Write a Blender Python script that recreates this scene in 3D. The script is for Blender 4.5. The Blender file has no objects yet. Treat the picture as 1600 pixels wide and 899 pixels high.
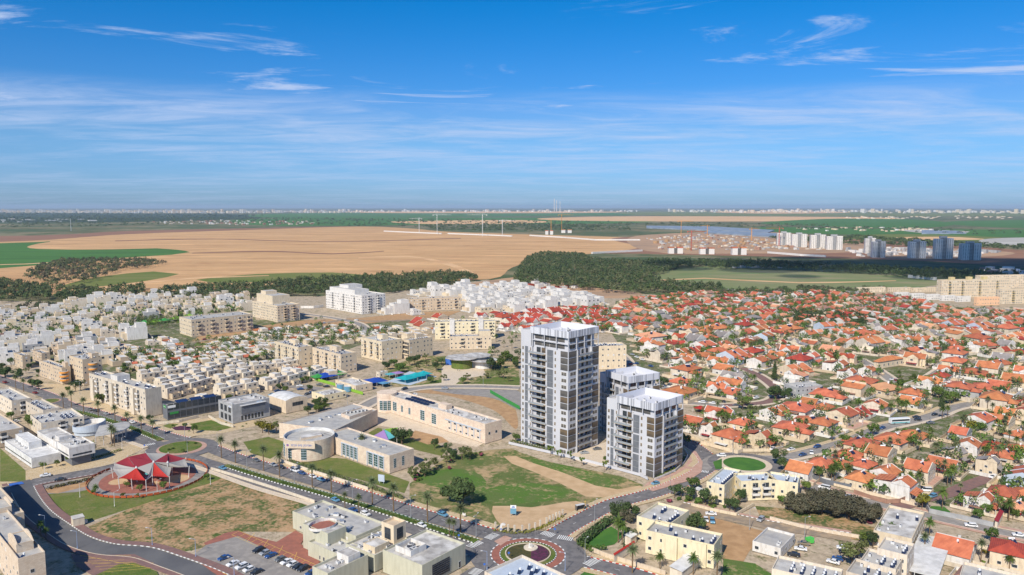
import bpy, math, random
import numpy as np
from mathutils import Vector, Matrix
R = math.radians
rnd = random.Random(7)
SC = bpy.context.scene
COL = SC.collection
F, CX, CY, HC = 1200.0, 800.0, 449.5, 125.0
TILT = math.atan((449.5-323.0)/F)
cT, sT = math.cos(TILT), math.sin(TILT)
def G(px, py, z=0.0):
 u = (px-CX)/F; v = (CY-py)/F
 dx, dy, dz = u, cT+v*sT, -sT+v*cT
 t = (z-HC)/dz
 return Vector((dx*t, dy*t, z))
def PX(p):
 x, y, z = p[0], p[1], p[2]-HC
 d = y*cT - z*sT; up = y*sT + z*cT
 if d < 1: d = 1
 return (CX+F*x/d, CY-F*up/d, d)
def topz(px, pyb, pyt):
 """height of something whose foot shows at pyb and whose top shows at pyt"""
 b = G(px, pyb)
 lo, hi = 0.0, 124.0
 for _ in range(40):
  m = (lo+hi)/2
  if PX((b.x, b.y, m))[1] > pyt: lo = m
  else: hi = m
 return lo
def _n(nt, t, **kw):
 n = nt.nodes.new(t)
 for k, v in kw.items(): setattr(n, k, v)
 return n
MATS = {}
def mat(name, c, rough=0.85, c2=None, scale=0.6, c3=None, scale3=0.12, rand=0.0, randc=None, bump=0.0, bscale=3.0, metal=0.0,
  coord='obj', spec=0.3, streak=None, trans=0.0, sharp=(0.38, 0.62), alpha=None, emis=None):
 m = bpy.data.materials.new(name); m.use_nodes = True
 nt = m.node_tree; L = nt.links
 b = nt.nodes['Principled BSDF']
 b.inputs['Roughness'].default_value = rough
 b.inputs['Metallic'].default_value = metal
 b.inputs['Specular IOR Level'].default_value = spec
 col = None
 if c2 is not None or bump or c3 is not None:
  if coord == 'obj':
   tc = _n(nt, 'ShaderNodeTexCoord').outputs['Object']
  else:
   tc = _n(nt, 'ShaderNodeNewGeometry').outputs['Position']
 rgb = _n(nt, 'ShaderNodeRGB'); rgb.outputs[0].default_value = (*c, 1); col = rgb.outputs[0]
 def mix(a, colb, fac):
  mx = _n(nt, 'ShaderNodeMix', data_type='RGBA')
  L.new(a, mx.inputs[6])
  if isinstance(colb, tuple): mx.inputs[7].default_value = (*colb, 1)
  else: L.new(colb, mx.inputs[7])
  L.new(fac, mx.inputs[0]); return mx.outputs[2]
 def noise(sc, lo, hi, det=4.0, stretch=None, dist=0.0):
  src = tc
  if stretch:
   mp = _n(nt, 'ShaderNodeMapping'); mp.inputs['Scale'].default_value = stretch; L.new(tc, mp.inputs[0]); src = mp.outputs[0]
  nz = _n(nt, 'ShaderNodeTexNoise'); nz.inputs['Scale'].default_value = sc; nz.inputs['Detail'].default_value = det
  nz.inputs['Distortion'].default_value = dist
  L.new(src, nz.inputs['Vector'])
  mr = _n(nt, 'ShaderNodeMapRange'); mr.inputs[1].default_value = lo; mr.inputs[2].default_value = hi
  L.new(nz.outputs[0], mr.inputs[0]); return mr.outputs[0]
 if c2 is not None: col = mix(col, c2, noise(scale, sharp[0], sharp[1], stretch=streak))
 if c3 is not None: col = mix(col, c3, noise(scale3, 0.45, 0.62, 5.0))
 if rand or randc:
  oi = _n(nt, 'ShaderNodeObjectInfo')
  if randc:
   cr = _n(nt, 'ShaderNodeValToRGB'); cr.color_ramp.interpolation = 'CONSTANT'
   e = cr.color_ramp.elements
   for i, cc in enumerate(randc):
    el = e[i] if i < 2 else e.new(i/len(randc))
    el.position = i/len(randc); el.color = (*cc, 1)
   L.new(oi.outputs['Random'], cr.inputs[0])
   mm = _n(nt, 'ShaderNodeMix', data_type='RGBA', blend_type='MULTIPLY'); mm.inputs[0].default_value = 1
   L.new(col, mm.inputs[6]); L.new(cr.outputs[0], mm.inputs[7]); col = mm.outputs[2]
  if rand:
   hs = _n(nt, 'ShaderNodeHueSaturation')
   mr = _n(nt, 'ShaderNodeMapRange'); mr.inputs[3].default_value = 1-rand; mr.inputs[4].default_value = 1+rand
   L.new(oi.outputs['Random'], mr.inputs[0]); L.new(mr.outputs[0], hs.inputs['Value']);
   m2 = _n(nt, 'ShaderNodeMath', operation='MULTIPLY_ADD'); m2.inputs[1].default_value = 0.03*min(1, rand*4); m2.inputs[2].default_value = 0.5-0.015*min(1, rand*4)
   fr = _n(nt, 'ShaderNodeMath', operation='FRACT'); m3 = _n(nt, 'ShaderNodeMath', operation='MULTIPLY'); m3.inputs[1].default_value = 7.3
   L.new(oi.outputs['Random'], m3.inputs[0]); L.new(m3.outputs[0], fr.inputs[0]); L.new(fr.outputs[0], m2.inputs[0]); L.new(m2.outputs[0], hs.inputs['Hue'])
   L.new(col, hs.inputs['Color']); col = hs.outputs[0]
 L.new(col, b.inputs['Base Color'])
 if bump:
  nz = _n(nt, 'ShaderNodeTexNoise'); nz.inputs['Scale'].default_value = bscale; nz.inputs['Detail'].default_value = 6
  L.new(tc, nz.inputs['Vector'])
  bp = _n(nt, 'ShaderNodeBump'); bp.inputs['Strength'].default_value = bump; bp.inputs['Distance'].default_value = 0.3
  L.new(nz.outputs[0], bp.inputs['Height']); L.new(bp.outputs[0], b.inputs['Normal'])
 if trans:
  tr = _n(nt, 'ShaderNodeBsdfTranslucent'); L.new(col, tr.inputs['Color'])
  mx = _n(nt, 'ShaderNodeMixShader'); mx.inputs[0].default_value = trans
  out = nt.nodes['Material Output']
  L.new(b.outputs[0], mx.inputs[1]); L.new(tr.outputs[0], mx.inputs[2]); L.new(mx.outputs[0], out.inputs['Surface'])
 MATS[name] = m
 return m
def tilemat(name, c, c2, along='z', pitch=0.45, rand=0.12):
 """roof tiles: courses as fine stripes in object space plus weathering"""
 m = mat(name, c, 0.8, c2, 0.35, rand=rand, bump=0.15, bscale=6)
 nt = m.node_tree; L = nt.links
 tc = _n(nt, 'ShaderNodeTexCoord')
 w = _n(nt, 'ShaderNodeTexWave', wave_type='BANDS', bands_direction='Z'); w.inputs['Scale'].default_value = 1.1/pitch*0.5
 L.new(tc.outputs['Object'], w.inputs['Vector'])
 b = nt.nodes['Principled BSDF']; src = b.inputs['Base Color'].links[0].from_socket
 mx = _n(nt, 'ShaderNodeMix', data_type='RGBA', blend_type='MULTIPLY')
 mr = _n(nt, 'ShaderNodeMapRange'); mr.inputs[3].default_value = 0.8; mr.inputs[4].default_value = 1.1
 L.new(w.outputs[0], mr.inputs[0])
 cb = _n(nt, 'ShaderNodeCombineColor')
 for i in range(3): L.new(mr.outputs[0], cb.inputs[i])
 mx.inputs[0].default_value = 1
 L.new(src, mx.inputs[6]); L.new(cb.outputs[0], mx.inputs[7]); L.new(mx.outputs[2], b.inputs['Base Color'])
 return m
def stonemat(name, c, c2, bw=0.9, bh=0.35, scale=1.0, off=0.5):
 """stone cladding: brick courses laid in object space on the wall plane"""
 m = mat(name, c, 0.85, c2, 0.5, rand=0.04)
 nt = m.node_tree; L = nt.links
 tc = _n(nt, 'ShaderNodeTexCoord'); sp = _n(nt, 'ShaderNodeSeparateXYZ'); L.new(tc.outputs['Object'], sp.inputs[0])
 ad = _n(nt, 'ShaderNodeMath', operation='ADD'); L.new(sp.outputs[0], ad.inputs[0]); L.new(sp.outputs[1], ad.inputs[1])
 cx = _n(nt, 'ShaderNodeCombineXYZ'); L.new(ad.outputs[0], cx.inputs[0]); L.new(sp.outputs[2], cx.inputs[1])
 br = _n(nt, 'ShaderNodeTexBrick'); br.inputs['Scale'].default_value = scale
 br.inputs['Brick Width'].default_value = bw; br.inputs['Row Height'].default_value = bh; br.inputs['Mortar Size'].default_value = 0.02
 br.inputs['Color1'].default_value = (1, 1, 1, 1); br.inputs['Color2'].default_value = (0.86, 0.84, 0.82, 1); br.inputs['Mortar'].default_value = (0.72, 0.69, 0.66, 1)
 L.new(cx.outputs[0], br.inputs['Vector'])
 b = nt.nodes['Principled BSDF']; src = b.inputs['Base Color'].links[0].from_socket
 mx = _n(nt, 'ShaderNodeMix', data_type='RGBA', blend_type='MULTIPLY'); mx.inputs[0].default_value = 1
 L.new(src, mx.inputs[6]); L.new(br.outputs[0], mx.inputs[7]); L.new(mx.outputs[2], b.inputs['Base Color'])
 return m
mat('white', (.72, .69, .65), .75, (.54, .50, .45), 1.0, rand=.04, streak=(.9, .9, .22), sharp=(.45, .75))
mat('towerwhite', (.57, .57, .60), .6, (.53, .53, .56), .1)
mat('cream', (.69, .57, .41), .85, (.52, .42, .30), 1.0, rand=.08, streak=(.9, .9, .22), sharp=(.45, .75))
mat('yellowcream', (.78, .68, .46), .85, (.64, .54, .36), 1.0, rand=.03, streak=(.9, .9, .22), sharp=(.45, .75))
mat('palecream', (.68, .59, .47), .85, (.51, .43, .34), 1.0, rand=.09, streak=(.9, .9, .22), sharp=(.45, .75))
mat('beige', (.60, .48, .34), .85, (.54, .42, .30), .3, rand=.06)
stonemat('stone', (.76, .64, .50), (.70, .57, .43))
stonemat('pinkstone', (.80, .67, .53), (.72, .57, .45))
mat('tan', (.66, .52, .26), .85, (.60, .48, .25), .3, rand=.05)
mat('greywall', (.42, .42, .42), .85, (.34, .34, .34), .4, rand=.1)
mat('bluegrey', (.50, .57, .66), .8, (.46, .52, .60), .4)
mat('peach', (.80, .50, .30), .85, (.74, .46, .28), .3)
mat('orangeband', (.80, .34, .07), .8)
mat('greenwall', (.54, .52, .40), .85, (.46, .44, .33), 1.0, streak=(.9, .9, .18), sharp=(.42, .75))
mat('roofgrey', (.50, .49, .47), .9, (.38, .37, .36), .35, c3=(.50, .48, .44), scale3=.15, rand=.12)
mat('roofpale', (.52, .50, .47), .9, (.35, .33, .31), .35, c3=(.68, .66, .63), scale3=.2, rand=.08)
mat('roofwhite', (.74, .73, .71), .8, (.58, .57, .55), .4)
tilemat('tile', (.60, .205, .095), (.47, .15, .07), rand=.18)
tilemat('tiledark', (.46, .085, .045), (.35, .065, .04))
tilemat('tilepeach', (.72, .36, .20), (.64, .30, .17))
tilemat('tilegrey', (.33, .29, .27), (.25, .23, .22))
tilemat('tilebrown', (.42, .24, .17), (.33, .19, .14))
mat('glass', (.035, .045, .055), .12, spec=.7)
mat('glassbrown', (.24, .165, .09), .25, (.10, .075, .05), .8, spec=.7)
mat('glassgrey', (.17, .155, .135), .25, (.09, .085, .08), .8, spec=.6)
mat('glassgreen', (.03, .075, .06), .12, spec=.7)
mat('darkstrip', (.17, .18, .20), .6, (.14, .15, .17), .4)
mat('frame', (.62, .62, .62), .5)
mat('darkmetal', (.10, .10, .11), .5, metal=.3)
mat('metal', (.48, .50, .53), .45, metal=.5)
mat('bluemetal', (.28, .36, .55), .5)
mat('solar', (.012, .022, .055), .15, (.02, .03, .07), 3, spec=.8)
mat('tank', (.85, .85, .85), .4)
mat('rail', (.40, .42, .45), .5)
mat('woodslab', (.52, .40, .26), .8)
mat('leaf', (.15, .22, .045), .75, (.09, .145, .03), .35, rand=.3, trans=.3)
mat('leafolive', (.18, .20, .07), .75, (.125, .15, .055), .4, rand=.22, trans=.2)
mat('leafdark', (.085, .13, .042), .8, (.055, .09, .032), .4, rand=.2, trans=.22)
mat('leafbrown', (.15, .13, .08), .8, (.09, .09, .055), .4, rand=.15, trans=.15)
mat('leaflight', (.18, .25, .045), .75, (.09, .14, .025), .4, rand=.2, trans=.25)
mat('leafyellow', (.30, .26, .03), .75, (.16, .16, .03), .4, rand=.2, trans=.25)
mat('palmleaf', (.19, .22, .10), .6, (.12, .155, .065), .8, rand=.2, trans=.2)
mat('flowerred', (.35, .06, .10), .8, (.16, .06, .08), 1.2)
mat('bark', (.17, .11, .07), .9, (.10, .07, .05), 2.0)
mat('palmbark', (.24, .16, .09), .9, (.14, .09, .05), 2.5, bump=.6, bscale=5)
mat('asphalt', (.175, .165, .165), .9, (.22, .205, .20), .05, c3=(.14, .135, .138), scale3=.4, coord='w')
mat('asphaltdark', (.115, .115, .122), .9, (.15, .148, .15), .08, coord='w')
mat('asphaltsand', (.34, .26, .18), .95, (.24, .20, .16), .08, c3=(.40, .30, .20), scale3=.3, coord='w')
mat('asphaltlight', (.30, .275, .25), .9, (.25, .23, .215), .06, c3=(.34, .31, .28), scale3=.35, coord='w')
mat('paving', (.56, .42, .24), .9, (.49, .37, .21), .3, c3=(.62, .50, .34), scale3=1.5, coord='w')
mat('pavingcream', (.66, .54, .40), .9, (.58, .47, .34), .3, c3=(.70, .60, .48), scale3=1.5, coord='w')
mat('brickred', (.36, .14, .10), .9, (.29, .12, .09), .5, coord='w')
mat('brickpink', (.55, .35, .28), .9, (.48, .29, .22), .5, coord='w')
mat('brickmaroon', (.26, .15, .13), .9, (.21, .13, .12), .4, coord='w')
mat('paintwhite', (.80, .80, .78), .7)
mat('paintyellow', (.75, .50, .10), .7)
mat('paintred', (.60, .06, .04), .7)
mat('paintblue', (.05, .15, .50), .7)
mat('paintblack', (.05, .05, .05), .7)
mat('grassfresh', (.075, .19, .03), .95, (.05, .15, .025), .15, coord='w')
mat('flowerbrown', (.10, .085, .03), .9, (.055, .06, .022), .8, coord='w', bump=.8, bscale=2)
mat('flowerpurple', (.13, .03, .08), .9, (.06, .03, .045), .9, coord='w', bump=.8, bscale=2)
mat('soil', (.50, .31, .16), .95, (.40, .24, .12), .25, coord='w', bump=.4, bscale=1)
mat('sandtrack', (.60, .42, .25), .95, (.50, .34, .19), .2, coord='w')
def patchy(name, soil, soil2, g1, g2, cover=0.5, sc=0.06):
 """bare soil broken by weeds in patches of several sizes (world position)"""
 m = bpy.data.materials.new(name); m.use_nodes = True; nt = m.node_tree; L = nt.links
 b = nt.nodes['Principled BSDF']; b.inputs['Roughness'].default_value = .95; b.inputs['Specular IOR Level'].default_value = .1
 pos = _n(nt, 'ShaderNodeNewGeometry').outputs['Position']
 def nz(s, d=6, dist=0.0):
  n = _n(nt, 'ShaderNodeTexNoise'); n.inputs['Scale'].default_value = s; n.inputs['Detail'].default_value = d; n.inputs['Roughness'].default_value = .62
  n.inputs['Distortion'].default_value = dist; L.new(pos, n.inputs['Vector']); return n.outputs[0]
 def mixc(a, c, f):
  mx = _n(nt, 'ShaderNodeMix', data_type='RGBA')
  for s, i in ((a, 6), (c, 7)):
   if isinstance(s, tuple): mx.inputs[i].default_value = (*s, 1)
   else: L.new(s, mx.inputs[i])
  L.new(f, mx.inputs[0]); return mx.outputs[2]
 def ramp(v, lo, hi):
  mr = _n(nt, 'ShaderNodeMapRange'); mr.inputs[1].default_value = lo; mr.inputs[2].default_value = hi; L.new(v, mr.inputs[0]); return mr.outputs[0]
 s = mixc(soil, soil2, ramp(nz(sc*2.2), .40, .62))
 g = mixc(g1, g2, ramp(nz(sc*1.3, 4), .42, .58))
 th = 0.5+(0.5-cover)*0.3
 ad = _n(nt, 'ShaderNodeMath', operation='MULTIPLY_ADD'); L.new(nz(sc*7, 8, .3), ad.inputs[0]); ad.inputs[1].default_value = .45
 m2 = _n(nt, 'ShaderNodeMath', operation='MULTIPLY'); L.new(nz(sc, 9, .4), m2.inputs[0]); m2.inputs[1].default_value = .55; L.new(m2.outputs[0], ad.inputs[2])
 f = ramp(ad.outputs[0], th-.045, th+.05)
 c = mixc(s, g, f)
 L.new(c, b.inputs['Base Color'])
 bp = _n(nt, 'ShaderNodeBump'); bp.inputs['Strength'].default_value = .6; bp.inputs['Distance'].default_value = .5
 L.new(nz(.9, 6), bp.inputs['Height']); L.new(bp.outputs[0], b.inputs['Normal'])
 MATS[name] = m; return m
patchy('lawnolive', (.22, .20, .08), (.17, .18, .065), (.125, .165, .04), (.16, .185, .05), .62, .10)
patchy('grass', (.20, .19, .07), (.17, .17, .06), (.09, .15, .03), (.13, .17, .04), .62, .12)
patchy('wasteland', (.50, .33, .19), (.40, .25, .13), (.15, .15, .065), (.085, .13, .035), .50, .085)
patchy('meadow', (.46, .33, .18), (.33, .25, .14), (.15, .17, .06), (.10, .15, .04), .60, .05)
patchy('greenfield', (.42, .32, .17), (.30, .25, .13), (.095, .18, .035), (.12, .17, .05), .72, .07)
patchy('townground', (.54, .44, .32), (.40, .32, .23), (.15, .15, .07), (.36, .29, .20), .34, .16)
patchy('parkground', (.55, .40, .24), (.47, .34, .20), (.11, .15, .04), (.15, .17, .06), .55, .05)
patchy('gardens', (.46, .38, .29), (.27, .24, .20), (.10, .14, .045), (.16, .155, .08), .66, .13)
patchy('countryside', (.24, .22, .12), (.28, .22, .13), (.08, .12, .05), (.13, .13, .06), .62, .0016)
class MB:
 def __init__(s): s.v = []; s.f = []; s.m = []
 def face(s, pts, m=0):
  i = len(s.v); s.v.extend([tuple(p) for p in pts]); s.f.append(tuple(range(i, i+len(pts)))); s.m.append(m)
 def box(s, x0, y0, z0, x1, y1, z1, m=0, mt=None, bottom=True):
  mt = m if mt is None else mt
  i = len(s.v)
  s.v += [(x0,y0,z0),(x1,y0,z0),(x1,y1,z0),(x0,y1,z0),(x0,y0,z1),(x1,y0,z1),(x1,y1,z1),(x0,y1,z1)]
  fs = [((0,1,5,4),m),((1,2,6,5),m),((2,3,7,6),m),((3,0,4,7),m),((4,5,6,7),mt)]
  if bottom: fs.append(((3,2,1,0), m))
  for f, mm in fs: s.f.append(tuple(i+k for k in f)); s.m.append(mm)
 def prism(s, pts, z0, z1, m=0, mt=None, cap=True, bottom=False):
  """pts counter-clockwise (x,y)"""
  mt = m if mt is None else mt
  n = len(pts); i = len(s.v)
  s.v += [(p[0], p[1], z0) for p in pts]+[(p[0], p[1], z1) for p in pts]
  for k in range(n):
   k2 = (k+1) % n
   s.f.append((i+k, i+k2, i+n+k2, i+n+k)); s.m.append(m)
  if cap: s.f.append(tuple(i+n+k for k in range(n))); s.m.append(mt)
  if bottom: s.f.append(tuple(i+n-1-k for k in range(n))); s.m.append(m)
 def cyl(s, x, y, z0, z1, r, n=8, m=0, r2=None, cap=True, mt=None):
  r2 = r if r2 is None else r2
  mt = m if mt is None else mt
  i = len(s.v)
  for rr, z in ((r, z0), (r2, z1)):
   s.v += [(x+rr*math.cos(2*math.pi*k/n), y+rr*math.sin(2*math.pi*k/n), z) for k in range(n)]
  for k in range(n):
   k2 = (k+1) % n
   s.f.append((i+k, i+k2, i+n+k2, i+n+k)); s.m.append(m)
  if cap:
   s.f.append(tuple(i+n+k for k in range(n))); s.m.append(mt)
 def tube(s, a, b, r, n=6, m=0, r2=None):
  a = Vector(a); b = Vector(b); d = (b-a)
  if d.length < 1e-6: return
  q = d.to_track_quat('Z', 'Y'); r2 = r if r2 is None else r2
  i = len(s.v)
  for c, rr in ((a, r), (b, r2)):
   for k in range(n):
    w = q @ Vector((rr*math.cos(2*math.pi*k/n), rr*math.sin(2*math.pi*k/n), 0)); s.v.append(tuple(c+w))
  for k in range(n):
   k2 = (k+1) % n
   s.f.append((i+k, i+k2, i+n+k2, i+n+k)); s.m.append(m)
  s.f.append(tuple(i+n+k for k in range(n))); s.m.append(m)
  s.f.append(tuple(i+n-1-k for k in range(n))); s.m.append(m)
 def beam(s, a, b, w, h, m=0):
  """upright rectangular bar from a to b, w wide and h high (above the points)"""
  a = Vector(a); b = Vector(b); d = (b-a); d.z = 0
  if d.length < 1e-6: return
  d.normalize(); n = Vector((-d.y, d.x, 0))*w/2
  i = len(s.v)
  up = Vector((0, 0, h))
  s.v += [tuple(p) for p in (a-n, b-n, b+n, a+n, a-n+up, b-n+up, b+n+up, a+n+up)]
  for f in ((0,1,5,4),(1,2,6,5),(2,3,7,6),(3,0,4,7),(4,5,6,7),(3,2,1,0)): s.f.append(tuple(i+k for k in f)); s.m.append(m)
 def mesh(s, name, mats, smooth=False):
  me = bpy.data.meshes.new(name); me.from_pydata(s.v, [], s.f)
  for m in mats: me.materials.append(MATS[m])
  if len(mats) > 1: me.polygons.foreach_set('material_index', s.m)
  if smooth: me.polygons.foreach_set('use_smooth', [True]*len(s.f))
  me.update(); return me
 def build(s, name, mats, parent=None, smooth=False):
  if isinstance(mats, str): mats = [mats]
  return obj(name, s.mesh(name, mats, smooth), parent)
THINGS = []
def obj(name, me, parent=None, loc=None, rz=None, scale=None):
 o = bpy.data.objects.new(name, me); COL.objects.link(o)
 if parent is not None: o.parent = parent
 if loc is not None: o.location = loc
 if rz is not None: o.rotation_euler = (0, 0, rz)
 if scale is not None: o.scale = scale
 return o
def thing(name, label, cat, loc=(0, 0, 0), rz=0, group=None, me=None):
 o = obj(name, me); o.location = loc; o.rotation_euler = (0, 0, rz)
 o['label'] = label; o['category'] = cat
 if group: o['group'] = group
 THINGS.append(o); return o
def struct(name, mb, mats, label=None):
 if isinstance(mats, str): mats = [mats]
 o = obj(name, mb.mesh(name, mats)); o['kind'] = 'structure'
 if label: o['label'] = label
 return o
def copy_thing(src, loc, rz, label, scale=None, group=None):
 r = src.copy(); COL.objects.link(r); r.location = loc; r.rotation_euler = (0, 0, rz)
 if scale is not None: r.scale = scale
 r['label'] = label
 if group: r['group'] = group
 for ch in KIDS.get(src.name, ()):
  c = ch.copy(); COL.objects.link(c); c.parent = r
  for g in KIDS.get(ch.name, ()):
   d = g.copy(); COL.objects.link(d); d.parent = c
 THINGS.append(r); return r
KIDS = {}
def remember(root):
 KIDS[root.name] = list(root.children)
 for c in root.children: KIDS[c.name] = list(c.children)
def catmull(P, step=3.0, closed=False):
 P = [Vector((p[0], p[1], 0)) for p in P]; out = []
 n = len(P)
 rng = range(n) if closed else range(n-1)
 for i in rng:
  if closed: p0, p1, p2, p3 = P[i-1], P[i], P[(i+1) % n], P[(i+2) % n]
  else: p0, p1, p2, p3 = P[max(i-1, 0)], P[i], P[i+1], P[min(i+2, n-1)]
  k = max(1, int((p2-p1).length/step))
  for j in range(k):
   t = j/k
   out.append(0.5*((2*p1)+(p2-p0)*t+(2*p0-5*p1+4*p2-p3)*t*t+(3*p1-p0-3*p2+p3)*t*t*t))
 if not closed: out.append(P[-1])
 return out
_z = [0.0]
def nextz(d=0.004):
 _z[0] += d; return _z[0]
def sheet(name, pts, m, z=None, smooth=False, kind='structure', label=None, step=6.0, world=False):
 P = [Vector(p) if world else G(*p) for p in pts]
 if smooth: P = catmull(P, step, True)
 z = nextz() if z is None else z
 from mathutils.geometry import tessellate_polygon
 tri = tessellate_polygon([[Vector((p.x, p.y, 0)) for p in P]])
 mb = MB(); mb.v = [(p.x, p.y, z) for p in P]
 for t in tri:
  a, b, c = (P[i] for i in t)
  if (b.x-a.x)*(c.y-a.y)-(b.y-a.y)*(c.x-a.x) < 0: t = (t[0], t[2], t[1])
  mb.f.append(tuple(t)); mb.m.append(0)
 o = obj(name, mb.mesh(name, [m])); o['kind'] = kind
 if label: o['label'] = label
 return o
def disc(name, c, r, m, z=None, r0=0.0, n=64, sq=1.0):
 z = nextz() if z is None else z
 mb = MB()
 if r0 <= 0: mb.face([(c.x+r*math.cos(2*math.pi*k/n), c.y+r*sq*math.sin(2*math.pi*k/n), z) for k in range(n)])
 else:
  for k in range(n):
   a, b = 2*math.pi*k/n, 2*math.pi*(k+1)/n
   mb.face([(c.x+q*math.cos(t), c.y+q*sq*math.sin(t), z) for q, t in ((r0, a), (r, a), (r, b), (r0, b))])
 return struct(name, mb, m)
ROADS = []   # (pts, halfwidth)
CIRC = []
def road(pts, w, m='asphalt', name='road', step=3.0):
 P = catmull([G(*p) for p in pts], step)
 ROADS.append((P, w/2)); ribbon(name, P, -w/2, w/2, nextz(), m); return P
def normals(P):
 N = []
 for i in range(len(P)):
  d = P[min(i+1, len(P)-1)]-P[max(i-1, 0)]; d.z = 0; d.normalize(); N.append(Vector((-d.y, d.x, 0)))
 return N
def ribbon(name, P, a, b, z, m, skip=None, link=True):
 N = normals(P); mb = MB()
 for i in range(len(P)-1):
  if skip and skip(i): continue
  q = [P[i]+N[i]*a, P[i+1]+N[i+1]*a, P[i+1]+N[i+1]*b, P[i]+N[i]*b]
  if a < b: pass
  q = [(p.x, p.y, z) for p in q]
  mb.face(q if a < b else q[::-1])
 return struct(name, mb, m) if link else mb
def raised(mb, A, B, z0, z1, m=0):
 """a raised strip between two lines A and B (lists of points of one length)"""
 for i in range(len(A)-1):
  a, b, c, d = A[i], A[i+1], B[i+1], B[i]
  mb.face([(a.x,a.y,z1),(b.x,b.y,z1),(c.x,c.y,z1),(d.x,d.y,z1)], m)
  mb.face([(a.x,a.y,z0),(b.x,b.y,z0),(b.x,b.y,z1),(a.x,a.y,z1)], m)
  mb.face([(c.x,c.y,z0),(d.x,d.y,z0),(d.x,d.y,z1),(c.x,c.y,z1)], m)
_RA = []
def inroad(p, skip=None, pad=0.0):
 while len(_RA) < len(ROADS):
  _RA.append(np.array([(q.x, q.y) for q in ROADS[len(_RA)][0]]))
 for k, (P, hw) in enumerate(ROADS):
  if k == skip: continue
  A = _RA[k]
  if ((A[:, 0]-p.x)**2+(A[:, 1]-p.y)**2).min() < (hw+pad)**2: return True
 for c, r in CIRC:
  if (c.x-p.x)**2+(c.y-p.y)**2 < (r+pad)**2: return True
 return False
def sidewalk(k, side, w=2.5, m='paving', kerb='stripe', gap=0.0, name='pavement', clip=None):
 P0, hw = ROADS[k]
 P = []
 for i in range(len(P0)-1):
  P += [P0[i].lerp(P0[i+1], t/3) for t in range(3)]
 P.append(P0[-1]); N = normals(P)
 off = lambda i, d: P[i]+N[i]*side*(hw+d)
 runs = []; cur = []
 for i in range(len(P)):
  ok = not inroad(off(i, .2), k, .1) and not inroad(off(i, w*.6), k, .1)
  if clip and not clip(P[i]): ok = False
  if ok: cur.append(i)
  else:
   if len(cur) > 2: runs.append(cur)
   cur = []
 if len(cur) > 2: runs.append(cur)
 kb = MB(); sw = MB()
 for r in runs:
  for j in range(len(r)-1):
   a, b = r[j], r[j+1]
   raised(kb, [off(a, 0), off(b, 0)], [off(a, .32), off(b, .32)], -.05, .14, (a//1) % 2 if kerb else 0)
  if w > 0.5: raised(sw, [off(i, .323) for i in r], [off(i, w) for i in r], -.05, .10+.002*(k % 9))
 mats = {'stripe': ['paintwhite', 'asphaltlight'], 'red': ['paintwhite', 'paintred'], 'plain': ['pavingcream', 'pavingcream']}[kerb]
 if kb.f: struct('kerb', kb, mats)
 if sw.f: struct(name, sw, m)
cam = bpy.data.cameras.new('camera'); co = bpy.data.objects.new('camera', cam); COL.objects.link(co)
cam.sensor_width = 36; cam.lens = 36*F/1600; cam.clip_start = 1; cam.clip_end = 200000
co.location = (0, 0, HC); co.rotation_euler = (math.pi/2-TILT, 0, 0); SC.camera = co
SAZ, SEL = 26.0, 40.0      # the light travels towards azimuth 26 degrees right of the view
ld = Vector((math.sin(R(SAZ))*math.cos(R(SEL)), math.cos(R(SAZ))*math.cos(R(SEL)), -math.sin(R(SEL))))
sun = bpy.data.lights.new('sun', 'SUN'); sun.energy = 4.9; sun.angle = R(.5); sun.color = (1, .925, .80)
so = bpy.data.objects.new('sun', sun); COL.objects.link(so); so.rotation_euler = (-ld).to_track_quat('Z', 'Y').to_euler()
w = bpy.data.worlds.new('World'); SC.world = w; w.use_nodes = True
nt = w.node_tree; L = nt.links; nt.nodes.clear()
out = _n(nt, 'ShaderNodeOutputWorld'); bg = _n(nt, 'ShaderNodeBackground'); bg.inputs[1].default_value = .092
sky = _n(nt, 'ShaderNodeTexSky', sky_type='NISHITA'); sky.sun_disc = False
sky.sun_elevation = R(SEL); sky.sun_rotation = R(180+SAZ); sky.air_density = 1.15; sky.dust_density = .35; sky.ozone_density = 3.0; sky.altitude = 100
hs = _n(nt, 'ShaderNodeHueSaturation'); hs.inputs['Saturation'].default_value = 1.32; hs.inputs['Value'].default_value = .92
L.new(sky.outputs[0], hs.inputs['Color'])
tc = _n(nt, 'ShaderNodeTexCoord'); sp = _n(nt, 'ShaderNodeSeparateXYZ'); L.new(tc.outputs['Generated'], sp.inputs[0])
def M(op, a, b=None, c=None, clamp=False):
 m = _n(nt, 'ShaderNodeMath', operation=op); m.use_clamp = clamp
 for i, x in enumerate((a, b, c)):
  if x is None: continue
  if isinstance(x, (int, float)): m.inputs[i].default_value = x
  else: L.new(x, m.inputs[i])
 return m.outputs[0]
def MR(v, a, b, lo=0, hi=1, smooth=True):
 m = _n(nt, 'ShaderNodeMapRange');
 if smooth: m.interpolation_type = 'SMOOTHSTEP'
 m.inputs[1].default_value = a; m.inputs[2].default_value = b; m.inputs[3].default_value = lo; m.inputs[4].default_value = hi
 L.new(v, m.inputs[0]); return m.outputs[0]
zz = M('MAXIMUM', sp.outputs[2], 0.0); den = M('ADD', zz, .045)
cx = M('DIVIDE', sp.outputs[0], den); cy = M('DIVIDE', sp.outputs[1], den)
cv = _n(nt, 'ShaderNodeCombineXYZ'); L.new(cx, cv.inputs[0]); L.new(cy, cv.inputs[1])
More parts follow.
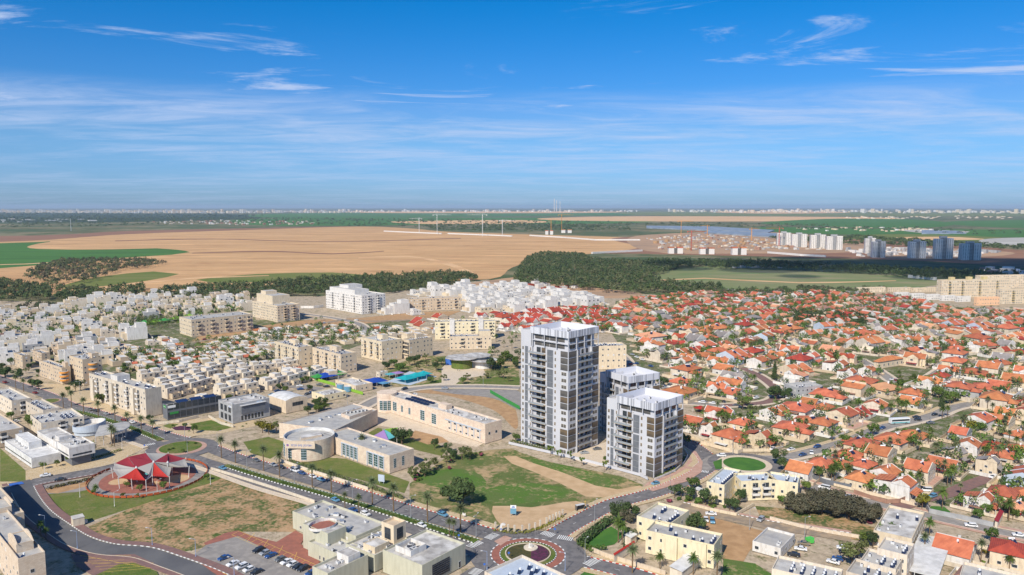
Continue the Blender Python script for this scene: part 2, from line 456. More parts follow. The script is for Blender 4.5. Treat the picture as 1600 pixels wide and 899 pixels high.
def cloudnoise(sx, sy, det, ox=0.0, rough=.6, dist=0.0, rot=0.0):
 mp = _n(nt, 'ShaderNodeMapping'); mp.inputs['Scale'].default_value = (sx, sy, 1); mp.inputs['Location'].default_value = (ox, ox*.7, 0); mp.inputs['Rotation'].default_value = (0, 0, rot)
 L.new(cv.outputs[0], mp.inputs[0])
 n = _n(nt, 'ShaderNodeTexNoise'); n.inputs['Scale'].default_value = 1; n.inputs['Detail'].default_value = det; n.inputs['Roughness'].default_value = rough; n.inputs['Distortion'].default_value = dist
 L.new(mp.outputs[0], n.inputs['Vector']); return n.outputs[0]
tr = _n(nt, 'ShaderNodeValToRGB'); tr.color_ramp.interpolation = 'EASE'
for i, (p_, c_) in enumerate([(0.0, (.40, .74, 1.75)), (.10, (.38, .74, 1.30)), (.30, (.0, .80, 1.25)), (.6, (.5, .85, 1.1))]):
 e_ = tr.color_ramp.elements[i] if i < 2 else tr.color_ramp.elements.new(p_)
 e_.position = p_; e_.color = (*c_, 1)
L.new(sp.outputs[2], tr.inputs[0])
tm = _n(nt, 'ShaderNodeMix', data_type='RGBA', blend_type='MULTIPLY'); tm.inputs[0].default_value = 1; L.new(hs.outputs[0], tm.inputs[6]); L.new(tr.outputs[0], tm.inputs[7])
band = M('MULTIPLY', MR(sp.outputs[2], .150, .118), MR(sp.outputs[2], .0, .10, .42, 1))
n1 = cloudnoise(.30, .55, 9, 3.1, .58, .35); n2 = cloudnoise(.9, 1.7, 10, 9.2, .66, .8)
veil = M('MULTIPLY', band, MR(M('ADD', M('MULTIPLY', n1, .55), M('MULTIPLY', n2, .45)), .41, .66, .10, .78))
n3 = cloudnoise(.62, 1.0, 12, 31.9, .66, .9)
puffs = M('MULTIPLY', MR(n3, .55, .70, 0, .85), MR(sp.outputs[2], .07, .13))
fac = M('MAXIMUM', veil, puffs, clamp=True)
mx = _n(nt, 'ShaderNodeMix', data_type='RGBA'); L.new(fac, mx.inputs[0]); L.new(tm.outputs[2], mx.inputs[6]); mx.inputs[7].default_value = (5.4, 6.7, 9.4, 1)
L.new(mx.outputs[2], bg.inputs[0]); L.new(bg.outputs[0], out.inputs[0])
SC.view_settings.view_transform = 'Standard'; SC.view_settings.look = 'None'; SC.view_settings.exposure = 0.08; SC.view_settings.gamma = 1
SC.cycles.max_bounces = 5; SC.cycles.diffuse_bounces = 2; SC.cycles.glossy_bounces = 2; SC.cycles.transmission_bounces = 3; SC.cycles.volume_bounces = 0
SC.cycles.use_denoising = True; SC.cycles.caustics_reflective = False; SC.cycles.caustics_refractive = False
hz = MB(); hz.box(-34000, -400, -1.9, 34000, 61500, 175)
hb = bpy.data.materials.new('haze_air'); hb.use_nodes = True; hn = hb.node_tree; hn.nodes.clear()
ho = _n(hn, 'ShaderNodeOutputMaterial'); hv = _n(hn, 'ShaderNodeVolumePrincipled'); hn.links.new(hv.outputs[0], ho.inputs['Volume'])
hv.inputs['Color'].default_value = (.64, .81, 1, 1); hv.inputs['Density'].default_value = 3.0e-5; hv.inputs['Anisotropy'].default_value = 0.0
MATS['haze_air'] = hb
h = hz.build('haze', 'haze_air'); h['kind'] = 'stuff'; h['label'] = 'pale blue haze over the far plain'
g = MB(); g.face([(-33500, -350, -.82), (33500, -350, -.82), (33500, 61000, -.82), (-33500, 61000, -.82)])
struct('ground', g, 'countryside', 'flat farmland stretching to the horizon')
def fieldmat(name, c, c2, st=(.004, .03, 1), sc=1.0, c3=None, s3=.012):
 m = mat(name, c, .95, c2, sc, streak=st, coord='w', spec=.05, c3=c3, scale3=s3); return m
fieldmat('tanfield', (.74, .455, .225), (.46, .265, .13), (.0035, .014, 1), 1.0, (.58, .36, .18))
for n_ in MATS['tanfield'].node_tree.nodes:
 if n_.bl_idname == 'ShaderNodeTexNoise': n_.inputs['Detail'].default_value = 11; n_.inputs['Roughness'].default_value = .72; n_.inputs['Distortion'].default_value = .6
fieldmat('tanfield2', (.76, .50, .27), (.62, .37, .19), (.005, .02, 1))
fieldmat('brownfield', (.34, .19, .12), (.27, .15, .10), (.002, .02, 1))
fieldmat('cropgreen', (.085, .20, .05), (.07, .16, .045), (.004, .02, 1))
fieldmat('cropolive', (.20, .21, .07), (.15, .19, .05), (.004, .02, 1))
fieldmat('greyfield', (.30, .27, .15), (.17, .23, .09), (.006, .02, 1), 1.0, (.22, .24, .11))
fieldmat('palefield', (.52, .50, .45), (.42, .40, .36), (.004, .02, 1))
fieldmat('cloudshadewood', (.035, .06, .035), (.06, .085, .045), (.003, .01, 1))  # far wood, with a distant cloud shadow put into its dark colour
fieldmat('site', (.52, .33, .20), (.36, .25, .17), (.01, .03, 1))
_z[0] = .05
FZ = [-.80]
def field(pts, m, name='field', label=None, smooth=True):
 FZ[0] += .018
 return sheet(name, pts, m, z=FZ[0], smooth=smooth, step=60, label=label)
for pts, m in [
 ([(-900, 333.5), (0, 333.5), (350, 335), (420, 340), (250, 346), (0, 348), (-900, 348)], 'cloudshadewood'),
 ([(430, 334), (700, 331.5), (1000, 332.5), (1000, 336), (700, 339), (430, 341)], 'cropgreen'),
 ([(560, 331), (800, 330.5), (980, 331), (900, 333), (600, 333)], 'tanfield2'),
 ([(1000, 331), (1400, 332), (1700, 333), (1700, 337), (1300, 338), (1000, 336)], 'cropolive'),
 ([(1110, 331), (1240, 330), (1330, 332), (1200, 334)], 'tanfield2'),
 ([(400, 342), (700, 340), (1000, 341), (1000, 348), (700, 351), (400, 352)], 'cropgreen'),
 ([(620, 346), (800, 344), (860, 347), (780, 350), (660, 350)], 'tanfield2'),
 ([(850, 341), (1000, 338), (1300, 339), (1400, 342), (1200, 346), (900, 345)], 'tanfield2'),
 ([(1190, 348), (1300, 342), (1420, 343), (1490, 349), (1440, 356), (1300, 354)], 'cropgreen'),
 ([(1490, 346), (1700, 343), (1700, 355), (1530, 354)], 'cropgreen'),
 ([(1200, 355), (1420, 358), (1700, 360), (1700, 372), (1500, 369), (1300, 366), (1210, 362)], 'cropgreen'),
 ([(1310, 369), (1420, 366), (1560, 371), (1540, 376), (1400, 376), (1320, 376)], 'cropolive'),
 ([(1400, 358.5), (1470, 359.5), (1515, 362), (1480, 366), (1440, 364)], 'palefield'),
 ([(1400, 371), (1480, 370), (1540, 374), (1440, 375)], 'tanfield2'),
 ([(1545, 373), (1620, 371), (1720, 373), (1700, 383), (1560, 382), (1530, 378)], 'palefield'),
 ([(-700, 372), (0, 369), (200, 361), (400, 356.5), (560, 354), (420, 362), (200, 371), (0, 379), (-700, 383)], 'brownfield'),
 ([(-700, 393), (0, 378), (200, 366), (400, 359), (560, 354), (640, 357), (700, 362), (850, 367), (960, 370), (1050, 372), (1040, 382), (990, 392), (930, 396),
      (850, 404), (800, 418), (765, 436), (600, 440), (420, 448), (240, 456), (0, 462), (-700, 470)], 'tanfield'),
 ([(-400, 382), (0, 380), (78, 377), (58, 381), (42, 386), (60, 389), (110, 390), (180, 389.5), (245, 388), (275, 390), (297, 394), (268, 398), (235, 400), (190, 403), (145, 407), (90, 411), (0, 419), (-400, 440)], 'cropgreen'),
 ([(306, 437), (400, 428), (520, 425.5), (580, 430), (640, 436), (520, 442), (420, 440), (340, 443)], 'cropolive'),
 ([(90, 450), (150, 433), (240, 424), (280, 428), (220, 440), (160, 447)], 'cropolive'),
 ([(960, 372), (1100, 366), (1300, 372), (1560, 388), (1700, 402), (1700, 424), (1450, 408), (1200, 401), (980, 396), (930, 396), (1000, 386)], 'brownfield'),
 ([(1000, 368), (1180, 362), (1320, 374), (1340, 392), (1180, 396), (1010, 392)], 'site'),
 ([(1340, 388), (1420, 386), (1580, 394), (1530, 402), (1400, 404)], 'site'),
 ([(1010, 432), (1060, 421), (1140, 415), (1300, 418), (1420, 427), (1700, 440), (1700, 470), (1400, 462), (1180, 458), (1100, 446)], 'greyfield'),
 ([(0, 413), (40, 412), (90, 409), (90, 410), (40, 413), (0, 414)], 'tanfield2'),
 ([(110, 456), (150, 450), (220, 441), (300, 434), (420, 430), (420, 431), (300, 435.5), (220, 443), (150, 452)], 'tanfield2'),
 ([(560, 402), (640, 400), (700, 410), (745, 428), (740, 430), (690, 412), (640, 402), (560, 404)], 'tanfield2'),
 ([(300, 395), (420, 392), (520, 396), (600, 392), (600, 393), (520, 397.5), (420, 393.5), (300, 396)], 'brownfield'),
 ([(180, 376), (330, 373), (520, 377), (720, 372), (720, 373), (520, 378), (330, 374), (180, 377)], 'brownfield'),
 ([(1030, 437), (1100, 434), (1250, 441), (1400, 438), (1400, 439), (1250, 442.5), (1100, 435.5), (1030, 438.5)], 'tanfield2'),
]: field(pts, m)
_z[0] = -.31
sheet('ground', [(-400, 462), (0, 470), (120, 472), (240, 468), (420, 464), (560, 461), (650, 452), (760, 437), (830, 446), (930, 456), (1060, 462), (1180, 457), (1400, 455), (1500, 440), (1800, 430), (2100, 560), (2600, 1100), (800, 1500), (-1000, 1100), (-600, 560)], 'townground', label='dusty plots and yards of the town')
sheet('field', [(752, 440), (830, 432), (900, 446), (1000, 458), (970, 466), (880, 462), (800, 456), (740, 458), (690, 452)], 'site', smooth=True, label='bare earth with new roads beside the wood')
sheet('field', [(320, 560), (470, 545), (560, 505), (720, 495), (812, 560), (815, 700), (790, 612), (640, 600), (520, 600)], 'townground')
sheet('ground', [(962, 470), (1110, 461), (1330, 461), (1400, 470), (1640, 494), (1700, 800), (1520, 800), (1300, 745), (1240, 700), (1110, 690), (1085, 640), (1075, 600), (990, 570), (955, 520)], 'gardens', smooth=False, label='garden plots and yards of the red roofed suburb')
sheet('ground', [(-60, 488), (60, 487), (150, 468), (392, 468), (400, 500), (640, 500), (680, 520), (560, 540), (420, 590), (230, 600), (0, 560), (-60, 560)], 'gardens', smooth=False)
sheet('field', [(138, 822), (200, 795), (260, 775), (310, 757), (338, 742), (365, 750), (420, 768), (470, 785), (492, 795), (470, 812), (462, 830), (372, 830), (330, 852), (288, 861), (240, 852), (175, 848), (150, 838)], 'wasteland', smooth=False)
sheet('lawn', [(48, 772), (95, 770), (150, 762), (190, 770), (240, 770), (290, 757), (330, 737), (352, 744), (330, 754), (280, 768), (240, 782), (190, 798), (140, 814), (118, 816), (80, 793)], 'lawnolive', smooth=False, label='olive green mown lawn below the red playground')
sheet('path', [(30, 775), (34, 760), (70, 754), (150, 746), (160, 751), (160, 760), (120, 768), (60, 772)], 'asphaltlight')
sheet('path', [(52, 768), (90, 770), (140, 758), (165, 752), (160, 744), (110, 757), (70, 763), (53, 765)], 'soil')
sheet('lawn', [(478, 712), (540, 716), (612, 742), (640, 752), (632, 770), (560, 748), (500, 735), (470, 724)], 'lawnolive', smooth=False)
sheet('lawn', [(380, 690), (420, 682), (445, 690), (440, 705), (420, 718), (395, 712)], 'lawnolive')
sheet('field', [(640, 755), (668, 735), (700, 712), (770, 702), (800, 700), (812, 706), (860, 722), (920, 733), (975, 745), (1005, 757), (985, 770), (930, 790), (880, 812), (830, 830), (790, 838), (735, 826), (680, 800), (640, 778)], 'meadow', smooth=False, label='rough meadow with green patches in front of the white towers')
sheet('grass', [(748, 768), (800, 755), (850, 756), (905, 768), (880, 778), (820, 786), (770, 786)], 'greenfield', smooth=True)
sheet('grass', [(640, 742), (700, 732), (740, 736), (760, 752), (748, 772), (690, 762), (650, 752)], 'greenfield', smooth=True)
sheet('grass', [(826, 716), (880, 726), (940, 742), (958, 752), (950, 764), (915, 762), (870, 745)], 'greenfield', smooth=True)
sheet('path', [(786, 712), (806, 712), (830, 722), (880, 738), (930, 758), (965, 764), (1000, 758), (1010, 764), (960, 778), (915, 775), (870, 752), (830, 735), (800, 724)], 'sandtrack', smooth=False, label='sandy track across the meadow')
sheet('field', [(770, 790), (830, 792), (900, 782), (930, 790), (880, 812), (820, 828), (785, 822)], 'sandtrack', smooth=True)
sheet('lawn', [(590, 668), (640, 676), (700, 700), (690, 712), (660, 705), (600, 690), (575, 676)], 'lawnolive')
sheet('path', [(560, 645), (640, 640), (720, 672), (760, 690), (745, 698), (700, 690), (640, 672), (560, 660)], 'pavingcream')
sheet('soil_patch', [(648, 672), (690, 682), (702, 690), (668, 694), (640, 684)], 'soil')
sheet('field', [(650, 612), (700, 604), (790, 612), (806, 640), (806, 670), (770, 640), (700, 618)], 'soil', smooth=True)
sheet('field', [(660, 604), (720, 600), (780, 604), (812, 612), (812, 640), (770, 622), (700, 614)], 'asphaltlight', smooth=True)
sheet('field', [(230, 660), (300, 655), (390, 650), (405, 664), (350, 676), (270, 684), (240, 676)], 'paving', smooth=False)
sheet('field', [(40, 735), (100, 720), (170, 704), (215, 692), (222, 702), (180, 722), (100, 744), (30, 765), (0, 770), (0, 752)], 'paving', smooth=False)
sheet('field', [(40, 752), (0, 752), (0, 700), (40, 735)], 'lawnolive', smooth=False)
sheet('field', [(100, 600), (160, 615), (235, 665), (255, 680), (240, 684), (170, 650), (100, 622), (50, 600)], 'paving', smooth=False)
sheet('flower_bed', [(268, 668), (282, 665), (302, 667), (296, 672), (274, 672)], 'flowerpurple')
sheet('lawn', [(296, 662), (330, 656), (362, 668), (340, 673), (310, 672)], 'grass')
sheet('lawn', [(246, 668), (262, 662), (280, 662), (262, 672)], 'lawnolive')
sheet('field', [(590, 600), (600, 575), (660, 555), (810, 560), (812, 604), (740, 602), (660, 610)], 'parkground', smooth=False)
sheet('lawn', [(648, 602), (690, 592), (735, 600), (752, 606), (700, 608)], 'grass')
sheet('lawn', [(742, 598), (775, 588), (812, 590), (812, 603), (780, 606)], 'grass')
sheet('path', [(690, 575), (700, 566), (755, 576), (760, 586), (722, 592), (712, 600), (650, 604), (610, 612), (610, 606), (690, 598)], 'pavingcream')
sheet('path', [(605, 596), (640, 580), (683, 588), (640, 602)], 'turquoise' if 'turquoise' in MATS else 'bluegrey', smooth=False)
sheet('field', [(1080, 800), (1140, 815), (1195, 830), (1170, 862), (1160, 880), (1120, 870), (1126, 850), (1100, 825)], 'soil', smooth=False)
sheet('field', [(1180, 790), (1290, 800), (1370, 825), (1345, 845), (1270, 830), (1190, 812)], 'wasteland', smooth=False)
sheet('field', [(1130, 872), (1180, 880), (1210, 899), (1200, 930), (1120, 930), (1130, 890)], 'greenfield', smooth=False)
sheet('lawn', [(912, 852), (930, 835), (955, 822), (975, 835), (960, 850), (925, 858)], 'grassfresh')
sheet('lawn', [(905, 899), (925, 884), (985, 895), (1010, 915), (900, 915)], 'grassfresh', smooth=False)
sheet('field', [(320, 520), (480, 500), (560, 497), (650, 488), (720, 486), (700, 494), (600, 503), (500, 512), (380, 530), (318, 540), (300, 532)], 'soil', smooth=False)
RA, RC, RB, RD = G(825, 866), G(1163, 725), G(284, 700), G(76, 627)
r_near = road([(-80, 580), (0, 612), (60, 634), (130, 652), (180, 673), (254, 698), (300, 716), (356, 735), (420, 757), (520, 785), (600, 811), (690, 840), (770, 870)], 9.5, 'asphalt')
r_far = road([(-80, 562), (0, 592), (70, 616), (112, 635), (140, 642), (200, 661), (254, 679), (320, 697), (374, 717), (460, 742), (560, 772), (640, 798), (710, 818), (790, 842)], 9.0, 'asphalt')
r_play = road([(-60, 775), (0, 768), (60, 752), (120, 741), (172, 731), (215, 719), (262, 705)], 9.5, 'asphalt')
r_dark = road([(30, 752), (42, 778), (60, 802), (90, 825), (122, 845), (165, 858), (220, 863), (262, 876), (330, 902), (400, 940)], 8.5, 'asphaltdark')
r_ne = road([(850, 850), (880, 828), (920, 806), (960, 787), (1020, 771), (1060, 756), (1090, 741), (1106, 728), (1102, 713), (1085, 698), (1066, 688), (1040, 676)], 9.0, 'asphalt')
r_e = road([(1095, 733), (1118, 716), (1150, 711), (1200, 716), (1240, 712), (1290, 700), (1335, 686), (1380, 668), (1425, 658), (1462, 648), (1490, 637), (1540, 627), (1620, 614)], 8.0, 'asphaltlight')
r_se = road([(1195, 735), (1240, 748), (1292, 768), (1340, 780), (1400, 794), (1460, 808), (1530, 824), (1620, 842)], 7.0, 'asphaltlight')
r_se2 = road([(1405, 792), (1440, 780), (1480, 771), (1520, 755), (1560, 742), (1620, 728)], 7.0, 'brickmaroon')
r_yard = road([(1062, 790), (1100, 799), (1140, 808), (1200, 820), (1280, 832), (1330, 840)], 8.0, 'asphaltsand')
r_s = road([(870, 866), (915, 878), (960, 889), (1010, 903), (1080, 930)], 8.0, 'asphalt')
r_sw = road([(790, 880), (745, 895), (700, 930)], 8.0, 'asphalt')
r_mid = road([(1098, 585), (1060, 590), (1032, 606), (1000, 590), (985, 575), (975, 560), (960, 548)], 8.0, 'asphaltlight')
r_st1 = road([(1130, 634), (1200, 628), (1215, 612), (1190, 590), (1160, 575)], 7.0, 'brickmaroon')
r_st2 = road([(1240, 530), (1300, 545), (1345, 563), (1380, 585), (1402, 598), (1440, 598), (1480, 575), (1530, 566), (1620, 562)], 7.5, 'asphaltlight')
r_st3 = road([(960, 640), (1060, 630), (1130, 634)], 7.0, 'asphaltlight')
r_up = road([(300, 535), (400, 520), (470, 510), (500, 506), (540, 500), (585, 502), (640, 500)], 8, 'asphaltsand')
r_up2 = road([(470, 490), (520, 497), (560, 506), (575, 520)], 8, 'asphaltlight')
r_park = road([(560, 640), (600, 620), (660, 606), (740, 604), (812, 606)], 8, 'asphaltlight')
r_west = road([(400, 640), (450, 628), (500, 610), (440, 600), (470, 590)], 9, 'asphaltlight')
r_wst = road([(-40, 525), (60, 522), (160, 534), (260, 548), (320, 540)], 8, 'brickpink')
CIRC += [(RA, 21.0), (RC, 17.5), (RB, 17.5), (RD, 11)]
disc('road', RA, 21.0, 'asphalt'); disc('road', RC, 17.5, 'asphalt'); disc('road', RB, 17.5, 'asphalt'); disc('road', RD, 11, 'asphalt')
def ringstripes(c, r0, r1, n, z, m1, m2, name='road_marking'):
 mb = MB()
 for k in range(n):
  a, b = 2*math.pi*k/n, 2*math.pi*(k+1)/n
  for q in range(2):
   aa = a+(b-a)*q/2; bb = a+(b-a)*(q+1)/2
   mb.face([(c.x+r*math.cos(t), c.y+r*math.sin(t), z) for r, t in ((r0, aa), (r1, aa), (r1, bb), (r0, bb))], 0)
 for i in range(len(mb.m)): mb.m[i] = (i//2) % 2
 return struct(name, mb, [m1, m2])
disc('pavement', RA, 13.2, 'brickred', z=.02, r0=10.4); ringstripes(RA, 13.2, 13.7, 60, .03, 'paintwhite', 'asphalt')
k_ = MB()
for i in range(96):
 a, b = 2*math.pi*i/96, 2*math.pi*(i+1)/96
 A = [Vector((RA.x+10.0*math.cos(t), RA.y+10.0*math.sin(t), 0)) for t in (a, b)]; B = [Vector((RA.x+10.4*math.cos(t), RA.y+10.4*math.sin(t), 0)) for t in (a, b)]
 raised(k_, A, B, -.1, .18, i % 2)
struct('kerb', k_, ['paintwhite', 'paintblack'])
disc('lawn', RA, 10.0, 'grass', z=.12)
FB = RA+Vector((0, .3, 0))
disc('flower_bed', FB, 7.9, 'flowerbrown', z=.2)['label'] = 'brown green shrub bed on the flower roundabout'
mb = MB()
for i in range(64):
 a, b = 2*math.pi*i/64, 2*math.pi*(i+1)/64
 A = [Vector((FB.x+7.9*math.cos(t), FB.y+7.9*math.sin(t), 0)) for t in (a, b)]; B = [Vector((FB.x+8.3*math.cos(t), FB.y+8.3*math.sin(t), 0)) for t in (a, b)]
 raised(mb, A, B, 0, .45, 0)
struct('kerb', mb, 'pavingcream')
mb = MB(); pts = []
for i in range(25):
 t = -1.15+2.25*i/24; pts.append((FB.x+7.5*math.cos(t), FB.y+7.5*math.sin(t), .26))
pts += [(FB.x+2.5, FB.y+5.0, .26), (FB.x+1.2, FB.y+1.0, .26), (FB.x+1.0, FB.y-4.0, .26)]
mb.face(pts); struct('flower_bed', mb, 'flowerpurple')['label'] = 'purple bedding plants on the flower roundabout'
disc('pavement', RC, 13.0, 'pavingcream', z=.04); disc('lawn', RC, 10.0, 'grassfresh', z=.08)
disc('pavement', RB, 12.2, 'brickpink', z=.04); disc('lawn', RB+Vector((-1, 1, 0)), 10.4, 'grass', z=.08)
disc('pavement', RD, 7, 'brickpink', z=.04); disc('lawn', RD, 6, 'grass', z=.08)
sheet('lawn', [(1114, 722), (1128, 717), (1128, 733), (1118, 733)], 'grassfresh', z=.06)
N = min(len(r_near), len(r_far))
def median(p0, p1, q0, q1, steps=60):
 A = [G(*p) for p in p0]; B = [G(*p) for p in p1]
 return catmull(A, 3), catmull(B, 3)
medA = catmull([G(*p) for p in [(352, 727), (420, 748), (520, 776), (600, 800), (690, 829), (745, 846)]], 3)   # centre line of the long median
medB = catmull([G(*p) for p in [(112, 642), (140, 648), (200, 667), (252, 688)]], 3)
for Pm, w_ in ((medA, 3.4), (medB, 4.0)):
 Nn = normals(Pm); mb = MB(); kb = MB()
 raised(mb, [p-n*w_/2 for p, n in zip(Pm, Nn)], [p+n*w_/2 for p, n in zip(Pm, Nn)], -.1, .13)
 struct('lawn', mb, 'grass')
 Pk = []
 for i in range(len(Pm)-1): Pk += [Pm[i].lerp(Pm[i+1], t/3) for t in range(3)]
 Nk = normals(Pk)
 for sgn in (-1, 1):
  for i in range(len(Pk)-1):
   raised(kb, [Pk[i]+Nk[i]*sgn*w_/2, Pk[i+1]+Nk[i+1]*sgn*w_/2], [Pk[i]+Nk[i]*sgn*(w_/2+.35), Pk[i+1]+Nk[i+1]*sgn*(w_/2+.35)], -.1, .17, i % 2)
 struct('kerb', kb, ['paintwhite', 'paintblack'])
IDX = {id(P): k for k, (P, hw) in enumerate(ROADS)}
def sw(P, side, w=2.5, m='paving', kerb='stripe', clip=None): sidewalk(IDX[id(P)], side, w, m, kerb, clip=clip)
sw(r_far, 1, 4.0, 'paving', 'red'); sw(r_near, -1, 3.0, 'pavingcream', 'plain')
sw(r_play, 1, 4.0, 'paving', 'plain'); sw(r_play, -1, 1.5, 'brickmaroon', 'stripe')
sw(r_dark, 1, 3.4, 'brickmaroon', 'stripe'); sw(r_dark, -1, 2.5, 'brickmaroon', 'plain')
sw(r_ne, 1, 3.0, 'paving', 'red'); sw(r_ne, -1, 2.6, 'paving', 'red')
sw(r_e, 1, 3.0, 'paving', 'plain'); sw(r_e, -1, 2.5, 'pavingcream', 'plain')
sw(r_se, 1, 2.5, 'brickpink', 'plain'); sw(r_se, -1, 2.0, 'brickpink', 'plain')
sw(r_s, 1, 3, 'paving', 'red'); sw(r_s, -1, 3, 'paving', 'red'); sw(r_yard, 1, 2.2, 'brickpink', 'stripe')
for q in (r_mid, r_st1, r_st2, r_st3, r_up2, r_park): sw(q, 1, 2.5, 'pavingcream', 'plain'); sw(q, -1, 2.5, 'pavingcream', 'plain')
sheet('pavement', [(1020, 768), (1075, 752), (1096, 738), (1098, 722), (1088, 706), (1078, 702), (1078, 716), (1070, 728), (1055, 738), (1030, 748), (1012, 754), (1005, 762)], 'brickpink', z=.07, smooth=False)
sheet('forecourt', [(886, 712), (950, 690), (958, 686), (990, 690), (980, 706), (955, 725), (930, 730), (905, 722)], 'pavingcream', z=.03, smooth=False)
sheet('pavement', [(-10, 840), (60, 832)], 'brickmaroon') if False else None
sheet('forecourt', [(352, 833), (372, 829), (395, 838), (432, 847), (462, 829), (478, 838), (470, 850), (500, 878), (486, 893), (430, 865), (372, 838), (322, 852), (318, 849)], 'brickred', z=.035, smooth=False, label='red brick apron with yellow lines round the car park')
sheet('car_park', [(322, 852), (372, 838), (430, 865), (486, 893), (520, 930), (430, 940), (340, 895), (302, 868)], 'asphaltlight', z=.030, smooth=False)
sheet('forecourt', [(302, 872), (306, 869), (345, 889), (400, 918), (380, 925), (330, 893)], 'brickred', z=.04, smooth=False)
sheet('forecourt', [(110, 866), (150, 868), (210, 866), (250, 885), (248, 892), (205, 880), (170, 892), (145, 900), (120, 885)], 'brickmaroon', z=.036, smooth=False)
sheet('lawn', [(150, 899), (185, 882), (210, 880), (245, 893), (250, 905), (160, 912)], 'grass', z=.05, smooth=False)
def stripe(a, b, w=.14, m='paintyellow', z=.055, name='road_marking'):
 A, B = G(*a), G(*b); mb = MB(); d = (B-A).normalized(); n = Vector((-d.y, d.x, 0))*w/2
 mb.face([(p.x, p.y, z) for p in (A-n, B-n, B+n, A+n)]); return mb
mb = MB()
def addm(dst, src):
 i = len(dst.v); dst.v += src.v; dst.f += [tuple(i+k for k in f) for f in src.f]; dst.m += src.m
for (a, b, c, d, n) in [((362, 836), (486, 891), (374, 830), (496, 884), 13), ((318, 877), (380, 912), (306, 871), (365, 905), 9), ((125, 868), (245, 890), (110, 880), (240, 880), 0)]:
 addm(mb, stripe(a, b)); addm(mb, stripe(c, d))
 for i in range(n+1):
  t = i/n if n else 0
  if n: addm(mb, stripe((a[0]+(b[0]-a[0])*t, a[1]+(b[1]-a[1])*t), (c[0]+(d[0]-c[0])*t, c[1]+(d[1]-c[1])*t)))
for i in range(7):
 addm(mb, stripe((125+i*6, 869+i*4.2), (205+i*7, 868+i*3.2)))
for i in range(4): addm(mb, stripe((398+i*22, 841+i*10-8), (386+i*24, 846+i*11)))
struct('road_marking', mb, 'paintyellow')
def zebra(a, b, w=3.2, n=7, mbz=None):
 A, B = G(*a), G(*b); d = (B-A)/n; dn = d.normalized(); nn = Vector((-dn.y, dn.x, 0))
 for i in range(n):
  p = A+d*i; q = A+d*(i+.5)
  mbz.face([(x.x, x.y, .062) for x in (p-nn*w/2, q-nn*w/2, q+nn*w/2, p+nn*w/2)])
mb = MB()
zebra((733, 855), (752, 846), 3.6, 7, mb); zebra((762, 842), (776, 834), 3.6, 7, mb)
zebra((848, 832), (866, 838), 3.6, 7, mb); zebra((872, 839), (896, 843), 3.6, 8, mb); zebra((916, 883), (934, 874), 3.6, 7, mb); zebra((738, 898), (750, 889), 3.6, 6, mb)
zebra((1092, 736), (1108, 738), 3, 7, mb); zebra((228, 696), (243, 693), 3, 6, mb); zebra((8, 762), (30, 757), .5, 1, mb)
def dashes(P, off, L=2.0, gap=4.0, w=.15):
 acc = 0; Nn = normals(P)
 for i in range(len(P)-1):
  if inroad(P[i], None if False else IDX.get(id(P)), .1) : continue
  if i % 3 == 0:
   a = P[i]+Nn[i]*off; d = (P[i+1]-P[i]).normalized(); n = Nn[i]*w/2; b = a+d*L
   mb.face([(x.x, x.y, .012) for x in (a-n, b-n, b+n, a+n)])
for P in (r_near, r_far, r_ne, r_e, r_play, r_s): dashes(P, 0)
struct('road_marking', mb, 'paintwhite')
sheet('road_marking', [(12, 757), (34, 753), (38, 756), (16, 760)], 'paintblue', z=.06, smooth=False)
sheet('forecourt', [(772, 846), (789, 837), (800, 841), (782, 853)], 'brickpink', z=.07, smooth=False)
PG = G(232, 746)
disc('playground_floor', PG, 24.5, 'asphaltlight', z=.05); disc('playground_floor', PG, 20.5, 'brickred', z=.07)['label'] = 'red rubber playground floor under the shade sails'
disc('sand_patch', PG+Vector((-11, -6, 0)), 4.0, 'sandtrack', z=.09); disc('sand_patch', PG+Vector((6, -8, 0)), 2.6, 'sandtrack', z=.09); disc('sand_patch', PG+Vector((14, -2, 0)), 5.5, 'sandtrack', z=.09)
def axes(azR):
 """local x runs along azimuth azR (degrees clockwise from the view), local y 90 degrees to its left"""
 return R(90-azR)
def winmesh(glass='glass', mull=1, frame='frame', inset=.09, bars=0):
 m = MB()
 a = inset
 m.box(-.5, -.05, -.5, .5, .02, -.5+a, 0); m.box(-.5, -.05, .5-a, .5, .02, .5, 0)
 m.box(-.5, -.05, -.5+a, -.5+a, .02, .5-a, 0); m.box(.5-a, -.05, -.5+a, .5, .02, .5-a, 0)
 m.face([(-.5+a, -.012, -.5+a), (.5-a, -.012, -.5+a), (.5-a, -.012, .5-a), (-.5+a, -.012, .5-a)], 1)
 for k in range(1, mull+1):
  x = -.5+k/(mull+1); m.box(x-.02, -.04, -.5+a, x+.02, .01, .5-a, 0)
 for k in range(1, bars+1):
  z = -.5+k/(bars+1); m.box(-.5+a, -.035, z-.015, .5-a, .01, z+.015, 0)
 return m.mesh('window', [frame, glass])
WM = {'w': winmesh(), 'b': winmesh('glassbrown', 1, 'white', .05), 'g': winmesh('glassgrey', 1, 'white', .05), 'big': winmesh('glassgreen', 1, 'bluegrey', .04, 4),
      'plain': winmesh('glass', 0, 'frame', .07), 'dark': winmesh('glass', 3, 'darkmetal', .03, 1), 'shut': winmesh('roofwhite', 0, 'white', .08), 'gb': winmesh('glassbrown', 5, 'darkmetal', .015, 0),
      'gg': winmesh('glassgrey', 5, 'darkmetal', .015, 0)}
WROT = {'R': 0.0, 'L': -math.pi/2, 'E': math.pi/2, 'B': math.pi}
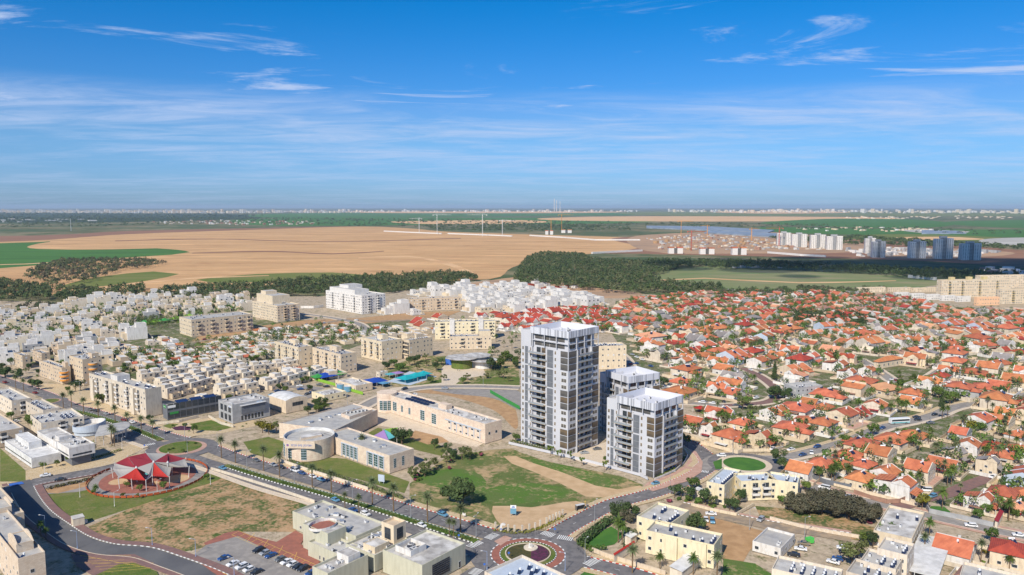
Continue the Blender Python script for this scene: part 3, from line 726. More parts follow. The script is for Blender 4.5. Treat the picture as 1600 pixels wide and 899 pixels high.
def put_win(root, face, a, z, w, h, dims, kind='w', name='window', out=.0):
 """face R: y=0 side (a along x); L: x=0 side (a along y); E: x=dx side; B: y=dy side"""
 dx, dy = dims
 loc = {'R': (a, -out, z), 'L': (-out, a, z), 'E': (dx+out, a, z), 'B': (a, dy+out, z)}[face]
 return obj(name, WM[kind], root, loc, WROT[face], (w, 1, h))
def mk_heater():
 m = MB()
 m.face([(-.55, -.75, .15), (.55, -.75, .15), (.55, .35, 1.15), (-.55, .35, 1.15)], 0)
 m.face([(-.55, -.72, .10), (-.55, .38, 1.10), (.55, .38, 1.10), (.55, -.72, .10)], 2)
 for x in (-.5, .5): m.tube((x, .35, 0), (x, .35, 1.6), .04, 4, 2); m.tube((x, -.7, 0), (x, -.7, .2), .04, 4, 2)
 m.cyl(0, .62, .55, 1.75, .32, 10, 1)
 return m.mesh('solar_heater', ['solar', 'tank', 'metal'])
HEATER = mk_heater()
def mk_heater2():
 m = MB()
 for s in (-1.2, 0):
  m.face([(s, -.8, .15), (s+1.1, -.8, .15), (s+1.1, .4, 1.05), (s, .4, 1.05)], 0)
 m.tube((-1.2, .75, 1.3), (.9, .75, 1.3), .3, 8, 1)
 for x in (-1.1, .9): m.tube((x, .6, 0), (x, .6, 1.3), .05, 4, 2)
 return m.mesh('solar_heater', ['solar', 'tank', 'metal'])
HEATER2 = mk_heater2()
def mk_ac():
 m = MB(); m.box(-.6, -.4, .1, .6, .4, 1.0, 0); m.cyl(0, 0, 1.0, 1.04, .33, 10, 1); m.box(-.55, -.42, .2, .55, -.40, .9, 1); m.box(-.5, -.3, 0, .5, .3, .1, 1)
 return m.mesh('air_conditioner', ['frame', 'darkmetal'])
AC = mk_ac()
def mk_vent():
 m = MB(); m.box(-.9, -.7, 0, .9, .7, .8, 0); m.box(-1.0, -.8, .8, 1.0, .8, .92, 1); m.tube((.9, 0, .4), (2.4, .3, .4), .28, 8, 1); m.tube((2.4, .3, .4), (2.6, 1.8, .4), .28, 8, 1)
 return m.mesh('air_duct', ['roofwhite', 'metal'])
VENT = mk_vent()
def mk_balc(w=3.0, d=1.4, rail='solid', m1='white', m2='rail'):
 m = MB(); m.box(-w/2, -d, -.12, w/2, .0, .05, 0)
 if rail == 'solid':
  m.box(-w/2, -d, .05, w/2, -d+.12, .95, 0); m.box(-w/2, -d+.12, .05, -w/2+.12, 0, .95, 0); m.box(w/2-.12, -d+.12, .05, w/2, 0, .95, 0)
 else:
  m.box(-w/2, -d, .95, w/2, -d+.06, 1.02, 1)
  for k in range(int(w/.5)+1): m.box(-w/2+k*.5, -d, .05, -w/2+k*.5+.05, -d+.05, .95, 1)
 return m.mesh('balcony', [m1, m2])
def bounds_of(pts): return min(p[0] for p in pts), min(p[1] for p in pts), max(p[0] for p in pts), max(p[1] for p in pts)
def shell(mb, pts, z1, par=.9, t=.25, m=0, mr=1, z0=0.0, roofz=None):
 """walls with a parapet round a recessed flat roof; pts counter-clockwise"""
 n = len(pts); P = [Vector((p[0], p[1], 0)) for p in pts]
 inn = []
 for i in range(n):
  d1 = (P[i]-P[i-1]).normalized(); d2 = (P[(i+1) % n]-P[i]).normalized()
  n1 = Vector((-d1.y, d1.x, 0)); n2 = Vector((-d2.y, d2.x, 0)); b = (n1+n2)
  k = b.length_squared/2
  inn.append(P[i]+b*(t/max(k, .3)))
 zr = z1-par if roofz is None else roofz
 for i in range(n):
  j = (i+1) % n; a, b, c, d = P[i], P[j], inn[j], inn[i]
  mb.face([(a.x, a.y, z0), (b.x, b.y, z0), (b.x, b.y, z1), (a.x, a.y, z1)], m)
  mb.face([(a.x, a.y, z1), (b.x, b.y, z1), (c.x, c.y, z1), (d.x, d.y, z1)], m)
  mb.face([(c.x, c.y, zr), (d.x, d.y, zr), (d.x, d.y, z1), (c.x, c.y, z1)], m)
 mb.face([(p.x, p.y, zr) for p in inn], mr)
def rect(x0, y0, x1, y1): return [(x0, y0), (x1, y0), (x1, y1), (x0, y1)]
def solve_len(C, az, xpx, z=0.0):
 """distance from C along azimuth az until the point shows at pixel column xpx"""
 d = Vector((math.sin(R(az)), math.cos(R(az)), 0)); lo, hi = .5, 220
 s = 1 if PX(C+d*5+Vector((0, 0, z)))[0] > PX(C+Vector((0, 0, z)))[0] else -1
 for _ in range(40):
  m = (lo+hi)/2; x = PX((C.x+d.x*m, C.y+d.y*m, z))[0]
  if (x-xpx)*s < 0: lo = m
  else: hi = m
 return m
class Block:
 """an orthogonal building placed by its near top or bottom corner and the columns where its two visible faces end"""
 def __init__(s, name, label, cat, corner, azR, lx, rx, h=None, top=None, at='base', floors=3, wall='cream', roof='roofgrey', group=None, par=.9, body=True, fh=None, dims=None, parent=None, z0=0.0):
  if at == 'base':
   s.C = G(*corner); s.h = h if h is not None else topz(corner[0], corner[1], top)
  else:
   s.h = h; s.C = G(corner[0], corner[1], h); s.C.z = 0
  s.dx, s.dy = dims if dims else (solve_len(s.C, azR, rx, s.h), solve_len(s.C, azR-90, lx, s.h))
  if azR > 60 and not dims: s.dy = min(s.dy, 14)
  if parent is None: s.root = thing(name, label, cat, s.C, axes(azR), group)
  else:
   s.root = obj(name, None, parent, s.C-parent.location, axes(azR)-parent.rotation_euler.z)
   s.root.location = Matrix.Rotation(-parent.rotation_euler.z, 3, 'Z') @ (s.C-parent.location)
  s.rz = axes(azR); s.floors = floors; s.wall = wall; s.roof = roof; s.par = par
  s.fh = fh or (s.h-par)/floors
  s.w, s.r = wall, roof
  if body:
   mb = MB(); shell(mb, rect(0, 0, s.dx, s.dy), s.h, par, z0=z0); mb.build('wall', [wall, roof], s.root)
  s.rr = random.Random(int(s.C.x*13+s.C.y*7))
 def dims(s): return (s.dx, s.dy)
 def wins(s, faces='RL', pitch=3.2, w=1.3, h=1.3, kind='w', skip=0.0, shut=0.15, fl=None, lo=1.5, hi=1.5, z0=0.0):
  for f in faces:
   Ln = s.dx if f in 'RB' else s.dy
   n = max(1, int((Ln-lo-hi)/pitch)+1); st = (Ln-lo-hi)/max(n-1, 1) if n > 1 else 0
   for k in range(n):
    for q in (range(s.floors) if fl is None else fl):
     if s.rr.random() < skip: continue
     kk = 'shut' if s.rr.random() < shut else kind
     put_win(s.root, f, lo+k*st if n > 1 else Ln/2, z0+q*s.fh+s.fh*.55, w*s.rr.choice((.8, 1, 1.2)), h, s.dims(), kk)
 def balconies(s, face, at, w=3.0, d=1.4, rail='solid', m1='white', fl=None, m2='rail', glass=True):
  me = mk_balc(w, d, rail, m1, m2)
  for a in at:
   for q in (range(1, s.floors) if fl is None else fl):
    loc = {'R': (a, 0, q*s.fh+.05), 'L': (0, a, q*s.fh+.05)}[face]
    obj('balcony', me, s.root, loc, WROT[face])
    if glass: put_win(s.root, face, a, q*s.fh+1.35, w*.75, 2.2, s.dims(), 'dark')
 def tanks(s, n, area=None, two=False):
  x0, y0, x1, y1 = area or (1.5, 1.5, s.dx-1.5, s.dy-1.5)
  z = s.h-s.par
  if x1 < x0 or y1 < y0: return
  cols = max(1, int((x1-x0)/2.2)); k = 0
  cells = [(x0+i*2.2, y0+j*3.2) for j in range(max(1, int((y1-y0)/3.2))) for i in range(cols)]
  s.rr.shuffle(cells)
  base = math.atan2(-ld.y, -ld.x)+math.pi/2-s.rz
  for c in cells[:n]:
   obj('solar_heater', HEATER2 if two and s.rr.random() < .5 else HEATER, s.root, (c[0], c[1], z), base+s.rr.uniform(-.08, .08))
 def acs(s, n, area=None):
  x0, y0, x1, y1 = area or (1.2, 1.2, s.dx-1.2, s.dy-1.2)
  for _ in range(n): obj('air_conditioner', AC, s.root, (s.rr.uniform(x0, x1), s.rr.uniform(y0, y1), s.h-s.par), s.rr.choice((0, math.pi/2)))
 def boxon(s, x0, y0, x1, y1, z0, z1, wall=None, roof=None, name='stair_tower', par=.3):
  mb = MB(); shell(mb, rect(x0, y0, x1, y1), z1, par, .2, z0=z0); return mb.build(name, [wall or s.w, roof or s.r], s.root)
def carmesh(paint, kind='sedan', L=4.5, W=1.8, H=1.48):
 m = MB()
 prof = {'sedan': [(0, .35), (0, .75), (.12, .85), (1.15, .98), (1.75, 1.42), (3.1, 1.45), (3.75, 1.02), (4.4, .95), (4.5, .7), (4.5, .35)],
   'suv': [(0, .4), (0, .85), (.1, 1.0), (1.05, 1.1), (1.55, 1.62), (3.9, 1.66), (4.35, 1.1), (4.5, .9), (4.5, .4)],
   'hatch': [(0, .35), (0, .75), (.1, .88), (.95, 1.0), (1.6, 1.46), (3.3, 1.46), (3.85, 1.0), (3.95, .75), (3.95, .35)],
   'van': [(0, .4), (0, .95), (.2, 1.1), (.7, 1.25), (1.4, 2.0), (5.0, 2.05), (5.1, 1.2), (5.1, .4)]}[kind]
 Lx = prof[-1][0]; n = len(prof)
 def wy(z): return (W/2)*(1 if z < 1.0 else 1-.16*min(1, (z-1.0)/.5))
 i = len(m.v)
 m.v += [(x-Lx/2, -wy(z), z) for x, z in prof]+[(x-Lx/2, wy(z), z) for x, z in prof]
 for k in range(n):
  k2 = (k+1) % n
  (x1, z1), (x2, z2) = prof[k], prof[k2]
  up = (min(z1, z2) > .83 and abs(z2-z1) > .3 and (x2 > 0))
  m.f.append((i+k, i+n+k, i+n+k2, i+k2)); m.m.append(1 if up else 0)
 m.f.append(tuple(i+k for k in range(n))); m.m.append(0)
 m.f.append(tuple(i+n+n-1-k for k in range(n))); m.m.append(0)
 top = max(z for x, z in prof); xs = [x for x, z in prof if z > top-.1]; a, b = min(xs), max(xs)
 lo = 1.02 if kind not in ('van',) else 1.25
 for sgn in (-1, 1):
  q = [(a-.35-Lx/2, sgn*(wy(lo)+.012), lo), (b+.3-Lx/2, sgn*(wy(lo)+.012), lo), (b-.05-Lx/2, sgn*(wy(top-.1)+.012), top-.1), (a+.05-Lx/2, sgn*(wy(top-.1)+.012), top-.1)]
  m.face(q if sgn < 0 else q[::-1], 1)
  m.box(-Lx/2-.02, sgn*W*.38-.18, .62, -Lx/2+.05, sgn*W*.38+.18, .78, 2); m.box(Lx/2-.05, sgn*W*.38-.16, .68, Lx/2+.02, sgn*W*.38+.16, .85, 3)
 return m.mesh('body', [paint, 'glass', 'tank', 'paintred'])
def mkpaint(n, c, r=.28): mat(n, c, r, spec=.6, metal=.0 if c[0] > .5 else .2)
for n_, c_ in {'cwhite': (.80, .80, .80), 'csilver': (.42, .44, .46), 'cblue': (.035, .10, .28), 'cdark': (.035, .04, .05), 'cgrey': (.17, .18, .19), 'cred': (.30, .03, .03), 'csky': (.16, .38, .55), 'cbeige': (.30, .25, .18)}.items(): mkpaint(n_, c_)
def wheelmesh():
 m = MB(); n = 12
 for sgn, y in ((1, 0),):
  i = len(m.v)
  for yy in (-.1, .1):
   m.v += [(.32*math.cos(2*math.pi*k/n), yy, .32*math.sin(2*math.pi*k/n)) for k in range(n)]
  for k in range(n): k2 = (k+1) % n; m.f.append((i+k, i+k2, i+n+k2, i+n+k)); m.m.append(0)
  m.f.append(tuple(i+k for k in range(n))); m.m.append(0); m.f.append(tuple(i+n+k for k in range(n))); m.m.append(0)
 for y in (-.105, .105): m.face([(.19*math.cos(2*math.pi*k/8), y, .19*math.sin(2*math.pi*k/8)) for k in range(8)], 1)
 return m.mesh('wheel', ['paintblack', 'metal'])
WHEEL = wheelmesh(); CM = {}
CNAME = {'cwhite': 'white', 'csilver': 'silver', 'cblue': 'dark blue', 'cdark': 'black', 'cgrey': 'grey', 'cred': 'dark red', 'csky': 'light blue', 'cbeige': 'beige'}
def car(px, py, az, paint='cwhite', kind='sedan', where='parked by the kerb', group='cars about the town', parts=True, name='parked_car'):
 """az: screen-independent heading in degrees clockwise from the view"""
 k = (paint, kind)
 if k not in CM: CM[k] = carmesh(paint, kind)
 p = G(px, py) if not isinstance(px, Vector) else px
 kn = {'sedan': 'saloon car', 'suv': 'off-road car', 'hatch': 'hatchback', 'van': 'van'}[kind]
 cat = 'van' if kind == 'van' else 'car'
 if not parts:
  o = thing('parked_car' if kind != 'van' else 'parked_van', f'{CNAME[paint]} {kn} {where}', cat, p+Vector((0, 0, -.02)), axes(az), group, CM[k]); return o
 r = thing('parked_car' if kind != 'van' else 'parked_van', f'{CNAME[paint]} {kn} {where}', cat, p+Vector((0, 0, -.02)), axes(az), group)
 obj('body', CM[k], r)
 for x in (-1.35, 1.35):
  for y in (-.82, .82): obj('wheel', WHEEL, r, (x, y, .32))
 return r
def leafquads(m, c, rad, n, size, r, flat=1.0, mi=0, inner=.35):
 for _ in range(n):
  while True:
   d = Vector((r.gauss(0, 1), r.gauss(0, 1), r.gauss(0, 1)))
   if d.length > .1: break
  d.normalize(); q = inner+(1-inner)*(r.random()**.45)
  p = Vector((c[0]+d.x*rad[0]*q, c[1]+d.y*rad[1]*q, c[2]+d.z*rad[2]*q*flat))
  nrm = (d*1.0+Vector((r.gauss(0, .55), r.gauss(0, .55), r.gauss(0, .55)+.25))).normalized()
  t = nrm.orthogonal().normalized(); t = Matrix.Rotation(r.uniform(0, 6.28), 3, nrm) @ t; b = nrm.cross(t)
  s = size*r.uniform(.6, 1.25); s2 = s*r.uniform(.5, .9)
  m.face([p-t*s, p-b*s2*.8+t*.1*s, p+t*s, p+b*s2], mi)
def crownmesh(kind, seed, leaf, w=4.0, h=5.0, n=520, ls=.42):
 r = random.Random(seed); m = MB()
 if kind == 'round':
  lobes = [((0, 0, h*.55), (w*.62, w*.62, h*.42))]
  for k in range(9):
   a = r.uniform(0, 6.28); q = r.uniform(.35, .78)*w
   lobes.append(((math.cos(a)*q, math.sin(a)*q, h*r.uniform(.28, .78)), (w*r.uniform(.28, .42),)*2+(h*r.uniform(.18, .3),)))
  for c, rad in lobes: leafquads(m, c, rad, int(n/len(lobes)*(1.6 if c[0] == 0 else .95)), ls, r)
 elif kind == 'open':
  for k in range(11):
   a = r.uniform(0, 6.28); q = r.uniform(.15, .9)*w
   leafquads(m, (math.cos(a)*q, math.sin(a)*q, h*r.uniform(.3, .9)), (w*r.uniform(.2, .34),)*2+(h*r.uniform(.12, .2),), int(n/12), ls, r, inner=.1)
 elif kind == 'cone':
  for k in range(12):
   t = (k+.5)/12; leafquads(m, (r.uniform(-.1, .1)*w, r.uniform(-.1, .1)*w, h*t), (w*(1.02-t)*.9+.15,)*2+(h*.09,), int(n/12*(1.4-t)), ls, r)
 elif kind == 'bush':
  for k in range(6):
   a = r.uniform(0, 6.28); q = r.uniform(0, .6)*w
   leafquads(m, (math.cos(a)*q, math.sin(a)*q, h*r.uniform(.3, .6)), (w*r.uniform(.35, .5),)*2+(h*.35,), int(n/6), ls, r)
 return m.mesh('crown', [leaf])
def trunkmesh(h, r0=.2, seed=1, branches=4, spread=1.6, up=2.0):
 r = random.Random(seed); m = MB(); m.tube((0, 0, -.2), (r.uniform(-.2, .2), r.uniform(-.2, .2), h), r0, 7, 0, r0*.65)
 for k in range(branches):
  a = k*6.28/branches+r.uniform(-.4, .4)
  m.tube((0, 0, h*.8), (math.cos(a)*spread, math.sin(a)*spread, h+up*r.uniform(.6, 1)), r0*.5, 5, 0, r0*.2)
 return m.mesh('trunk', ['bark'])
def palmcrown(seed, L=3.0, n=34, leaf='palmleaf', droop=1.0, wid=.55):
 r = random.Random(seed); m = MB()
 for k in range(n):
  a = k*2.399+r.uniform(-.1, .1); el = R(78-100*(k/n)+r.uniform(-6, 6)); Lk = L*r.uniform(.85, 1.1)
  p = Vector((0, 0, 0)); d = Vector((math.cos(a)*math.cos(el), math.sin(a)*math.cos(el), math.sin(el)))
  side = Vector((-math.sin(a), math.cos(a), 0)); seg = 6; pts = [p.copy()]
  for s in range(seg):
   p = p+d*(Lk/seg); d = (d+Vector((0, 0, -.22*droop))).normalized(); pts.append(p.copy())
  for s in range(seg):
   w0 = wid*(.35+.65*math.sin(math.pi*min(1, (s+.3)/seg*1.1+.1)))*.5; w1 = wid*(.35+.65*math.sin(math.pi*min(1, (s+1.3)/seg*1.1+.1)))*.5 if s < seg-1 else .05
   a0, a1 = pts[s], pts[s+1]; dn = Vector((0, 0, -.22))
   for sg in (-1, 1):
    for j in range(3):
     t0, t1 = j/3, j/3+.2
     u = a0.lerp(a1, t0); v = a0.lerp(a1, t1); ww = w0+(w1-w0)*t0
     m.face([u, v, v+side*sg*ww*1.5+dn*ww*1.4+(a1-a0)*.3, u+side*sg*ww*1.5+dn*ww*1.4+(a1-a0)*.2], 0)
   m.tube(a0, a1, .035, 3, 0)
 return m.mesh('crown', [leaf])
def palmtrunk(h, r=.24):
 m = MB(); n = 8
 for k in range(n):
  z0, z1 = -.2+k*(h+.2)/n, -.2+(k+1)*(h+.2)/n; m.cyl(0, 0, z0, z1, r*(1.12-.1*k/n), 8, 0, r*(.95-.1*k/n), cap=(k == n-1))
 m.cyl(0, 0, h-.5, h+.15, r*1.1, 8, 0, r*1.5)
 return m.mesh('trunk', ['palmbark'])
CR = {
 'green': [crownmesh('round', s, 'leaf', 3.2, 4.6, 900, .34) for s in (1, 2, 3)],
 'olive': [crownmesh('open', s, 'leafolive', 3.0, 4.2, 700, .32) for s in (4, 5)],
 'dark': [crownmesh('round', s, 'leafdark', 3.4, 5.0, 900, .36) for s in (6, 7)],
 'big': [crownmesh('round', s, 'leafdark', 5.4, 7.0, 2200, .42) for s in (8,)],
 'bigbrown': [crownmesh('round', s, 'leafbrown', 5.6, 6.6, 2600, .40) for s in (9, 19)],
 'cone': [crownmesh('cone', s, 'leafdark', 1.6, 7.0, 600, .32) for s in (10,)],
 'cypress': [crownmesh('cone', s, 'leafdark', .8, 7.0, 420, .28) for s in (11,)],
 'light': [crownmesh('open', s, 'leaflight', 1.6, 3.4, 420, .24) for s in (12, 13)],
 'yellow': [crownmesh('round', s, 'leafyellow', 1.9, 2.6, 420, .26) for s in (14,)],
 'bush': [crownmesh('bush', s, 'leaf', 1.5, 1.6, 320, .24) for s in (15, 16)],
 'bushred': [crownmesh('bush', s, 'flowerred', 1.3, 1.3, 260, .22) for s in (17,)],
 'bushlight': [crownmesh('bush', s, 'leaflight', 1.3, 1.3, 260, .22) for s in (18,)],
 'palm': [palmcrown(s, 2.7, 40) for s in (21, 22, 23)], 'palmgreen': [palmcrown(s, 2.6, 26, 'leaf', 1.5, .7) for s in (24, 25)],
}
TR = {'green': trunkmesh(2.0), 'olive': trunkmesh(1.8, .17, 2), 'dark': trunkmesh(2.0, .2, 3), 'big': trunkmesh(2.2, .4, 4, 6, 2.6, 3), 'bigbrown': trunkmesh(2.0, .35, 5, 6, 2.8, 3), 'cone': trunkmesh(1.2, .16, 6, 0),
      'cypress': trunkmesh(.8, .12, 6, 0), 'light': trunkmesh(2.2, .08, 7, 3, .6, 1), 'yellow': trunkmesh(1.2, .12, 8, 3, .8, 1), 'bush': None, 'bushred': None, 'bushlight': None, 'palm': palmtrunk(8.6), 'palmgreen': palmtrunk(5.4, .17)}
CZ = {'green': 1.6, 'olive': 1.5, 'dark': 1.6, 'big': 1.2, 'bigbrown': .9, 'cone': .8, 'cypress': .4, 'light': 1.8, 'yellow': .8, 'bush': 0, 'bushred': 0, 'bushlight': 0, 'palm': 8.7, 'palmgreen': 5.5}
TL = {'green': ('tree', 'rounded green leafy tree'), 'olive': ('tree', 'thin grey green tree'), 'dark': ('tree', 'dense dark green tree'), 'big': ('tree', 'broad dark evergreen tree'), 'bigbrown': ('tree', 'wide brownish green tree'),
      'cone': ('conifer', 'narrow dark conifer'), 'cypress': ('cypress_tree', 'slim dark cypress'), 'light': ('young_tree', 'young light green tree'), 'yellow': ('tree', 'small yellow leaved tree'), 'bush': ('bush', 'round green bush'),
      'bushred': ('bush', 'reddish flowering bush'), 'bushlight': ('bush', 'bright green bush'), 'palm': ('palm_tree', 'tall date palm'), 'palmgreen': ('palm_tree', 'green feathery palm')}
def tree(px, py, kind='green', s=1.0, where='', group=None, parts=True, sz=None):
 p = G(px, py) if not isinstance(px, Vector) else px
 nm, lb = TL[kind]; r = rnd
 tk = TR[kind]; cr = r.choice(CR[kind]); rz = r.uniform(0, 6.28)
 cat = {'tree': 'tree', 'conifer': 'tree', 'cypress_tree': 'tree', 'young_tree': 'tree', 'bush': 'bush', 'palm_tree': 'palm tree'}[nm]
 if tk is None or not parts:
  o = thing(nm, (lb+' '+where).strip(), cat, p+Vector((0, 0, -.05)), rz, group or TG[nm], cr if tk is None else MERGED(kind, cr, tk)); o.scale = (s, s, sz or s*r.uniform(.85, 1.15)); return o
 o = thing(nm, (lb+' '+where).strip(), cat, p, rz, group or TG[nm]); o.scale = (s, s, sz or s*r.uniform(.9, 1.12))
 obj('trunk', tk, o); obj('crown', cr, o, (0, 0, CZ[kind])); return o
TG = {'tree': 'trees among the houses and lots', 'conifer': 'conifers among the houses', 'cypress_tree': 'slim cypresses among the houses', 'young_tree': 'young trees', 'bush': 'bushes and shrubs', 'palm_tree': 'palms of the town'}
_MG = {}
def MERGED(kind, cr, tk):
 k = (kind, cr.name)
 if k not in _MG:
  m = MB(); m.v = [tuple(v.co) for v in tk.vertices]; m.f = [tuple(p.vertices) for p in tk.polygons]; m.m = [0]*len(m.f)
  i = len(m.v); m.v += [(v.co.x, v.co.y, v.co.z+CZ[kind]) for v in cr.vertices]; m.f += [tuple(i+q for q in p.vertices) for p in cr.polygons]; m.m += [1]*len(cr.polygons)
  me = m.mesh('tree', ['bark', 'leaf']); me.materials[0] = tk.materials[0]; me.materials[1] = cr.materials[0]; _MG[k] = me
 return _MG[k]
def mklamp(arms=1, h=8.5, m='metal'):
 a = MB(); a.cyl(0, 0, -.1, h, .12, 8, 0, .06); a.cyl(0, 0, -.1, .5, .18, 8, 0)
 b = MB(); c = MB()
 for s in ((1,) if arms == 1 else (-1, 1)):
  b.tube((0, 0, h), (s*1.6, 0, h+.25), .05, 5); c.box(min(s*1.5, s*2.2), -.16, h+.2, max(s*1.5, s*2.2), .16, h+.34, 0)
 return a.mesh('pole', [m]), b.mesh('arm', [m]), c.mesh('lamp_head', ['frame'])
LP = {1: mklamp(1), 2: mklamp(2), 'park': mklamp(1, 6.0, 'white'), 'blue': mklamp(1, 6.5, 'bluemetal')}
def lamp(px, py, kind=1, rz=0.0, where='', s=1.0, lab=None):
 p = G(px, py); lb = lab or {1: 'grey single arm street lamp', 2: 'grey double arm street lamp', 'park': 'white park lamp post', 'blue': 'blue street lamp'}[kind]
 o = thing('street_lamp', (lb+' '+where).strip(), 'street lamp', p, rz, 'street lamps'); o.scale = (s, s, s)
 a, b, c = LP[kind]; obj('pole', a, o); obj('arm', b, o); obj('lamp_head', c, o); return o
mat('screen', (.64, .65, .70), .6); mat('screengrey', (.36, .37, .41), .6)
_pm = MB(); leafquads(_pm, (0, 0, 1.3), (.8, .8, 1.1), 46, .34, random.Random(4)); PLANT = _pm.mesh('balcony_plant', ['leaf'])
def tower(label, C, azR, lx, rx, h, nfl, pent, crown_h, pattern, dims=None, group='new white apartment towers', left=True, slabm='woodslab'):
 """C near corner; h parapet height; pent floors of penthouse; pattern: list from top of G (glass band of 3) / W (window rows)"""
 dx, dy = dims or (solve_len(C, azR, rx, h), solve_len(C, azR-90, lx, h))
 rt = thing('apartment_tower', label, 'tower block', C, axes(azR), group)
 fh = h/nfl; D = (dx, dy)
 mb = MB()
 bal0, bal1 = dy*.47, dy*.76      # balcony stack on the left face, measured from the near corner
 rec = 1.3
 br0, br1 = dx*.30, dx*.76        # balcony stack on the right face
 pts = [(0, 0), (br0, 0), (br0, rec), (br1, rec), (br1, 0), (dx, 0), (dx, dy), (0, dy), (0, bal1), (rec, bal1), (rec, bal0), (0, bal0)]
 shell(mb, pts, h, .6, .2)
 mb.build('wall', ['towerwhite', 'roofpale'], rt)
 wing = MB(); shell(wing, rect(-.003, dy*.78, dx*.55, dy+.003), h+pent*fh+crown_h*.45, .6, .25, z0=h-.7); wing.build('roof_wing', ['towerwhite', 'roofpale'], rt)
 ph = pent*fh; px0, py0 = 1.6, 1.6
 m = MB(); m.prism(rect(px0, py0, dx-2.0, dy*.775), h-.55, h+ph, 0, 1); m.build('penthouse', ['towerwhite', 'roofpale'], rt)
 npn = 4
 for k in range(npn):
  for q in range(pent):
   obj('window', WM['gg'], rt, (px0-.01, py0+2+(dy*.74-py0-2)*(k+.5)/npn, h+q*fh+fh*.5), WROT['L'], ((dy*.74-py0)/npn*.86, 1, fh*.66))
   if k < 3: obj('window', WM['plain'], rt, (px0+(dx-4)*(k+.5)/3, py0-.01, h+q*fh+fh*.5), 0, ((dx-4)/3*.72, 1, fh*.72))
 for x, y in [(.15, .15), (.15, dy*.25), (.15, dy*.5), (.15, dy*.75), (dx*.27, .15), (dx*.52, .15), (dx*.75, .15), (dx-.4, .15)]:
  m = MB(); m.box(x, y, h-.1, x+.35, y+.35, h+ph, 0); m.build('column', ['towerwhite'], rt)
 if pent > 1:
  m = MB(); m.box(.3, .3, h+fh-.15, px0, dy*.775, h+fh+.1, 0); m.box(px0, .3, h+fh-.15, dx-.4, px0, h+fh+.1, 0); m.build('terrace_slab', ['towerwhite'], rt)
 z0, z1 = h+ph, h+ph+crown_h; t = .22
 x0, y0, x1, y1 = .1, .1, dx-.1, dy*.80
 m = MB()
 m.box(x0, y0, z0, x1, y0+t, z1, 0); m.box(x0, y1-t, z0, x1, y1, z1, 0); m.box(x0, y0+t, z0, x0+t, y1-t, z1, 0); m.box(x1-t, y0+t, z0, x1, y1-t, z1, 0)
 m.face([(x0+t, y0+t, z0+.25), (x1-t, y0+t, z0+.25), (x1-t, y1-t, z0+.25), (x0+t, y1-t, z0+.25)], 0)
 m.build('roof_screen', ['screen'], rt)
 m = MB(); r = random.Random(int(C.x))
 for face, Ln in (('R', x1-x0), ('L', y1-y0), ('E', y1-y0)):
  a = .2
  while a < Ln-.7:
   w_ = r.choice((.3, .4, .6, .9))
   if face == 'R': m.box(x0+a, y0-.10, z0+.01, x0+a+w_, y0-.003, z1-.02, r.random() < .45)
   elif face == 'L': m.box(x0-.10, y0+a, z0+.01-(fh*.9 if False else 0), x0-.003, y0+a+w_, z1-.02, r.random() < .5)
   else: m.box(x1+.003, y0+a, z0+.01, x1+.1, y0+a+w_, z1-.02, r.random() < .5)
   a += w_+r.choice((.15, .3, .5))
 m.build('screen_panel', ['screengrey', 'screen'], rt)
 for k in range(10):
  obj('air_conditioner', AC, rt, (3+r.random()*(dx-6), 3+r.random()*(dy*.7-4), z0+.25), r.choice((0, 1.57)))
 seq = []
 for ch in pattern: seq += [ch]
 for q in range(nfl):
  z = h-(q+.5)*fh; kind = seq[q] if q < len(seq) else 'W'
  g = kind in 'GB'; gk = 'gb' if (kind == 'B') != (rnd.random() < .15) else 'gg'
  if g:
   put_win(rt, 'L', dy*.085, z-.05, dy*.145, fh*.90, D, gk, out=.03); put_win(rt, 'R', dx*.135, z-.05, dx*.245, fh*.90, D, gk, out=.03)
   put_win(rt, 'R', dx*.885, z-.05, dx*.21, fh*.90, D, gk, out=.03)
  else:
   put_win(rt, 'L', dy*.088, z-.05, dy*.11, fh*.58, D, 'g'); put_win(rt, 'R', dx*.15, z-.05, dx*.20, fh*.58, D, 'g'); put_win(rt, 'R', dx*.885, z-.05, dx*.17, fh*.58, D, 'g')
  for yy, w_ in ((dy*.265, 1.0), (dy*.79, .7), (dy*.955, 1.2)):
   put_win(rt, 'L', yy, z, w_, fh*.55, D, 'b' if (q*7+int(yy)) % 3 else 'g')
 q = 0
 while q < nfl:
  n = min(3, nfl-q); zt = h-q*fh-.55; zb = h-(q+n)*fh+.15
  for yc, w_ in ((dy*.37, dy*.125), (dy*.875, dy*.065)):
   m = MB(); m.box(-.02, yc-w_/2, zb, -.005, yc+w_/2, zt, 0)
   m.box(-.22, yc-w_/2-.12, zb, -.003, yc-w_/2, zt, 1); m.box(-.22, yc+w_/2, zb, -.003, yc+w_/2+.12, zt, 1)
   for j in range(1, n): m.box(-.10, yc-w_/2, zt-j*fh-.06, -.021, yc+w_/2, zt-j*fh+.06, 2)
   m.build('louvre_strip', ['darkstrip', 'towerwhite', 'greywall'], rt)
  q += 3
 m = MB(); m.box(dx*.262, -.55, .0, dx*.292, -.003, h-.3, 0); m.build('pilaster', ['towerwhite'], rt)
 w1 = bal1-bal0+1.2; w2 = br1-br0-.2
 b1 = MB(); b1.box(-w1/2, -1.9, -.16, w1/2, .0, .02, 0); b1.box(-w1/2, -1.9, .02, w1/2, -1.85, .95, 1); b1.box(-w1/2, -1.85, .02, -w1/2+.05, 0, .95, 1)
 me1 = b1.mesh('balcony', [slabm, 'glassrail'])
 b2 = MB(); b2.box(-w2/2, -1.9, -.16, w2/2, .0, .02, 0); b2.box(-w2/2, -1.9, .02, w2/2, -1.85, .95, 1); b2.box(w2/2-.05, -1.85, .02, w2/2, 0, .95, 1)
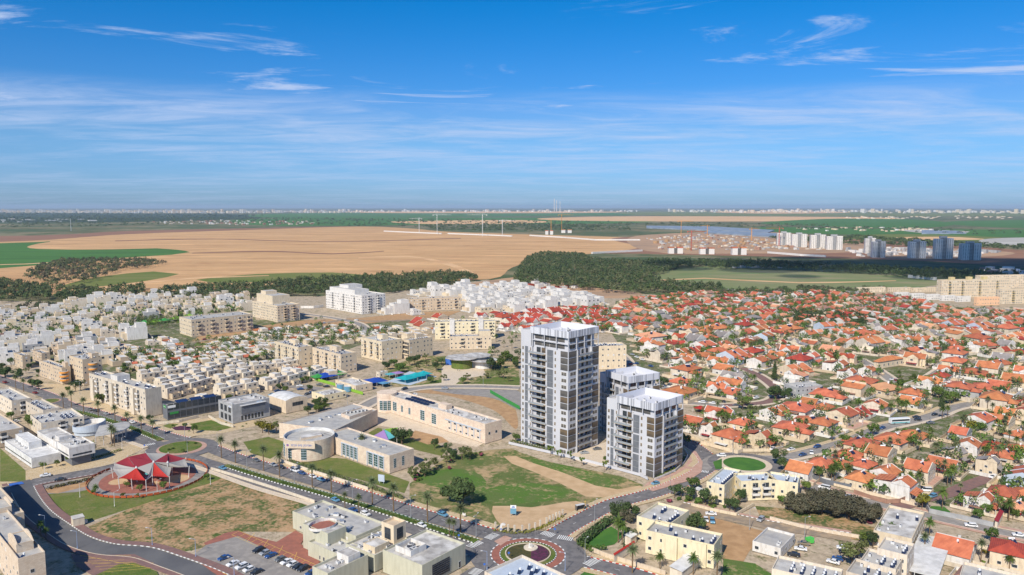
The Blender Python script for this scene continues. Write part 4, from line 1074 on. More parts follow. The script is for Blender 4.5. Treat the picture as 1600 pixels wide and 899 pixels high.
 me2 = b2.mesh('balcony', [slabm, 'glassrail'])
 for q in range(1, nfl):
  z = q*fh
  obj('balcony', me1, rt, (.05 if q % 2 else rec-.02, (bal0+bal1)/2+(.4 if q % 2 else -.2), z), WROT['L'])
  obj('balcony', me2, rt, ((br0+br1)/2, rec-.02-(.5 if q % 2 else 0), z), 0)
  if rnd.random() < .6: obj('balcony_plant', PLANT, rt, ((br0+br1)/2+rnd.uniform(-.35, .35)*w2, -.2, z), rnd.uniform(0, 6), (rnd.uniform(.3, .6),)*3)
  if rnd.random() < .5: obj('balcony_plant', PLANT, rt, (-.7, (bal0+bal1)/2+rnd.uniform(-.3, .3)*w1, z), rnd.uniform(0, 6), (rnd.uniform(.3, .6),)*3)
 for q in range(nfl):
  z = q*fh+fh*.5
  for t_, wk, ww in ((.22, 'gb', .38), (.62, 'dark', .3)):
   obj('window', WM[wk], rt, (rec-.0, bal0+(bal1-bal0)*t_, z), WROT['L'], ((bal1-bal0)*ww, 1, fh*.8))
  for t_ in (.15, .47, .8):
   obj('window', WM['plain'], rt, (br0+(br1-br0)*t_, rec, z), 0, ((br1-br0)*.2, 1, fh*.78))
 return rt, D
m_ = mat('glassrail', (.30, .33, .36), .2, spec=.6)
T1C = G(887, 712.5)
h1 = topz(887, 712.5, 550)
tower('tallest white tower, with penthouse floors under a striped roof screen', T1C, 43, 814.2, 935.8, h1, 16, 2, 3.4, 'GGGWWWBBBWWWBGGW')
T2C = G(1021.7, 747)
h2 = topz(1021.7, 747, 653.5)
tower('lower white tower at the street corner beside the curving pink pavement', T2C, 45, 948.3, 1068, h2, 9, 1, 3.6, 'BBBWWWBGG')
T3C = G(980, 690)
tower('white tower half hidden behind the other two', T3C, 60, 925, 1026, h2, 9, 1, 3.6, 'BBBWWWBGG', dims=(22, 25))
def wallrun(name, label, cat, pts, h, t, m, z=0.0, group=None, cap=None, world=False):
 P = [Vector(p) if world else G(*p) for p in pts]; c = P[0].copy()
 mb = MB()
 for a, b in zip(P, P[1:]): mb.beam(a-c+Vector((0, 0, z)), b-c+Vector((0, 0, z)), t, h, 0)
 if cap:
  for a, b in zip(P, P[1:]): mb.beam(a-c+Vector((0, 0, z+h)), b-c+Vector((0, 0, z+h)), t+.12, .08, 1)
 o = thing(name, label, cat, c, 0, group); mb.build('masonry' if cat == 'wall' else 'panel', [m]+([cap] if cap else []), o); return o
def hedge(label, pts, h=1.0, w=1.2, kind='leaf', name='hedge', dens=26, ls=.0, world=False):
 P = [Vector(p) if world else G(*p) for p in pts]; c = P[0].copy(); m = MB(); r = random.Random(len(label)+int(c.x))
 for a, b in zip(P, P[1:]):
  Ln = (b-a).length; n = max(1, int(Ln/1.2))
  for i in range(n):
   p = a.lerp(b, (i+.5)/n)-c; leafquads(m, (p.x+r.uniform(-.15, .15), p.y+r.uniform(-.15, .15), h*.5), (w*.6, w*.6, h*.55*r.uniform(.8, 1.15)), dens, ls or .13*w+.1, r, inner=.6)
 o = thing(name, label, 'hedge', c, 0, None, m.mesh('hedge', [kind])); return o
wallrun('garden_wall', 'long low white wall along the foot of the tallest tower', 'wall', [(795, 694), (850, 706.5), (905, 719), (950, 730.5), (1000, 744), (1012, 750)], 1.3, .3, 'towerwhite')
wallrun('garden_wall', 'curved white kerb wall round the corner tower garden', 'wall', [(1023, 750), (1036, 745), (1055, 736), (1069, 724), (1075, 712), (1070, 704)], .9, .25, 'white')
hedge('clipped hedge along the white wall of the tallest tower', [(798, 691), (830, 698), (860, 705), (880, 710)], 1.7, 1.8)
hedge('hedge in the corner garden of the lower white tower', [(1026, 747), (1045, 739), (1062, 728), (1071, 715)], 1.0, 1.6, 'leaflight')
def lettering(txt, parent, m, size, at, rz, name='lettering', ext=.03):
 cu = bpy.data.curves.new('lettering', 'FONT'); cu.body = txt; cu.size = size; cu.extrude = ext; cu.align_x = 'CENTER'
 o = bpy.data.objects.new(name, cu); dg = bpy.context.evaluated_depsgraph_get(); COL.objects.link(o); dg.update()
 me = bpy.data.meshes.new_from_object(o.evaluated_get(dg)); bpy.data.objects.remove(o)
 me.materials.clear(); me.materials.append(MATS[m])
 return me
cc = thing('community_centre', 'pink stone community centre with a round drum and tall green windows', 'public building', G(609, 740), axes(42), None)
inv = Matrix.Rotation(-axes(42), 3, 'Z')
CCO = G(609, 740)
def loc_(p): return inv @ (Vector(p)-CCO)
A_h = 8.6
dyA = solve_len(CCO, -48, 513, 4); dxA = 15.0
mb = MB(); shell(mb, rect(0, 0, dxA, dyA+4), A_h, .7, .35); mb.build('front_wing', ['pinkstone', 'roofgrey'], cc)
for k, (f0, f1) in enumerate([(.085, .34), (.50, .76)]):
 n = 3 if k == 0 else 4
 for i in range(n):
  y = dyA*(f0+(f1-f0)*(i+.5)/n); put_win(cc, 'L', y, 3.9, dyA*(f1-f0)/n*.72, 6.0, (dxA, dyA), 'big')
 m = MB(); m.box(-.5, dyA*f0-.3, 7.0, -.003, dyA*f1+.3, 7.3, 0)
 for i in range(n+1): yy = dyA*(f0+(f1-f0)*i/n); m.box(-.45, yy-.18, .4, -.003, yy+.18, 7.0, 0)
 m.build('window_surround', ['bluegrey'], cc)
for x in (3.2, 8.2): put_win(cc, 'R', x, 4.2, 1.5, 4.6, (dxA, dyA), 'big')
dc = loc_(G(483, 679, 10)); dc.z = 0; r1 = 12.6; hD = 10.2
m = MB(); n = 48; w0 = None
for k in range(n):
 a, b = 2*math.pi*k/n, 2*math.pi*(k+1)/n
 wl = math.atan2(-.6, -1)  # opening faces the street
 mid = (a+b)/2; cam_dir = math.atan2(*( (inv@Vector((0-483+500, -300, 0)))[1::-1][0:2])) if False else None
 P_ = [(dc.x+r1*math.cos(t), dc.y+r1*math.sin(t)) for t in (a, b)]; Q_ = [(dc.x+(r1-.45)*math.cos(t), dc.y+(r1-.45)*math.sin(t)) for t in (a, b)]
 m.face([(*P_[0], 0), (*P_[1], 0), (*P_[1], hD), (*P_[0], hD)], 0); m.face([(*P_[0], hD), (*P_[1], hD), (*Q_[1], hD), (*Q_[0], hD)], 1)
 m.face([(*Q_[0], hD-1.6), (*Q_[1], hD-1.6), (*Q_[1], hD), (*Q_[0], hD)], 1)
m.face([(dc.x+(r1-.45)*math.cos(2*math.pi*k/n), dc.y+(r1-.45)*math.sin(2*math.pi*k/n), hD-1.6) for k in range(n)], 2)
m.build('drum', ['pinkstone', 'roofwhite', 'roofgrey'], cc)
def on_drum(ang_deg, z, w, h, kind, r=r1+.02, name='window'):
 """ang: degrees in world measured from the direction towards the camera, clockwise seen from above positive to the left of the picture"""
 tocam = Vector((0, 0, 0))-Vector((CCO.x, CCO.y, 0)); aw = math.atan2(tocam.y, tocam.x)-R(ang_deg); al = aw-axes(42)
 return obj(name, WM[kind], cc, (dc.x+r*math.cos(al), dc.y+r*math.sin(al), z), al+math.pi/2, (w, 1, h)), al
for a_ in (-2, 4, 62, 68, 74, 40, 46): on_drum(a_ if a_ > 20 else a_+6, 4.0, 1.4, 6.4, 'big')
m = MB(); _, al = on_drum(14, 4.0, .2, .2, 'plain')
sx, sy = dc.x+(r1+.5)*math.cos(al), dc.y+(r1+.5)*math.sin(al)
sb = MB(); sb.box(-7.5, -.25, 6.9, 7.5, .45, 10.6, 0); sb.box(-7.5, -.25, 0, -6.8, .45, 6.9, 0); s_o = sb.build('sign_wall', ['stone'], cc); s_o.location = (sx, sy, 0); s_o.rotation_euler = (0, 0, al+math.pi/2)
tx = obj('sign_letters', lettering('מרכז פיס קהילתי', s_o, 'paintblue', 1.5, None, 0), s_o, (.8, -.28, 8.0)); tx.rotation_euler = (math.pi/2, 0, 0)
lg = MB(); lg.box(-.5, -.05, -.5, .5, .0, .5, 0); lg.box(-.25, -.07, -.25, .25, -.051, .25, 1); obj('sign_emblem', lg.mesh('sign_emblem', ['paintblue', 'paintred']), s_o, (-6.2, -.28, 8.5))
m = MB(); m.prism([(dc.x-6, dc.y-2), (dc.x+5, dc.y-4), (dc.x+7, dc.y+1), (dc.x-3, dc.y+3)], hD-1.6, hD-.5, 0, 1); m.build('rooflight', ['stone', 'roofpale'], cc)
def ccbox(name, c4, h, wallm='pinkstone', roofm='roofgrey', par=.6):
 P = [loc_(G(x, y, h)) for x, y in c4]
 m = MB(); shell(m, [(p.x, p.y) for p in P], h, par, .3); return m.build(name, [wallm, roofm], cc), P
o_, PB = ccbox('side_wing', [(436, 661), (524, 672), (590, 640), (552, 630)], 8.4)
o_, PB2 = ccbox('hall', [(533, 646), (546, 651), (582, 640), (566, 636)], 9.6)
RB_ = G(758, 663, 10.6)
mb = MB()
rear = thing('school_wing', 'long pink stone wing with solar panels at one end of its roof', 'public building', Vector((RB_.x, RB_.y, 0)), axes(46), None)
dyR = solve_len(Vector((RB_.x, RB_.y, 0)), -44, 600, 10.6); dxR = solve_len(Vector((RB_.x, RB_.y, 0)), 46, 784, 10.6)
shell(mb, rect(0, 0, dxR, dyR), 10.6, .9, .5); mb.build('wall', ['pinkstone', 'roofpale'], rear)
DR = (dxR, dyR)
m = MB()
for k in range(6):
 y = 4+k*dyR*.052; m.box(-.35, y-.15, 1.2, -.003, y+.15, 6.5, 0)
m.box(-.4, 3, 6.5, -.003, dyR*.36, 6.9, 0); m.build('pilaster', ['bluegrey'], rear)
for k in range(6): put_win(rear, 'L', 5.6+k*dyR*.052, 2.2, 1.8, 1.0, DR, 'plain'); put_win(rear, 'L', 5.6+k*dyR*.052, 5.6, 2.2, 1.0, DR, 'plain')
for y, w_, h_ in ((dyR*.47, 4.2, 6.0), (dyR*.585, 4.2, 6.0), (dyR*.72, 2.0, 4), (dyR*.80, 2.0, 4), (dyR*.88, 4, 5.5)): put_win(rear, 'L', y, 4.6, w_, h_, DR, 'big')
for x in (3, 8): put_win(rear, 'R', x, 5, 1.6, 1.6, DR, 'plain')
for k in range(14):
 p_ = MB(); p_.face([(-1.7, -.9, .2), (1.7, -.9, .2), (1.7, .8, .95), (-1.7, .8, .95)], 0); p_.box(-1.7, .75, 0, 1.7, .8, .9, 1)
 if k == 0: SP = p_.mesh('solar_panel', ['solar', 'metal'])
 obj('solar_panel', SP, rear, (4+(k % 2)*4.2, dyR*.60+(k//2)*3.0, 9.75), -axes(46)+math.atan2(-ld.y, -ld.x)+math.pi/2)
mb = MB(); mb.prism(rect(dxR*.45, dyR*.42, dxR*.8, dyR*.50), 9.7, 12.4, 0); mb.build('stair_tower', ['pinkstone'], rear)
for k in range(10): obj('air_conditioner', AC, rear, (3+rnd.random()*(dxR-6), 3+rnd.random()*dyR*.38, 9.7), rnd.choice((0, 1.57)))
rc = Vector((3.0, dyR-3.0, 0)); mb = MB(); mb.cyl(rc.x-1.5, rc.y+2, 0, 11.6, 6.2, 28, 0); mb.build('round_bay', ['pinkstone'], rear)
for k in range(3): obj('window', WM['big'], rear, (rc.x-1.5+6.23*math.cos(R(200+k*24)), rc.y+2+6.23*math.sin(R(200+k*24)), 4.5), R(200+k*24)+math.pi/2, (2.3, 1, 6))
for p_ in [(.35, .3), (.5, .5), (.35, .7)]: obj('air_duct', VENT, cc, (dxA*p_[0]+3, dyA*p_[1], A_h-.7), rnd.uniform(0, 3))
for k in range(6): q_ = PB[0].lerp(PB[3], .15+.13*k)+(PB[1]-PB[0])*.35; obj('air_duct', VENT, cc, (q_.x, q_.y, 7.8), rnd.uniform(0, 3))
for k in range(6): q_ = PB2[0].lerp(PB2[2], .2+.12*k); obj('air_conditioner', AC, cc, (q_.x, q_.y, 9.0), 0)
for i in range(3):
 q_ = PB2[1].lerp(PB2[2], .2+.28*i); d_ = (PB2[2]-PB2[1]); obj('window', WM['plain'], cc, (q_.x, q_.y-.01, 2.2), math.atan2(d_.y, d_.x), (1.6, 1, 3.4)); obj('window', WM['plain'], cc, (q_.x, q_.y-.01, 6.6), math.atan2(d_.y, d_.x), (.8, 1, .9))
def sail(label, pts, zs, m, poles=True, sag=.5, name='shade_sail'):
 P = [G(x, y, z) for (x, y), z in zip(pts, zs)]; c = P[0].copy(); c.z = 0
 o = thing(name, label, 'shade sail', c, 0, 'fabric shade sails')
 mb = MB(); n = 6
 if len(P) == 3:
  def pt(a, b):
   cc_ = 1-a-b; p = P[0]*a+P[1]*b+P[2]*cc_; p = p-c; p.z -= sag*27*a*b*cc_; k = .12*27*a*b*cc_ ; return p
  for i in range(n):
   for j in range(n-i):
    mb.face([pt(i/n, j/n), pt((i+1)/n, j/n), pt(i/n, (j+1)/n)])
    if i+j < n-1: mb.face([pt((i+1)/n, j/n), pt((i+1)/n, (j+1)/n), pt(i/n, (j+1)/n)])
 else:
  def pt(a, b):
   p = (P[0]*(1-a)+P[1]*a)*(1-b)+(P[3]*(1-a)+P[2]*a)*b-c; p.z -= sag*16*a*(1-a)*b*(1-b); return p
  for i in range(n):
   for j in range(n): mb.face([pt(i/n, j/n), pt((i+1)/n, j/n), pt((i+1)/n, (j+1)/n), pt(i/n, (j+1)/n)])
 mb.build('fabric', [m], o)
 if poles:
  for p in P:
   q = MB(); q.tube((p.x-c.x, p.y-c.y, 0), (p.x-c.x, p.y-c.y, p.z+.3), .12, 6); q.build('pole', ['white'], o)
 return o
mat('sailred', (.55, .045, .035), .8, trans=.25); mat('sailgrey', (.52, .50, .46), .8, trans=.25); mat('saildark', (.38, .04, .055), .8, trans=.2)
mat('turquoise', (.02, .42, .46), .7, trans=.2); mat('purple', (.42, .26, .55), .7, trans=.2); mat('sailblue', (.02, .08, .42), .7, trans=.15); mat('sailgreen', (.06, .35, .08), .7, trans=.2); mat('saillime', (.30, .55, .06), .7, trans=.2); mat('tealblue', (.10, .36, .40), .7)
sail('purple triangular sail in the courtyard of the community centre', [(578, 684), (600, 672), (608, 690)], [4, 6, 3.5], 'purple')
sail('turquoise triangular sail in the courtyard of the community centre', [(600, 671), (620, 682), (600, 690)], [6, 5, 3], 'tealblue')
sail('lime triangular sail in the courtyard of the community centre', [(598, 671), (622, 668), (616, 680)], [6, 5, 4], 'saillime')
px_c = (238, 713); zc = 9.0
SA = [(175, 728), (170, 741), (190, 747), (205, 751), (226, 742), (236, 752), (262, 741), (281, 732), (290, 728), (288, 718), (262, 712), (215, 712), (190, 720)]
cols_ = ['sailgrey', 'sailred', 'sailred', 'sailgrey', 'sailred', 'sailgrey', 'sailgrey', 'sailgrey', 'saildark', 'sailgrey', 'saildark', 'saildark', 'sailgrey']
nm_ = ['first red', 'first grey', 'second red', 'third red', 'second grey', 'fourth red', 'third grey', 'fourth grey', 'dark red back', 'second dark red back', 'small red', 'third dark red back', 'fourth dark red back']
pk = [(213, 734), (238, 722), (262, 722)]
canopy = thing('shade_canopy', 'big red and pale grey tent canopy over the round playground', 'shade canopy', PG, 0, None)
def cpt(x, y, z): p = G(x, y, z)-PG; return Vector((p.x, p.y, z))
rim = [cpt(x, y, 4.4 if i % 2 == 0 else 5.0) for i, (x, y) in enumerate([(176, 733), (186, 747), (206, 750), (228, 751), (238, 744), (264, 746), (268, 730), (294, 730), (289, 717), (262, 709), (228, 708), (200, 714), (180, 724)])]
tops = [cpt(213, 731, 6.9), cpt(240, 722, 7.4), cpt(240, 722, 7.4), cpt(262, 723, 6.8)]
tpi = [0, 0, 0, 1, 1, 1, 3, 3, 3, 1, 1, 0, 0]
for i in range(len(rim)):
 a, b = rim[i], rim[(i+1) % len(rim)]; t_ = tops[tpi[i]]; m = MB(); n = 6
 for u in range(n):
  for v in range(n-u):
   def pt(x, y):
    w_ = 1-x-y; p = a*x+b*y+t_*w_; p = Vector(p); p.z -= .9*27*x*y*w_*.5+.35*4*w_*(1-w_); return p
   m.face([pt(u/n, v/n), pt((u+1)/n, v/n), pt(u/n, (v+1)/n)])
   if u+v < n-1: m.face([pt((u+1)/n, v/n), pt((u+1)/n, (v+1)/n), pt(u/n, (v+1)/n)])
 m.build('sail', [cols_[i]], canopy)
 if i % 1 == 0:
  q = MB(); q.tube((a.x, a.y, 0), (a.x*1.03, a.y*1.03, a.z+.6), .16, 8); q.build('pole', ['white'], canopy)
for a_, b_, c_ in ((tops[0], rim[4], tops[1]), (tops[1], rim[6], tops[3]), (tops[0], rim[11], tops[1]), (tops[1], rim[9], tops[3])):
 m = MB(); m.face([a_, b_, c_]); m.build('sail', [rnd.choice(['sailgrey', 'saildark'])], canopy)
for t_ in (tops[0], tops[1], tops[3]):
 q = MB(); q.tube((t_.x, t_.y, 0), (t_.x, t_.y, t_.z+.8), .2, 8); q.cyl(t_.x, t_.y, t_.z-.1, t_.z+.8, .55, 10, 0, .2); q.build('pole', ['frame'], canopy)
m = MB()
for k in range(60):
 a = 2*math.pi*k/60;
 if 20 < k < 26: continue
 b = 2*math.pi*(k+.86)/60; m.beam((25.5*math.cos(a), 25.5*math.sin(a), 0), (25.5*math.cos(b), 25.5*math.sin(b), 0), .1, 1.0)
mat('orangefence', (.42, .09, .03), .7)
fe = thing('fence', 'rusty orange fence curving round the playground', 'fence', PG, 0, None); m.build('panel', ['orangefence'], fe)
def playframe(px, py, label, cols):
 o = thing('play_tower', label, 'playground frame', G(px, py), rnd.uniform(0, 3), 'playground frames')
 m = MB()
 for x in (-1, 1):
  for y in (-1, 1): m.tube((x, y, 0), (x, y, 2.9), .08, 6)
 m.build('frame', [cols[0]], o); m = MB(); m.box(-1.1, -1.1, 1.2, 1.1, 1.1, 1.3); m.build('deck', [cols[1]], o)
 m = MB(); m.face([(-1.3, -1.3, 2.9), (1.3, -1.3, 2.9), (0, 0, 3.9)]); m.face([(1.3, -1.3, 2.9), (1.3, 1.3, 2.9), (0, 0, 3.9)]); m.face([(1.3, 1.3, 2.9), (-1.3, 1.3, 2.9), (0, 0, 3.9)]); m.face([(-1.3, 1.3, 2.9), (-1.3, -1.3, 2.9), (0, 0, 3.9)]); m.build('roof', [cols[2]], o)
 m = MB(); m.face([(1.1, -.4, 1.25), (3.8, -.4, .2), (3.8, .4, .2), (1.1, .4, 1.25)]); m.box(1.1, -.45, 1.0, 1.15, .45, 1.5); m.build('slide', [cols[3]], o)
playframe(196, 741, 'yellow roofed play tower at the red playground', ['metal', 'bluegrey', 'paintyellow', 'paintyellow'])
playframe(231, 750, 'blue play tower under the red canopy', ['paintblue', 'bluegrey', 'tealblue', 'paintblue'])
playframe(255, 741, 'green play tower under the grey sail', ['sailgreen', 'bluegrey', 'sailgreen', 'paintyellow'])
mb_ = thing('municipal_building', 'grey green municipal building of several flat roofed wings by the car park', 'public building', G(600, 870), 0, None)
def wing(corner, h, lx, rx, az=38, wall='greenwall', roof='roofgrey', floors=2, name='wing', dims=None, par=.8, z0=0.0, parent=mb_):
 return Block(name, '', '', corner, az, lx, rx, h=h, at='top', wall=wall, roof=roof, floors=floors, dims=dims, par=par, parent=parent, z0=z0)
W1 = wing((556, 838), 7.0, 457, 603); W1.wins('L', 3.4, 1.2, 1.2, skip=.3, fl=[0, 1]); W1.acs(10);
for k in range(4): obj('air_duct', VENT, W1.root, (3+3*k, 8+7*k, W1.h-.8), k)
W2 = wing((512, 834), 9.3, 473, 541, roof='roofpale', par=.3)
hx, hy = W2.dx*.42, W2.dy*.5
m = MB(); m.prism([(hx+4.2*math.cos(t*.628)*1.3, hy+4.2*math.sin(t*.628)) for t in range(10)], W2.h-.32, W2.h-.28, 1, 1)
for t in range(20):
 a, b = t*.314, (t+1)*.314
 m.face([(hx+5.5*math.cos(a), hy+4.2*math.sin(a), W2.h-.3), (hx+5.5*math.cos(b), hy+4.2*math.sin(b), W2.h-.3), (hx+5.5*math.cos(b), hy+4.2*math.sin(b), W2.h+.7), (hx+5.5*math.cos(a), hy+4.2*math.sin(a), W2.h+.7)], 0)
m.build('roof_well', ['white', 'brickred'], W2.root)
W3 = wing((528, 866), 5.4, 481, 560); W3.wins('L', 2.2, .8, 1.6, fl=[0], kind='plain', lo=W3.dy*.2, hi=W3.dy*.4); W3.acs(5)
W4 = wing((512, 896), 7.5, 488, 575, roof='roofpale'); W4.boxon(W4.dx*.55, 1, W4.dx*.85, W4.dy-1, W4.h-.8, W4.h+1.8, 'white', 'roofpale'); W4.acs(6)
W5 = wing((615, 822), 12.2, 596, 634, wall='peachstone' if 'peachstone' in MATS else 'cream', roof='beige', name='corner_tower', par=.9)
for f in 'RL': put_win(W5.root, f, (W5.dx if f == 'R' else W5.dy)*.5, 8.6, (W5.dx if f == 'R' else W5.dy)*.5, 4.2, W5.dims(), 'dark')
W6 = wing((659.5, 883.6), 8.0, 598, 727, roof='roofpale'); put_win(W6.root, 'R', W6.dx*.42, 3.6, W6.dx*.40, 5.2, W6.dims(), 'dark'); put_win(W6.root, 'R', W6.dx*.86, 1.3, 1.3, 2.5, W6.dims(), 'plain', name='door')
for k in range(7):
 m = MB(); m.box(W6.dx*.22, -.25, 1.2+k*.75, W6.dx*.62, -.1, 1.3+k*.75); m.build('sun_louvre', ['darkmetal'], W6.root)
m = MB(); x0, y0, x1, y1 = W6.dx*.15, W6.dy*.45, W6.dx*.5, W6.dy*.85
for q in ((x0, y0, x1, y0+.25), (x0, y1-.25, x1, y1), (x0, y0+.25, x0+.25, y1-.25), (x1-.25, y0+.25, x1, y1-.25)): m.box(q[0], q[1], W6.h-.8, q[2], q[3], W6.h+1.3)
m.build('plant_screen', ['white'], W6.root)
for k in range(12): obj('air_conditioner', AC, W6.root, (x0+1+rnd.random()*(x1-x0-2), y0+1+rnd.random()*(y1-y0-2), W6.h-.8), rnd.choice((0, 1.57)), (1.3, 1.3, 1.3))
W7 = wing((585, 868), 6.0, 540, 640, roof='roofpale'); W7.acs(16); W7.boxon(2, 2, W7.dx-8, 8, W7.h-.8, W7.h+1.5, 'cream')
for k in range(6): obj('air_duct', VENT, W7.root, (3+rnd.random()*(W7.dx-6), 3+rnd.random()*(W7.dy-6), W7.h-.8), rnd.uniform(0, 3))
wc = thing('civic_building', 'low white cubic civic building with a blue ring wall behind it', 'public building', G(95, 712), 0, None)
V1 = wing((49, 716.5), 4.8, 7, 95, 42, 'roofwhite', 'roofwhite', 1, parent=wc); V1.boxon(V1.dx*.35, V1.dy*.45, V1.dx*.8, V1.dy*.95, 4, 7.6, 'roofwhite'); V1.acs(4, (2, V1.dy*.5, V1.dx*.3, V1.dy*.9))
m = MB(); m.box(-.08, 1, 1.5, -.003, V1.dy-1, 2.0); m.build('window_band', ['glass'], V1.root)
V2 = wing((107.5, 701), 9.2, 89, 148, 42, 'white', 'roofpale', 2, parent=wc, z0=4.2); V2.acs(8)
m = MB(); m.box(1.5, 1.5, 0, V2.dx-1.5, V2.dy-1.5, 4.25); m.build('ground_storey', ['darkstrip'], V2.root); m = MB(); m.box(1.5, -.06, 5.0, V2.dx-1.5, -.003, 5.8); m.box(-.06, 1.0, 5.0, -.003, V2.dy-1, 5.8); m.build('window_band', ['glass'], V2.root)  # shade beneath the raised block is put into the dark ground storey colour
V3 = wing((88, 691), 8.0, 58, 122, 42, 'white', 'roofpale', 2, parent=wc); V3.acs(6); V3.boxon(2, 2, 8, 8, 7, 9.5, 'white')
rcn = G(140, 676); rl = rcn-wc.location
m = MB()
for k in range(40):
 a, b = 2*math.pi*k/40, 2*math.pi*(k+1)/40; top = lambda t: 5.6+.9*math.cos(t-.3)
 r_ = 8.2; p = [(rl.x+r_*math.cos(t), rl.y+r_*math.sin(t)) for t in (a, b)]; q = [(rl.x+(r_-.4)*math.cos(t), rl.y+(r_-.4)*math.sin(t)) for t in (a, b)]
 m.face([(*p[0], 2.0), (*p[1], 2.0), (*p[1], top(b)), (*p[0], top(a))], 0); m.face([(*p[0], top(a)), (*p[1], top(b)), (*q[1], top(b)), (*q[0], top(a))], 0); m.face([(*q[0], 3), (*q[1], 3), (*q[1], top(b)), (*q[0], top(a))], 1)
m.build('ring_wall', ['bluemetalpanel' if 'bluemetalpanel' in MATS else 'bluegrey', 'white'], wc)
m = MB(); m.cyl(rl.x, rl.y, 0, 3.2, 7.6, 30, 0, mt=1); m.build('round_hall', ['bluegrey', 'roofpale'], wc)
fc = G(150, 690)-wc.location; m = MB()
for k in range(8):
 a, b = R(-70+k*16), R(-70+(k+1)*16); m.face([(fc.x, fc.y+4, 7.5), (fc.x+15*math.cos(a), fc.y+4+15*math.sin(a), 6.2), (fc.x+15*math.cos(b), fc.y+4+15*math.sin(b), 6.2)], 0); m.face([(fc.x+15*math.cos(a), fc.y+4+15*math.sin(a), 6.2), (fc.x+15*math.cos(b), fc.y+4+15*math.sin(b), 6.2), (fc.x+15*math.cos(b), fc.y+4+15*math.sin(b), 5.7), (fc.x+15*math.cos(a), fc.y+4+15*math.sin(a), 5.7)], 1)
 m.tube((fc.x+13*math.cos(a), fc.y+4+13*math.sin(a), 0), (fc.x+13*math.cos(a), fc.y+4+13*math.sin(a), 6.1), .15, 6, 1)
m.build('fan_roof', ['roofgrey', 'frame'], wc)
def B(label, corner, az, lx, rx, floors, h=None, top=None, at='base', wall='cream', roof='roofgrey', name='apartment_block', cat='apartment block', group='apartment blocks of the town', wf='RL', pitch=3.4, ww=1.3, wh=1.3, kind='plain', skip=.12, tanks=6, acs=3, dims=None, balL=None, balR=None, par=.9, balm='white', lo=1.6, rail='solid', two=False):
 b = Block(name, label, cat, corner, az, lx, rx, h=h, top=top, at=at, floors=floors, wall=wall, roof=roof, group=group, dims=dims, par=par)
 far = b.C.y > 520
 if wf: b.wins(wf, pitch, ww, wh, kind, skip, .15, lo=lo, hi=lo)
 if balL: b.balconies('L', [b.dy*t for t in balL], 3.2, 1.5, rail, balm)
 if balR: b.balconies('R', [b.dx*t for t in balR], 3.2, 1.5, rail, balm)
 if tanks: b.tanks(tanks, two=two)
 if acs: b.acs(acs)
 return b
b = B('stone faced apartment block with arched parapets at the lower left corner', (28, 873.5), 45, -60, 70, 4, h=13, at='top', wall='stone', tanks=0, roof='roofgrey', skip=.3, dims=None, pitch=5)
b.boxon(b.dx*.15, 7, b.dx*.8, 18, b.h-.9, b.h+2.2, 'stone', 'roofgrey'); b.tanks(6, (1.5, 1.5, b.dx*.6, 6))
def archpar(b, x0, x1, y, z, rise, m='stone'):
 mb = MB(); n = 10; pr = [(x0+(x1-x0)*k/n, rise*math.sin(math.pi*k/n)) for k in range(n+1)]
 for (xa, za), (xb, zb) in zip(pr, pr[1:]):
  mb.face([(y, xa, z), (y, xb, z), (y, xb, z+zb), (y, xa, z+za)]); mb.face([(y+.3, xa, z), (y+.3, xb, z), (y+.3, xb, z+zb), (y+.3, xa, z+za)]); mb.face([(y, xa, z+za), (y, xb, z+zb), (y+.3, xb, z+zb), (y+.3, xa, z+za)])
 mb.build('arched_parapet', [m], b.root)
archpar(b, 6, 19, b.dx*.8-.35, b.h+2.21, 1.8); archpar(b, 6.5, 18.5, b.dx*.15+.05, b.h+2.21, 1.8)
b = B('stone faced apartment block behind the corner one, beside the dark street', (-12, 812), 45, -70, 37.5, 4, h=12, at='top', wall='stone', tanks=4, skip=.3, pitch=5)
b.boxon(b.dx*.1, 4, b.dx*.7, 15, b.h-.9, b.h+2.0, 'stone', 'roofgrey'); archpar(b, 3.5, 15.5, b.dx*.7-.35, b.h+2.01, 2.0)
b = B('cream apartment house with a narrow tall window facing the boulevard', (67, 641), 42, 40, 93, 3, h=10, at='top', tanks=10, skip=.5, wall='palecream')
b = B('low cream apartment house crowded with solar heaters on its roof', (64, 661.5), 46, 47, 131, 3, h=8.5, at='top', tanks=16, skip=.4, balR=[.5, .8], wall='palecream')
b = B('cream apartment house near the small roundabout at the edge of the picture', (18, 626.5), 42, -14, 48, 3, h=10, at='top', tanks=6, skip=.3, balR=[.6], wall='palecream')
b = B('grey beige apartment house in front of the white civic cubes', (-8, 676), 42, -50, 37, 3, h=8.5, at='top', tanks=3, skip=.3, wall='beige', balR=[.3])
b = B('five storey terraced white apartment block with stacked white balconies', (229, 652.5), 38, 139, 252, 5, top=609, wall='palecream', tanks=14, balL=[.12, .3, .48, .66, .84], skip=.4, wf='L', two=True)
for t_ in (.2, .57, .92): b.boxon(-1.8, b.dy*t_-3, -.003, b.dy*t_+.5, 0, b.h*(.98-.15*t_), 'palecream', 'roofpale', 'bay')
b.boxon(1, b.dy*.5, b.dx-1, b.dy*.62, b.h-.9, b.h+2.8, 'white', name='stair_tower')
